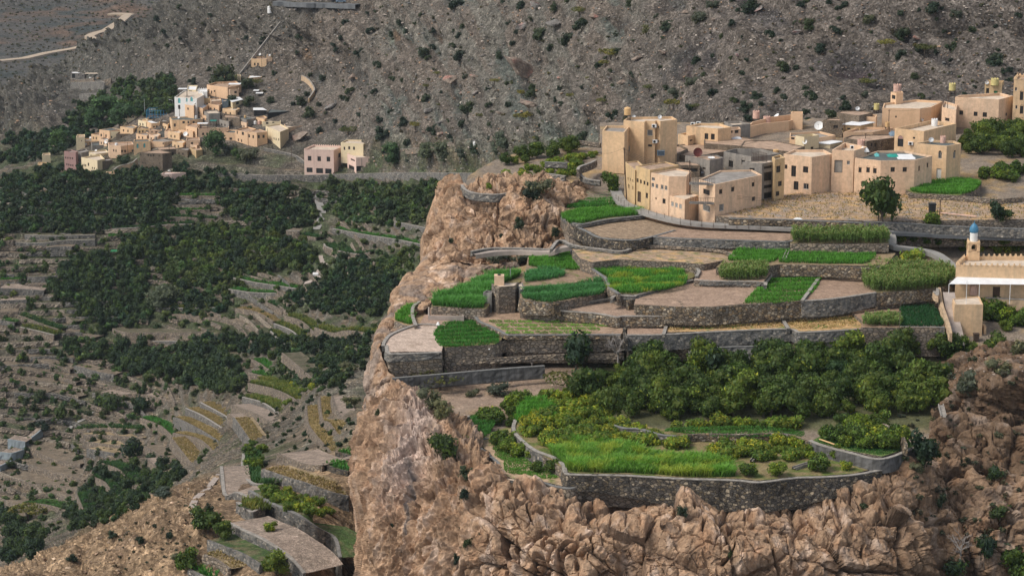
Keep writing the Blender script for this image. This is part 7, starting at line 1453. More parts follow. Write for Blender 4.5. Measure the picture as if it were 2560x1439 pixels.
# ------------------------------------------------------------------ terrace walls of the valley, each with its strip of ground
M['strip'] = M['valley']
def vwall(pts, hp, mat, label, w=5.0, cap=None, soil='s', crop_=None, keys=('hill',)):
    base, top = [], []
    n = len(pts); hps = np.interp(np.linspace(0, 1, n), np.linspace(0, 1, len(hp)), hp) if isinstance(hp, (list, tuple)) else [hp] * n
    for (x, y), h in zip(pts, hps):
        q = hit(x, y + h, keys)
        if q is None: continue
        b = np.array(q[0])
        if top and abs(b[1] - top[-1][1]) > 95: continue
        H = h / pxm(b) / 0.96; base.append(H); top.append(b + (0, 0, H))
    if len(top) < 2: return
    top = np.array(top); zs = top[:, 2].copy(); k = np.convolve(np.pad(zs, 1, mode='edge'), [.25, .5, .25], 'valid'); top[:, 2] = k
    o = wall(None, None, [b + 1.4 for b in base], mat, label, W3=top, cap=cap, capk=.12, cat='terrace wall', name='terrace_wall', th=.5, jit=.07, batter=.08)
    L = resample(smoothline(top), 0.9); t = np.gradient(L[:, :2], axis=0); t /= np.linalg.norm(t, axis=1)[:, None] + 1e-9; nr = np.stack([-t[:, 1], t[:, 0]], 1)
    if nr.mean(0) @ L[:, :2].mean(0) < 0: nr = -nr
    R_ = []; m_ = 9
    for j in range(m_):
        q = L.copy(); q[:, :2] += nr * (0.42 + w * j / (m_ - 1)); q[:, 2] += -0.12 + 0.12 * (j == m_ - 1) + .1 * fbm(q / 1.2, 2); R_.append(q)
    G = np.array(R_); n1 = fbm(G / 1.6, 3)
    cs = {'s': ((.21, .165, .12), (.15, .125, .095)), 'y': ((.31, .235, .14), (.24, .18, .11)), 'g': ((.06, .10, .035), (.16, .14, .08)), 'b': ((.10, .095, .06), (.17, .14, .10)), 'p': ((.33, .26, .21), (.25, .2, .16))}[soil]
    C = mixc(np.broadcast_to(c3(*cs[0]), G.shape), c3(*cs[1]), sstep(-.1, .3, n1))
    Fc = gridfaces(m_, len(L)); ff = link('terrace_ground', mesh('terrace_ground', G.reshape(-1, 3), Fc, M['strip'], col=C.reshape(-1, 3), smooth=True), kind='structure')
    TB.append(BVHTree.FromPolygons(G.reshape(-1, 3).tolist(), Fc.tolist()))
    if crop_:
        h_, dens, col_, col2_ = crop_; n = int(dens * len(L) * 0.9 * w * .8); i = RN.integers(0, len(L) - 1, n); f = RN.random(n)[:, None]; p = L[i] * (1 - f) + L[i + 1] * f
        p = p.copy(); p[:, :2] += nr[i] * (0.7 + (w * .75) * RN.random(n))[:, None]; p[:, 2] -= .1; nz = fbm(p / 1.5, 2)
        c = np.array(col_) * (1 + .35 * nz[:, None] + RN.normal(0, .15, (n, 1))); t2 = sstep(0, .3, fbm(p / 2 + 9, 2))[:, None]; c = np.clip(c * (1 - t2) + np.array(col2_ or col_) * t2, .004, 1)
        r = blades(p, h_ * (1 + .6 * nz + RN.normal(0, .12, n)).clip(.2, 2), np.full(n, .24), np.full(n, .5), c)
        link('terrace_crop', mesh('terrace_crop', r[0], [r[1], r[2]], M['crop'], col=r[3]), kind='stuff')
    return o
TB = []
G1 = (.7, 7, (.05, .17, .03), (.08, .2, .03)); G2 = (.9, 7, (.035, .09, .03), (.06, .12, .03)); Y1 = (.35, 8, (.33, .24, .12), (.24, .19, .09)); YC = (1.1, 6, (.10, .13, .03), (.2, .19, .04))
VW = [
 ([(40, 606), (80, 608), (118, 607), (160, 600), (238, 599)], 14, 'greystone', 'lower of two long grey walls under the dark orchard at the far left', 5, 'cap', 'b', None),
 ([(62, 587), (130, 589), (238, 587)], 12, 'greystone', 'upper of two long grey walls under the dark orchard at the far left', 4, 'cap', 'b', None),
 ([(116, 620), (150, 615), (180, 617)], 17, 'greystone', 'smooth grey wall above the tawny rocks at the far left', 4, None, 's', None),
 ([(0, 602), (34, 601)], 14, 'drystone', 'short wall end at the left edge below the dark orchard', 4, None, 's', None),
 ([(280, 573), (350, 569), (420, 561), (480, 559)], 10, 'drystone', 'long thin wall crossing the middle of the big orchard', 6, 'cap', 'b', G2),
 ([(270, 593), (320, 589), (356, 587)], 10, 'blackstone', 'dark wall above the yellow overhanging rock', 5, None, 'g', G1),
 ([(448, 490), (500, 489), (550, 491)], 12, 'drystone', 'pale wall right under the trees below the far village', 5, None, 'g', G1),
 ([(447, 506), (490, 504)], 7, 'greystone', 'short grey wall below a tiny green plot under the far village', 4, None, 'b', None),
 ([(425, 543), (480, 542), (537, 549)], 10, 'drystone', 'pale wall between orchard blocks left of centre', 6, None, 'g', G2),
 ([(436, 527), (480, 524), (524, 524)], 6, 'drystone', 'thin wall above the pale wall between orchard blocks', 5, None, 'g', G1),
 ([(68, 693), (110, 692), (157, 687)], 14, 'greystone', 'grey wall over the pale bare terraces at the left edge', 6, None, 'b', None),
 ([(63, 709), (124, 711)], 10, 'drystone', 'second wall over the pale bare terraces at the left edge', 5, None, 's', None),
 ([(0, 701), (30, 700), (64, 697)], 13, 'drystone', 'wall below the green strip at the left edge', 6, None, 'g', G1),
 ([(181, 675), (230, 679), (275, 686)], 9, 'greystone', 'slanting grey wall below the small vine plots', 5, 'cap', 's', None),
 ([(200, 660), (240, 662), (280, 668)], 9, 'greystone', 'grey wall between the small vine plots', 4, 'cap', 's', None),
 ([(237, 648), (280, 644), (312, 642)], 8, 'greystone', 'low grey wall under the reed shelter', 4, 'cap', 'b', None),
 ([(0, 720), (55, 721), (110, 728)], 20, 'greystone', 'tall pale plastered bank at the left edge, upper', 8, None, 'p', None),
 ([(0, 752), (67, 749)], 20, 'greystone', 'tall pale plastered bank at the left edge, lower', 7, None, 'p', None),
 ([(0, 780), (45, 779)], 14, 'drystone', 'dark dry wall under the pale plastered banks', 6, None, 's', None),
 ([(109, 742), (150, 743), (171, 748)], 7, 'greystone', 'short pale wall hidden by bushes right of the plastered banks', 4, 'cap', 'b', None),
 ([(44, 784), (68, 797), (100, 806), (145, 826)], 14, 'drystone', 'slanting wall stepping down to the right at the left edge', 5, None, 'g', G2),
 ([(50, 816), (95, 827), (135, 838)], 16, 'drystone', 'wall with a round tower end near the left edge', 6, 'cap', 'g', YC),
 ([(0, 800), (36, 806)], 12, 'greystone', 'wall below the bright green plots at the left edge', 5, None, 'g', G1),
 ([(128, 776), (160, 788), (181, 806)], 8, 'drystone', 'curved wall enclosing dark trees near the left edge', 5, None, 'b', None),
 ([(151, 836), (180, 850), (208, 862)], 10, 'drystone', 'short slanting wall above the grey green orchard', 5, None, 's', None),
 ([(165, 823), (200, 832), (232, 844)], 8, 'drystone', 'low wall above the short slanting one', 5, None, 's', None),
 ([(281, 820), (310, 831), (345, 834), (420, 832), (480, 830), (524, 828)], [12, 22, 24, 20, 18, 12], 'drystone', 'long high dry stone wall at the centre of the valley orchards', 7, None, 'b', None),
 ([(380, 854), (420, 852), (463, 850)], 10, 'greystone', 'pale wall below the long high dry stone wall', 5, 'cap', 's', None),
 ([(300, 852), (340, 860)], 10, 'drystone', 'rubble wall left of the stone stairs', 5, None, 's', None),
 ([(370, 766), (410, 772), (447, 772), (510, 767), (564, 766)], 9, 'greystone', 'wavy grey wall below the silvery olive tree', 6, 'cap', 'g', YC),
 ([(430, 787), (504, 795), (571, 797), (638, 819)], 12, 'drystone', 'long wall under the yellow green vines', 7, None, 's', None),
 ([(588, 772), (638, 780), (682, 800)], 12, 'drystone', 'curved wall above the yellowing plot', 6, None, 'y', Y1),
 ([(571, 725), (630, 731), (689, 730)], 11, 'greystone', 'pale topped wall under the bright green vegetable strip', 5, 'cap', 'g', G1),
 ([(583, 694), (632, 706), (692, 716), (746, 718)], 11, 'greystone', 'pale topped wall below the brighter vegetable strip', 5, 'cap', 'g', G1),
 ([(628, 678), (665, 686), (702, 696)], 8, 'drystone', 'short wall above the bright vegetable strips', 5, None, 'b', None),
 ([(689, 733), (719, 760)], 9, 'drystone', 'diagonal wall beside the pale ramp', 4, None, 'b', None),
 ([(663, 755), (685, 765), (705, 777)], 9, 'drystone', 'diagonal wall with blue barrels below the ramp', 5, None, 'b', G2),
 ([(684, 812), (729, 834), (766, 854)], 10, 'greystone', 'slanting wall between two rows of yellow vines, upper', 4, 'cap', 'g', YC),
 ([(675, 830), (695, 850), (732, 870)], 9, 'greystone', 'slanting wall below the rows of yellow vines, lower', 4, 'cap', 'g', YC),
 ([(710, 792), (750, 806), (786, 823)], 11, 'drystone', 'slanting wall above the rows of yellow vines', 5, None, 'g', YC),
 ([(786, 827), (830, 828), (870, 830), (950, 828)], 12, 'drystone', 'level wall close to the cliff foot', 6, None, 'g', YC),
 ([(809, 608), (816, 621), (860, 632), (900, 633), (925, 626)], 12, 'drystone', 'rounded wall round a small plot in the orchards right of the ramp', 8, 'cap', 'g', G2),
 ([(830, 573), (870, 580), (920, 592), (1000, 600), (1078, 607)], 9, 'greystone', 'long grey wall running down to the upper cliff', 5, 'cap', 'g', G1),
 ([(985, 558), (1030, 562), (1078, 568)], 9, 'greystone', 'short grey wall hidden by trees left of the upper cliff', 4, 'cap', 'b', None),
 ([(715, 576), (733, 578), (749, 577)], 22, 'drystone', 'blocky stone bastion among the orchards', 5, 'cap', 's', None),
 ([(750, 590), (790, 592)], 10, 'drystone', 'wall right of the blocky stone bastion', 5, None, 'g', G2),
 ([(705, 921), (806, 941), (870, 948)], 12, 'drystone', 'long wall at the lower end of the central orchards', 6, None, 'b', None),
 ([(551, 873), (575, 890), (601, 918)], 9, 'drystone', 'steep diagonal wall inside the central orchards', 4, None, 'b', None),
 ([(628, 900), (650, 912), (672, 921)], 9, 'drystone', 'short diagonal wall in the lower orchards', 5, None, 'g', G1),
 ([(620, 940), (680, 935)], 8, 'drystone', 'small wall at a green clearing of the lower orchards', 6, None, 'g', G1),
 ([(185, 912), (240, 929), (285, 937)], 18, 'greystone', 'grey plastered wall at the lower edge of the grey green orchard', 5, None, 's', None),
 ([(242, 908), (270, 908), (294, 910)], 7, 'greystone', 'small grey wall above the plastered one', 4, None, 's', None),
 ([(0, 905), (60, 922), (130, 938), (190, 956)], 8, 'drystone', 'first wall of the bare stony terraces at the left', 6, None, 's', None),
 ([(0, 926), (50, 940), (110, 955), (165, 972)], 8, 'drystone', 'second wall of the bare stony terraces at the left', 6, None, 's', None),
 ([(0, 948), (60, 962), (120, 982)], 8, 'drystone', 'third wall of the bare stony terraces at the left', 6, None, 's', None),
 ([(40, 880), (110, 903), (175, 926)], 8, 'drystone', 'top wall of the bare stony terraces at the left', 6, None, 's', None),
 ([(150, 982), (175, 986), (196, 990)], 10, 'drystone', 'isolated wall stub on the bare stony slope', 5, None, 's', None),
 ([(0, 1044), (30, 1048), (80, 1056)], 9, 'drystone', 'wall above the blue grey concrete basin', 6, None, 's', None),
 ([(252, 980), (300, 987), (345, 990), (430, 996)], 10, 'drystone', 'wall in front of the pale bare plot with a lone tree', 8, None, 'p', None),
 ([(67, 1110), (100, 1136), (141, 1153), (200, 1156)], 13, 'drystone', 'curved wall right of the blue grey concrete basin', 9, None, 's', None),
 ([(55, 1150), (90, 1172), (150, 1186), (210, 1192)], 12, 'drystone', 'curved wall one step below the basin', 8, None, 's', None),
 ([(10, 1190), (60, 1205), (120, 1218)], 12, 'drystone', 'left lower curved wall below the basin', 8, None, 's', None),
 ([(95, 1215), (150, 1214), (205, 1219)], 11, 'drystone', 'wall ending at the stone stair in the lower left', 8, None, 's', None),
 ([(85, 1240), (140, 1238), (190, 1238)], 10, 'drystone', 'wall above the little green grass plot in the lower left', 7, None, 's', None),
 ([(50, 1262), (110, 1264), (170, 1266)], 9, 'drystone', 'wall under the little green grass plot in the lower left', 7, None, 'g', (.3, 8, (.07, .16, .04), None)),
 ([(0, 1245), (40, 1262)], 12, 'drystone', 'slanting wall at the left edge near the bottom', 7, None, 's', None),
 ([(0, 1276), (45, 1288)], 10, 'drystone', 'lowest slanting wall at the left edge', 7, None, 's', None),
 ([(183, 1078), (268, 1072), (346, 1067)], 10, 'drystone', 'uppermost of four stacked walls left of the grey bays', 6, None, 'y', G2),
 ([(203, 1089), (285, 1090), (356, 1087)], 10, 'drystone', 'second of four stacked walls left of the grey bays', 5, None, 'y', None),
 ([(208, 1108), (285, 1109), (322, 1105)], 12, 'drystone', 'third of four stacked walls left of the grey bays', 5, None, 'y', None),
 ([(217, 1127), (285, 1126)], 14, 'greystone', 'lowest grey one of four stacked walls left of the grey bays', 5, None, 'y', None),
 ([(433, 1047), (447, 1064), (504, 1079), (561, 1084)], [14, 18, 19, 19], 'greystone', 'tall grey curved wall, lowest of the three grey bays', 5, None, 'y', Y1),
 ([(464, 1032), (504, 1047), (568, 1054)], 15, 'greystone', 'middle grey curved wall of the three grey bays', 5, 'cap', 'y', Y1),
 ([(500, 1015), (537, 1026), (574, 1033)], 12, 'greystone', 'upper grey curved wall of the three grey bays', 5, 'cap', 'y', Y1),
 ([(433, 1109), (500, 1112), (561, 1116)], 14, 'drystone', 'dry stone wall under the grey bays', 6, None, 'y', Y1),
 ([(427, 1136), (500, 1143), (561, 1144)], 16, 'drystone', 'lowest dry stone wall under the grey bays', 6, None, 'y', Y1),
 ([(578, 1035), (640, 1042), (715, 1042)], 12, 'drystone', 'wall of the pale plot right of the gully, upper', 8, None, 'p', None),
 ([(569, 1059), (620, 1064), (673, 1065)], 14, 'drystone', 'wall of the pale plot right of the gully, middle', 5, None, 'p', None),
 ([(584, 1091), (655, 1095)], 14, 'greystone', 'grey wall of the straw plot right of the gully, lower', 5, None, 'y', Y1),
 ([(620, 980), (699, 994), (789, 985)], 10, 'drystone', 'wall with citrus rows above the gully, middle', 6, None, 'g', YC),
 ([(606, 1009), (660, 1017), (719, 1023)], 8, 'greystone', 'thin kerb wall with citrus rows above the gully, lower', 5, 'cap', 'g', YC),
 ([(638, 962), (700, 972), (760, 965)], 8, 'drystone', 'wall with citrus rows above the gully, upper', 5, None, 'g', YC),
 ([(350, 1050), (400, 1068), (440, 1090)], 10, 'drystone', 'bank with a bright green strip left of the grey bays', 5, None, 'g', G1),
 ([(360, 1128), (410, 1150), (440, 1166)], 10, 'drystone', 'stepped wall in the gully left of the crest', 5, None, 's', None),
 ([(365, 1166), (420, 1172)], 10, 'drystone', 'small wall deep in the gully', 5, None, 'p', None),
 ([(255, 1168), (300, 1190), (345, 1212)], 10, 'drystone', 'slanting wall among the trees of the lower gully, upper', 5, None, 'g', G2),
 ([(230, 1200), (265, 1225), (300, 1248)], 10, 'drystone', 'slanting wall among the trees of the lower gully, middle', 5, None, 'g', G2),
 ([(190, 1262), (225, 1290), (250, 1310)], 10, 'drystone', 'slanting wall among the trees of the lower gully, lower', 5, None, 'g', G2),
 ([(763, 1032), (766, 1057), (780, 1078), (806, 1102), (842, 1132)], [16, 18, 20, 20, 16], 'drystone', 'sweeping dry wall below the lowest golden strip at the cliff foot', 4, None, 'y', Y1),
 ([(796, 1015), (802, 1040), (820, 1062), (862, 1095)], [12, 14, 16, 14], 'drystone', 'sweeping dry wall below the upper golden strip at the cliff foot', 4, None, 'y', Y1),
 ([(828, 1008), (840, 1025), (865, 1050)], 12, 'drystone', 'uppermost sweeping dry wall at the cliff foot', 4, None, 'p', None),
 ([(692, 1141), (730, 1148), (770, 1156), (806, 1159)], 20, 'drystone', 'broad dry wall below the bare plot with a sapling', 8, None, 'p', None),
 ([(806, 1161), (835, 1168), (870, 1176)], 14, 'blackstone', 'dark wall below the green plots at the cliff foot', 4, None, 'g', G1),
 ([(838, 1131), (870, 1136), (900, 1141)], 12, 'blackstone', 'dark wall below the upper green plot at the cliff foot', 4, None, 'g', G1),
 ([(655, 1179), (722, 1189), (756, 1202), (820, 1222), (872, 1246)], [24, 30, 32, 34, 30], 'greystone', 'long tall grey wall above the citrus strip on the spur', 5, None, 'y', Y1),
 ([(551, 1172), (553, 1192), (560, 1222), (590, 1232), (620, 1239)], 16, 'greystone', 'curled wall at the left rim of the spur terraces', 5, 'cap', 'p', None),
 ([(608, 1145), (604, 1172), (626, 1194), (654, 1203)], 16, 'greystone', 'curled wall round the seedling plot on the spur', 4, 'cap', 'g', G2),
 ([(591, 1257), (612, 1266), (630, 1274), (662, 1267)], [24, 30, 36, 34], 'greystone', 'grey bastion wall holding a small citrus clump', 4, 'cap', 'g', YC),
 ([(622, 1231), (680, 1252), (739, 1276), (786, 1306), (833, 1346), (848, 1397)], [30, 44, 46, 44, 44, 60], 'greystone', 'long curving tall wall over the bare terrace on the spur', 4.5, 'capdark', 'g', None),
 ([(568, 1309), (610, 1322), (658, 1341), (719, 1384), (759, 1440)], [28, 30, 32, 36, 40], 'greystone', 'long curving wall in front of the bare terrace on the spur', 7, 'cap', 'p', None),
 ([(517, 1351), (560, 1364), (605, 1381), (650, 1412)], 22, 'greystone', 'curving wall in front of the maize strip on the spur', 5, None, 'g', None),
 ([(507, 1385), (540, 1397), (571, 1422)], 22, 'drystone', 'low straw topped wall at the very bottom of the spur', 4, None, 'y', Y1),
 ([(470, 1423), (520, 1445)], 14, 'greystone', 'lowest wall corner cut by the bottom edge of the picture', 5, None, 'g', G1),
 ([(20, 1095), (64, 1106)], 26, 'bluewall', 'blue grey concrete basin wall facing the camera', 5, None, 'p', None),
 ([(64, 1106), (90, 1085), (112, 1064)], 14, 'bluewall', 'blue grey concrete channel wall rising from the basin', 2, None, 'p', None),
 ([(0, 1130), (32, 1131), (62, 1122)], 20, 'bluewall', 'lower wall of the blue grey concrete basin', 4, None, 'p', None),
 ([(0, 1165), (30, 1150)], 14, 'bluewall', 'blue grey concrete wall end at the left edge', 3, None, 'p', None),
]
M['bluewall'] = m_streak('blue_grey_concrete', (0.25, 0.29, 0.31), (0.17, 0.19, 0.20), 0.6, 0.5)
for (pts, hp, mt, lb, w, cp, so_, cr) in VW: vwall(pts, hp, mt, lb, w, cp, so_, cr)
# dry stone walls that follow every step of the worn terraces
M['palestone'] = m_stone('pale_stone_wall', 1.3, (0.16, 0.135, 0.11), [(0.27, 0.22, 0.175), (0.36, 0.3, 0.235), (0.3, 0.26, 0.21), (0.46, 0.38, 0.29)], stain=0.25, cov=0.06)
def contour_walls():
    nv, nu = ZZ.shape; px, py = PX(G0); cnt = 0
    for lev in range(int(-118 / hz), int(-9 / hz)):
        Lv = (lev + .36) * hz; chain = []; last = None; S = ZZ > Lv; ch = S[:-1] & ~S[1:]
        for u in list(range(0, nu, 2)) + [None]:
            pt = None
            if u is not None:
                vs_ = np.nonzero(ch[:, u])[0]; vs_ = [v for v in vs_ if 470 < py[v, u] < 1330 and -60 < px[v, u] < 940 and G0[v, u, 1] > 490 and ROK[v, u] < .05]
                if vs_:
                    v = min(vs_, key=lambda a: abs(a - last)) if last is not None else vs_[0]
                    if last is None or abs(v - last) < 14:
                        k = (ZZ[v, u] - Lv) / (ZZ[v, u] - ZZ[v + 1, u] + 1e-9); pt = G0[v, u] * (1 - k) + G0[v + 1, u] * k; pt = np.array((pt[0], pt[1], (lev + 1) * hz - DN[v, u] + .3)); last = v
                        x_, y_ = px[v, u], py[v, u]; bare = (x_ < 440 and y_ > 850) or (y_ > 930) or x_ < 150
                        if fbm(np.array([[x_ / 70., lev * 3.1, 1.]]), 2)[0] < (-.3 if bare else -.08): pt = None
            if pt is not None: chain.append(pt)
            if (pt is None or len(chain) > 34) and chain:
                if len(chain) > 4 and cnt < 296:
                    m_ = proj(chain[len(chain) // 2]); xx, yy = m_[0], m_[1]
                    wh = ('at the left edge' if xx < 150 else 'left of the olive tree' if xx < 400 else 'in the middle of the valley' if xx < 640 else 'near the cliff foot') + (', upper orchards' if yy < 620 else ', middle orchards' if yy < 860 else ', bare lower terraces' if yy < 1100 else ', lowest terraces')
                    wall(None, None, 1.9 * R.uniform(.75, 1), ('drystone', 'drystone', 'palestone', 'greystone')[cnt % 4], 'rough dry stone terrace wall ' + wh, W3=np.array(chain[::3]), cap=None, cat='terrace wall', name='terrace_wall', group='worn terrace walls ' + wh, jit=.14, batter=.1); cnt += 1
                chain = []
                if pt is not None: chain = [pt]
            if pt is None: last = None if u is None or not ch[:, u].any() else last
    print('contour walls', cnt)
contour_walls()
class _TM:
    def ray_cast(s, *a):
        best = (None, None, None, None)
        for b in TB:
            h = b.ray_cast(*a)
            if h[0] is not None and (best[0] is None or h[3] < best[3]): best = h
        return best
BV['strips'] = _TM()
hribbon('path', [(800, 478), (795, 500), (806, 530), (800, 556), (790, 575)], 3, M['road'], .3)
hribbon('path', [(806, 640), (812, 660), (800, 680), (796, 695), (760, 712), (735, 730)], 3, M['pave'], .4)
hribbon('path', [(230, 1030), (215, 1045), (185, 1060), (170, 1075), (165, 1090)], 1.6, M['road'], .2)
hribbon('path', [(548, 1185), (520, 1220), (490, 1245), (478, 1270), (482, 1285)], 1.2, M['pave'], .12)
def vtank():
    h = hit(789, 690, ['hill'])[0]; o = empty('water_tank', h, label='white tank lying beside the pale ramp in the orchards', cat='water tank'); b = MB(); b.cyl((-1, 0, .7), (1, 0, .7), .75, .75, 14); b.build('tank_body', M['plwhite'], o)
vtank()
# reed shelter, stairs, rock arch stones
shelter(287, 642, 22, 3, 2.2, 'leafroof' if 'leafroof' in M else 'green', 'green roofed garden shelter beside the tawny rock')

# ------------------------------------------------------------------ valley trees
for s in range(3):
    V, Fc, C = crownmesh(140 + s, nl=260, leaf=0.34, r=1, zr=0.8, cols=(dkg, green1, (0.035, 0.06, 0.032)), z0=0.1, lumps=7); PROTO.setdefault('darklo', []).append((None, None, V, Fc, C))
def mass(name, pl_, kind='darklo', label=None):
    VV, FQ, FT, CC = [], [], [], []; off = 0
    for (loc, r, szz) in pl_:
        _, _, V, Fc, C = PROTO[kind][R.randrange(len(PROTO[kind]))]; a = R.uniform(0, 6.28); c, s = math.cos(a), math.sin(a); Q = V * (r, r, r * szz); Q = np.stack([Q[:, 0] * c - Q[:, 1] * s, Q[:, 0] * s + Q[:, 1] * c, Q[:, 2]], 1) + np.array(loc)
        VV.append(Q); CC.append(C * np.array(R.uniform(.7, 1.9)) * np.array((R.uniform(.85, 1.3), 1, R.uniform(.8, 1.1)))); 
        for f in Fc: (FQ if f.shape[1] == 4 else FT).append(f + off)
        off += len(V)
    if not VV: return
    fs = [np.concatenate(x) for x in (FQ, FT) if x]
    return link(name, mesh(name, np.concatenate(VV), fs, M['leaf'], col=np.clip(np.concatenate(CC), 0.003, 1)), kind='stuff', label=label)
VR = [  # region, spacing, radius in photo pixels, where
 ([(0, 440), (120, 425), (260, 440), (400, 430), (440, 470), (440, 530), (430, 560), (300, 570), (260, 590), (120, 580), (0, 585)], 20, 15, 'in the big dark orchard below the far village'),
 ([(440, 455), (600, 460), (740, 470), (780, 500), (790, 560), (720, 590), (620, 575), (560, 520), (540, 485), (440, 480)], 22, 15, 'under the long grey wall in the upper valley'),
 ([(820, 460), (1000, 465), (1140, 455), (1110, 500), (1085, 550), (1000, 570), (860, 560), (830, 520)], 22, 16, 'left of the upper cliff'),
 ([(440, 575), (560, 570), (700, 590), (790, 640), (770, 690), (700, 670), (620, 700), (560, 740), (440, 750), (380, 660), (300, 640), (330, 590)], 22, 17, 'in the heart of the valley orchards'),
 ([(180, 640), (300, 650), (380, 690), (380, 760), (370, 810), (260, 840), (180, 770), (120, 740), (120, 700)], 22, 17, 'left of the silvery olive tree'),
 ([(420, 740), (560, 735), (590, 760), (560, 790), (480, 800), (430, 790)], 26, 15, 'around the yellow green vine plots'),
 ([(850, 650), (1000, 650), (990, 740), (960, 790), (840, 790), (740, 770), (700, 740), (800, 720)], 22, 17, 'between the pale ramp and the cliff'),
 ([(580, 840), (700, 850), (860, 860), (930, 840), (910, 930), (800, 925), (700, 905), (600, 880), (470, 860)], 22, 17, 'in the long orchard row close to the cliff foot'),
 ([(290, 870), (400, 880), (540, 870), (600, 930), (620, 970), (560, 990), (440, 960), (330, 950), (290, 920)], 24, 20, 'above the three grey bays'),
 ([(150, 850), (230, 855), (300, 880), (290, 910), (240, 905), (170, 885)], 22, 17, 'in the grey green orchard above the plastered wall'),
 ([(700, 890), (870, 900), (880, 960), (800, 980), (700, 950)], 26, 16, 'on the strips below the long orchard row'),
 ([(240, 1180), (300, 1160), (420, 1160), (470, 1190), (380, 1240), (320, 1290), (250, 1320), (180, 1330), (150, 1290), (200, 1240)], 24, 18, 'in the wooded gully of the lower left'),
 ([(0, 1290), (60, 1310), (120, 1340), (80, 1400), (0, 1420)], 30, 26, 'at the bottom left edge'),
 ([(0, 350), (130, 330), (240, 300), (300, 310), (190, 370), (120, 400), (0, 415)], 20, 14, 'at the left edge above the mauve house'),
 ([(290, 215), (430, 200), (440, 285), (380, 290), (300, 300), (240, 290), (180, 330), (160, 300), (230, 250)], 20, 15, 'in the wood behind the castle like house'),
 ([(120, 420), (200, 428), (340, 430), (480, 425), (560, 432), (640, 440), (560, 450), (300, 450), (100, 440)], 26, 13, 'in front of the lowest houses of the far village'),
 ([(980, 640), (1040, 630), (1060, 650), (1000, 700), (900, 670)], 24, 15, 'beside the reddish rocks at the cliff edge'),
 ([(0, 590), (260, 590), (440, 470), (1120, 470), (1000, 720), (880, 960), (440, 1000), (0, 860)], 46, 12, 'scattered on the terraces between the orchards'),
 ([(0, 870), (260, 880), (440, 1010), (560, 1160), (300, 1290), (0, 1400)], 42, 12, 'scattered on the bare lower terraces'),
 ([(580, 960), (880, 930), (880, 1130), (700, 1130), (600, 1100)], 40, 10, 'scattered above the spur'),
]
cand = []; WM = {w_: (min(q[0] for q in p_) + max(q[0] for q in p_)) / 2 for p_, _, _, w_ in VR}
for (poly, sp, rp, where) in VR:
    for (a, b) in scatter_px(poly, sp * .86, .42):
        if fbm(np.array([[a / 45.0, b / 22.0, 3.3]]), 2)[0] < -0.34: continue
        h = hit(a, b, ['hill'])
        if h is None: continue
        r = rp * R.uniform(.65, 1.3) * .9; cand.append((r, Vector(h[0]) - Vector((0, 0, .2)), r / pxm(h[0]), where))
cand.sort(key=lambda c: -c[0]); rest = {}
for i, (rp, loc, r, where) in enumerate(cand):
    if i < 290: plant('dark', loc, r, ('small ' if r < 2.2 else 'broad ' if r > 3 else '') + 'dark green orchard tree ' + where + (', left half' if proj(loc)[0] < WM[where] else ', right half'), 'orchard trees ' + where, sz=R.uniform(.9, 1.25), parts=False)
    else: rest.setdefault(where, []).append((loc, r, R.uniform(.9, 1.25)))
for k, v in rest.items(): mass('orchard_wood', v)
print('valley trees', len(cand))
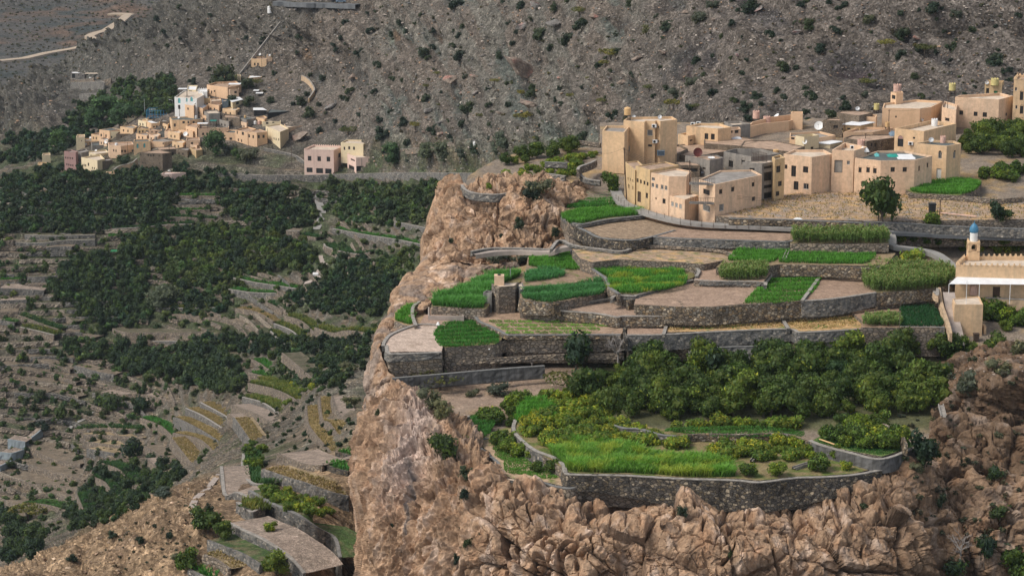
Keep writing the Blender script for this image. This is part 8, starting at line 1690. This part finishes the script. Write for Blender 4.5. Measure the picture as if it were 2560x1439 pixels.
LT = [('silver', 410, 762, 48, .8, 'broad silvery olive tree in the middle of the valley'), ('willow', 541, 390, 34, 1.1, 'bright leafy tree inside the far village'), ('greybush', 575, 385, 22, 1.1, 'dull leafy tree right of the bright one in the far village'), ('greybush', 620, 398, 28, 1.0, 'grey green tree below the square orange house'), ('willow', 595, 400, 20, .9, 'small leafy tree on the lane of the far village'),
 ('willow', 270, 300, 46, .8, 'large fresh green tree crown behind the castle like house, upper'), ('willow', 232, 318, 36, .8, 'fresh green tree crown left of the castle like house'), ('willow', 300, 318, 40, .9, 'fresh green tree crown touching the castle like house'), ('willow', 150, 372, 30, .9, 'fresh green tree above the mauve house'), ('dark', 308, 408, 20, .8, 'dark round tree beside the curved tan wall'), ('willow', 985, 415, 34, 1.0, 'fresh green tree right of the pink veranda'), ('silver', 1110, 400, 46, .8, 'wide grey green tree group on the slope foot, left'),
 ('silver', 1075, 395, 34, .9, 'grey green tree right of the pink veranda tree'), ('greybush', 1165, 395, 26, .9, 'grey bush near the white tank'), ('bush', 1195, 385, 24, .9, 'green bush right below the white tank'), ('silver', 1265, 370, 34, 1.0, 'grey green tree behind the citrus garden'), ('silver', 1245, 385, 26, 1.0, 'smaller grey green tree behind the citrus garden'), ('dark', 272, 1035, 34, 1.1, 'round grey green tree on the bare slope of the lower left'), ('dark', 356, 1035, 28, 1.2, 'dark round tree above the three grey bays'),
 ('dark', 155, 1055, 26, 1.2, 'dark tree standing alone by the footpath of the lower left'), ('dark', 352, 990, 18, 1.6, 'lone upright tree on the pale bare plot'), ('dark', 335, 1150, 34, 1.1, 'dark tree clump left of the gully walls, upper'), ('dark', 260, 1200, 26, 1.1, 'dark tree in the middle of the lower left terraces'), ('acacia', 70, 1300, 40, 1.0, 'olive brown acacia at the bottom left'), ('bush', 110, 1075, 22, .9, 'bush at the top of the blue grey channel wall'), ('bush', 105, 1000, 26, .8, 'dark bush on the rock step at the left, left one'), ('bush', 60, 1010, 22, .7, 'dark bush on the rock step at the left, right one'),
 ('grove', 520, 1330, 44, 1.0, 'dark tree at the left end of the maize strip'), ('grove', 560, 1345, 28, 1.0, 'smaller tree beside the maize strip'), ('citrus', 676, 1325, 17, 1.1, 'round bush on the bare terrace of the spur'), ('citrus', 470, 1420, 34, 1.2, 'yellow green citrus at the bottom of the spur'), ('grove', 690, 1440, 36, 1.1, 'dark bush at the bottom right of the spur terraces'), ('bush', 525, 1285, 16, 1.3, 'small upright shrub on the spur slope'), ('bush', 350, 1355, 14, 1.0, 'shrub on the spur above the cave, left'), ('bush', 385, 1320, 12, 1.0, 'tiny shrub on the spur crest'),
 ('bush', 420, 1350, 14, 1.4, 'shrub on the spur above the cave, right'), ('bush', 282, 1340, 16, .9, 'shrub on the brown crest of the spur'), ('bush', 180, 1400, 18, .8, 'shrub on the low end of the spur'), ('bush', 660, 1165, 12, 1.2, 'shrub between seedling plot and straw bank'), ('silver', 410, 1240, 26, .8, 'silvery bush at the back of the spur crest'), ('greybush', 450, 1410, 24, 1.2, 'scrub on the spur beside the grey boulder'),
 ('dark', 770, 1110, 10, 1, None), ('greybush', 870, 930, 26, .9, 'grey bush at the cliff edge below the straw strip'), ('greybush', 880, 1010, 26, .8, 'grey scrub at the cliff foot')]
for (k, x, y, r, s, lb) in LT:
    h = hit(x, y, ['hill', 'slope', 'strips'])
    if lb and h: plant(k, Vector(h[0]) - Vector((0, 0, .2)), r / pxm(h[0]), lb, sz=s)
def strip_px(kind, poly, sp, rp, label, group, asp=.5, keys=('hill', 'strips'), lim=99, sz=1): return regrow(kind, poly, sp, rp, label, group, aspect=asp, keys=keys, lim=lim, sz=sz)
strip_px('lemon', [(628, 1222), (660, 1216), (740, 1232), (800, 1262), (838, 1290), (800, 1300), (740, 1282), (680, 1250)], 20, 17, 'citrus bush in the walled spur strip', 'citrus of the walled strip on the spur')
strip_px('lemon', [(598, 1252), (625, 1248), (650, 1258), (630, 1268)], 18, 14, 'citrus bush inside the grey bastion on the spur', 'citrus in the grey bastion')
strip_px('lemon', [(620, 972), (700, 962), (790, 965), (780, 980), (700, 986)], 16, 9, 'citrus bush in the rows above the gully', 'citrus rows above the gully', .4)
strip_px('lemon', [(610, 1000), (700, 995), (740, 1000), (715, 1015)], 16, 9, 'citrus bush in the lower rows above the gully', 'lower citrus rows above the gully', .4)
strip_px('citrus', [(610, 1120), (640, 1110), (660, 1130), (650, 1180), (620, 1170)], 20, 13, 'small citrus in the seedling plot on the spur', 'citrus of the seedling plot', .5)
strip_px('lemon', [(430, 705), (520, 690), (560, 700), (520, 715), (440, 715)], 14, 8, 'yellowish vine bush above the silvery olive', 'vine bushes above the silvery olive', .4)

# ------------------------------------------------------------------ mountainside shrubs, boulders, loose stones
def zone(x, y):
    if x < 330 and y < 230: return 'near the pale track at the far upper left'
    if x < 700: return 'on the slope above the far village'
    if x < 960: return 'on the brown slope below the road' if y < 200 else 'on the slope above the pink building'
    if x < 1240: return 'on the upper grey scree left of the great slabs' if y < 190 else 'on the lower scree above the white tank'
    if x < 1500: return 'among the great rock slabs' if y < 190 else 'on the greenish scree below the great slabs'
    if x < 1800: return 'on the high slope above the tall tan house' if y < 150 else 'just above the tall tan house'
    if x < 2150: return 'on the high purple slope above the old quarter' if y < 150 else 'at the slope foot behind the old quarter'
    return 'on the dark slope above the square tan house'
z2 = lambda L, ox: [(ox + x / 2.977, y / 2.977, w / 2.977) for x, y, w in L]
B1 = z2([(860, 40, 110), (1350, 30, 80), (1600, 40, 90), (1800, 190, 120), (1480, 250, 110), (1700, 290, 120), (265, 90, 50), (30, 170, 70), (225, 230, 70), (440, 160, 60), (385, 245, 50), (145, 390, 90), (635, 390, 95), (885, 410, 95), (285, 480, 70), (385, 590, 70), (1205, 410, 80), (1260, 170, 60), (915, 190, 50), (885, 260, 60), (840, 335, 50), (80, 680, 80), (635, 730, 70), (950, 800, 120), (1445, 670, 120), (1240, 620, 50), (1915, 490, 80), (1290, 320, 50), (1570, 350, 70), (910, 920, 80), (480, 900, 90), (690, 960, 100), (375, 830, 50), (315, 980, 120), (505, 1060, 80), (840, 1010, 90), (1500, 940, 60), (1815, 1020, 110), (2030, 850, 100), (1810, 640, 50), (1610, 730, 50), (2180, 540, 70), (2430, 190, 100), (2380, 500, 50), (2160, 20, 80), (500, 220, 60), (700, 220, 50), (560, 170, 40), (20, 280, 60), (50, 320, 40), (460, 590, 40), (260, 680, 60), (1000, 1100, 90), (1110, 780, 60), (1240, 780, 70), (1130, 930, 70)], 850)
B1 += z2([(530, 40, 140), (670, 250, 80), (960, 180, 110), (1060, 360, 100), (1160, 230, 90), (765, 490, 100), (980, 710, 100), (570, 700, 80), (490, 780, 100), (780, 715, 60), (450, 540, 60), (120, 440, 80), (230, 690, 90), (400, 740, 60), (1900, 60, 120), (1650, 250, 120), (1640, 400, 90), (2020, 340, 90), (2340, 440, 120), (1800, 710, 60), (1240, 780, 100), (490, 880, 90), (1110, 850, 110), (310, 260, 60), (60, 800, 90), (960, 890, 60), (1220, 720, 50), (720, 660, 60), (2160, 220, 80), (390, 160, 60), (1740, 560, 60), (300, 610, 40), (180, 550, 50)], 1700)
B1 += [(2235 / 2.977, 750 / 2.977, 30), (2230 / 2.977, 280 / 2.977, 26), (1720 / 2.977, 740 / 2.977, 28), (2010 / 2.977, 740 / 2.977, 20), (1850 / 2.977, 750 / 2.977, 30), (2310 / 2.977, 830 / 2.977, 34), (1650 / 2.977, 560 / 2.977, 60), (1850 / 2.977, 620 / 2.977, 34), (1430 / 2.977, 600 / 2.977, 24)]
for (x, y, w) in B1:
    h = hit(x, y + w * .4, ['hill'])
    if h: plant('bush', Vector(h[0]) - Vector((0, 0, .25)), w * .62 / pxm(h[0]), ('large ' if w > 32 else '') + 'dark round shrub ' + zone(x, y), 'dark shrubs ' + zone(x, y), sz=1.05, parts=w > 30)
B2 = z2([(1780, 80, 110), (2010, 400, 150), (1975, 470, 90), (1150, 600, 70), (1350, 690, 80), (1720, 710, 80), (1350, 870, 100), (2300, 650, 90), (2480, 770, 120), (725, 545, 70), (560, 930, 90), (60, 970, 120), (1040, 860, 60), (750, 780, 60), (640, 640, 60), (1430, 860, 120), (1850, 580, 50), (1950, 750, 80), (1470, 1030, 70)], 850) + z2([(1390, 610, 110), (1530, 320, 120), (1820, 360, 130), (110, 790, 80)], 1700) + [(640, 205, 30)]
for (x, y, w) in B2:
    h = hit(x, y + w * .35, ['hill'])
    if h: plant('acacia', Vector(h[0]) - Vector((0, 0, .1)), w * .55 / pxm(h[0]), 'yellow green flat topped acacia ' + zone(x, y), 'acacias ' + zone(x, y), sz=1.1)
B3 = z2([(2500, 680, 150), (1420, 130, 60), (2060, 250, 60), (2280, 200, 90), (2350, 110, 60), (930, 560, 60), (1500, 820, 80)], 850) + z2([(150, 110, 140), (1370, 690, 80), (90, 590, 120), (1400, 130, 110), (2050, 90, 110), (240, 20, 110)], 1700)
for (x, y, w) in B3:
    h = hit(x, y + w * .35, ['hill'])
    if h: plant('greybush', Vector(h[0]) - Vector((0, 0, .2)), w * .52 / pxm(h[0]), 'sprawling grey green shrub ' + zone(x, y), 'grey shrubs ' + zone(x, y))
hillpoly = [(0, 200), (130, 190), (430, 20), (700, -10), (2600, -10), (2600, 250), (2350, 245), (2150, 290), (1700, 300), (1500, 345), (1260, 400), (1250, 440), (950, 440), (900, 340), (770, 350), (700, 240), (620, 230), (600, 190), (430, 200), (270, 240), (0, 340)]
sm = []; k = 0
for (a, b) in scatter_px(hillpoly, 33, .62, .6):
    h = hit(a, b, ['hill'])
    if h is None or (1130 < a < 1700 and R.random() < .35): continue
    r = 2.2 + 7.5 * R.random() ** 2.6
    if k < 200 and r > 4.6 and R.random() < .35: k += 1; plant('bush', Vector(h[0]) - Vector((0, 0, .15)), r * 1.35 / pxm(h[0]), 'small dark shrub ' + zone(a, b), 'small shrubs ' + zone(a, b), parts=False)
    else: sm.append((h[0], r / pxm(h[0]), .8))
for s in range(2):
    V, Fc, C = crownmesh(160 + s, nl=60, leaf=0.5, r=1, zr=0.7, cols=((.05, .055, .035), (.035, .05, .03), (.09, .08, .05)), z0=-.1, lumps=4); PROTO.setdefault('tuft', []).append((None, None, V, Fc, C))
farm = [(h_[0], R.uniform(2, 6) / pxm(h_[0]), .8) for h_ in [hit(a, b, ['far', 'hill']) for (a, b) in scatter_px([(0, 0), (430, 0), (330, 90), (200, 175), (0, 300)], 14, .6, .5)] if h_ is not None and h_[0].y > 1350]
mass('scrub', sm + farm, 'tuft')
tf = []
for (a, b) in scatter_px(hillpoly, 13, .62, .6):
    if fbm(np.array([[a / 60.0, b / 40.0, 8.3]]), 2)[0] < -.1: continue
    h = hit(a, b, ['hill'])
    if h: tf.append((h[0], R.uniform(1.2, 2.6) / pxm(h[0]), .7))
for s in range(2):
    V, Fc, C = crownmesh(170 + s, nl=16, leaf=0.9, r=1, zr=0.6, cols=((.11, .10, .07), (.07, .075, .05), (.16, .135, .09)), z0=-.2, lumps=2, core=False); PROTO.setdefault('wisp', []).append((None, None, V, Fc, C))
mass('dry_tufts', tf, 'wisp')
# bushes on the valley's bare slopes
vb = []
for (poly, sp) in [([(0, 860), (180, 900), (300, 990), (420, 1000), (440, 1120), (240, 1200), (0, 1290)], 34), ([(200, 1440), (300, 1320), (540, 1190), (560, 1260), (560, 1330), (440, 1400), (420, 1440)], 30), ([(420, 980), (880, 900), (880, 1160), (700, 1130), (560, 1140)], 40), ([(0, 600), (240, 600), (180, 760), (0, 850)], 30)]:
    for (a, b) in scatter_px(poly, sp, .7, .5):
        h = hit(a, b, ['hill'])
        if h: vb.append((h[0], R.uniform(3, 8) / pxm(h[0]), .8))
for (a, b) in scatter_px([(2290, 900), (2560, 860), (2560, 1439), (2380, 1439), (2260, 1250), (1000, 1400), (950, 1150)], 44, .8, .6):
    h = hit(a, b, ['over', 'cliff', 'shelf'])
    if h and (a > 2250 or R.random() < .3): vb.append((h[0], (R.uniform(5, 17) if a > 2250 else R.uniform(2, 6)) / pxm(h[0]), .8))
mass('scrub', vb, 'tuft')

def rockmesh(seed, flat=1.0):
    g = random.Random(seed); bm = bmesh.new()
    for _ in range(15): v = Vector((g.gauss(0, 1), g.gauss(0, 1), g.gauss(0, 1))).normalized() * g.uniform(.8, 1.05); bm.verts.new((v.x, v.y, v.z * flat))
    bmesh.ops.convex_hull(bm, input=bm.verts); bmesh.ops.delete(bm, geom=[v for v in bm.verts if not v.link_faces], context='VERTS'); bmesh.ops.triangulate(bm, faces=bm.faces)
    bm.verts.index_update(); V = np.array([v.co[:] for v in bm.verts]); Fc = np.array([[v.index for v in f.verts] for f in bm.faces]); bm.free(); return V, Fc
RK = [rockmesh(s, .65) for s in range(8)]
def rocks(name, pts, cols_, smn=.5, smx=2.2, keys=('hill',), power=2.5):
    VV, FF, CC = [], [], []; off = 0; cols_ = np.array(cols_)
    for (a, b) in pts:
        h = hit(a, b, keys)
        if h is None: continue
        V, Fc = RK[R.randrange(8)]; r = (smn + (smx - smn) * R.random() ** power) / pxm(h[0]); an = R.uniform(0, 6.28); c, s = math.cos(an), math.sin(an)
        Q = V * (r * R.uniform(.8, 1.7), r * R.uniform(.7, 1.1), r * R.uniform(.6, 1.1)); t = R.uniform(-.5, .5); Q = np.stack([Q[:, 0], Q[:, 1] * math.cos(t) - Q[:, 2] * math.sin(t), Q[:, 1] * math.sin(t) + Q[:, 2] * math.cos(t)], 1)
        Q = np.stack([Q[:, 0] * c - Q[:, 1] * s, Q[:, 0] * s + Q[:, 1] * c, Q[:, 2]], 1) + np.array(h[0])
        VV.append(Q); FF.append(Fc + off); off += len(V); CC.append(np.tile(cols_[R.randrange(len(cols_))] * R.uniform(.7, 1.3), (len(V), 1)))
    link(name, mesh(name, np.concatenate(VV), [np.concatenate(FF)], M['cliff'], col=np.concatenate(CC)), kind='stuff')
rc = [(.20, .19, .175), (.27, .235, .20), (.15, .15, .145), (.36, .24, .16), (.24, .22, .2), (.42, .36, .31)]
rocks('loose_rocks', scatter_px(hillpoly, 11, .62, .6), rc, .9, 5.5, power=3.2)
rocks('loose_rocks', scatter_px([(0, 600), (180, 700), (300, 990), (560, 1140), (560, 1190), (420, 1290), (200, 1420), (0, 1439)], 13, .6, .6), [(.26, .21, .165), (.2, .165, .135), (.36, .3, .24)], .7, 3.0)
rocks('loose_rocks', scatter_px([(200, 1440), (0, 1439), (300, 1320), (540, 1190), (560, 1260), (480, 1340), (500, 1439)], 13, .6, .6), [(.36, .25, .16), (.28, .19, .13), (.46, .34, .24)], .9, 6.5)
rocks('loose_rocks', scatter_px([(960, 900), (1560, 870), (1450, 1040), (1180, 1040), (1060, 1040), (980, 980)], 16, .5, .6), [(.40, .28, .21), (.30, .21, .16), (.5, .4, .33)], .8, 4.0, keys=('shelf',))
rocks('loose_rocks', scatter_px([(1800, 500), (2160, 480), (2560, 500), (2560, 570), (2160, 550), (1830, 540)], 16, .4, .6), [(.36, .28, .21), (.26, .21, .17)], .6, 2.4, keys=('fields', 'shelf'))
rocks('loose_rocks', scatter_px([(2280, 880), (2560, 840), (2560, 930), (2350, 950)], 14, .5, .6), [(.2, .16, .13), (.3, .24, .2)], 1, 5, keys=('over', 'shelf'))
BL = z2([(1375, 185, 165), (1360, 500, 300), (850, 590, 200), (1460, 40, 130), (1890, 120, 120), (1430, 770, 190), (1130, 480, 70), (1000, 570, 80), (2100, 610, 110), (1600, 170, 150), (2210, 430, 90), (910, 690, 60), (1010, 690, 70), (1640, 580, 70), (1490, 440, 60), (990, 160, 50), (980, 250, 50), (1190, 840, 80), (650, 820, 90), (750, 990, 70), (1920, 650, 70), (2010, 580, 60), (2400, 390, 70), (100, 565, 110), (740, 910, 70), (620, 980, 60), (2230, 740, 60)], 850) + z2([(580, 65, 80), (250, 145, 70), (40, 90, 80), (430, 410, 70), (1950, 140, 40), (1760, 280, 80), (860, 240, 90), (600, 330, 60)], 1700)
BL += [(2230 / 2.977, 1010 / 2.977, 150 / 2.977), (2450 / 2.977, 780 / 2.977, 44), (1010 / 2.977, 790 / 2.977, 1)]
for i, (x, y, w) in enumerate(BL):
    h = hit(x, y + w * .15, ['hill'])
    if not h or w < 8: continue
    V, Fc = rockmesh(300 + i, .5); r = w * .52 / pxm(h[0]); g = np.linalg.norm
    bmv = V * (r, r * .8, r * .72); t = .45; Q = bmv.copy(); a = R.uniform(-.5, .5) if i != 1 else -.55
    Q = np.stack([bmv[:, 0] * math.cos(a) - bmv[:, 2] * math.sin(a), bmv[:, 1], bmv[:, 0] * math.sin(a) + bmv[:, 2] * math.cos(a)], 1)
    bm = bmesh.new(); vs_ = [bm.verts.new(v) for v in Q]; [bm.faces.new([vs_[j] for j in f]) for f in Fc.tolist()]; bmesh.ops.subdivide_edges(bm, edges=bm.edges[:], cuts=5, use_grid_fill=True); 
    P_ = np.array([v.co[:] for v in bm.verts]); q = P_ + 50 * i; P_ += (P_ / (g(P_, axis=1)[:, None] + 1e-6)) * (.10 * r * fbm(q / (r * .35), 4, True) + .05 * r * (worley(q / (r * .3))[2] - .5))[:, None]
    bm.verts.index_update(); F2 = [tuple(v.index for v in f.verts) for f in bm.faces]; bm.free()
    P_[:, 2] += .28 * r; P_[:, 1] -= .25 * r; col = np.tile((.27, .215, .175) if i % 3 else (.21, .195, .18), (len(P_), 1)) * (1 + .5 * fbm(q / (r * .5), 3)[:, None]); col[:, 0] *= 1 + .5 * sstep(.1, .4, fbm(q / r, 3))
    nm = {1: 'great tilted rock slab in the middle of the mountainside', 0: 'tall pale slab standing above the great tilted one', 2: 'long dark slab left of the great tilted one', 5: 'whitish pointed boulder below the great slabs', len(BL) - 3: 'big round boulder against the tall cream house'}.get(i, ('large ' if w > 28 else 'small ') + 'angular boulder ' + zone(x, y))
    link('boulder', mesh('boulder', P_, F2, M['cliff'], col=np.clip(col, .01, 1)), loc=h[0], label=nm, cat='boulder', group=None if i in (0, 1, 2, 5, len(BL) - 3) else 'boulders ' + zone(x, y), kind='thing')
# maize on the spur
q = [hit(x, y, ['hill'])[0].z for (x, y) in ((540, 1360), (600, 1385), (640, 1400))]

# ------------------------------------------------------------------ the air
hz_ = MB(); hz_.box((0, 1900, 20), (5200, 4400, 900)); hm, nt, b = newmat('air'); o_ = [n for n in nt.nodes if n.type == 'OUTPUT_MATERIAL'][0]; nt.nodes.remove(b)
pv = nn(nt, 'ShaderNodeVolumePrincipled'); pv.inputs['Color'].default_value = (0.72, 0.82, 0.92, 1); pv.inputs['Density'].default_value = 0.000035; pv.inputs['Anisotropy'].default_value = 0.2; nt.links.new(pv.outputs[0], o_.inputs['Volume'])
hz_.build('haze', hm, kind='stuff')
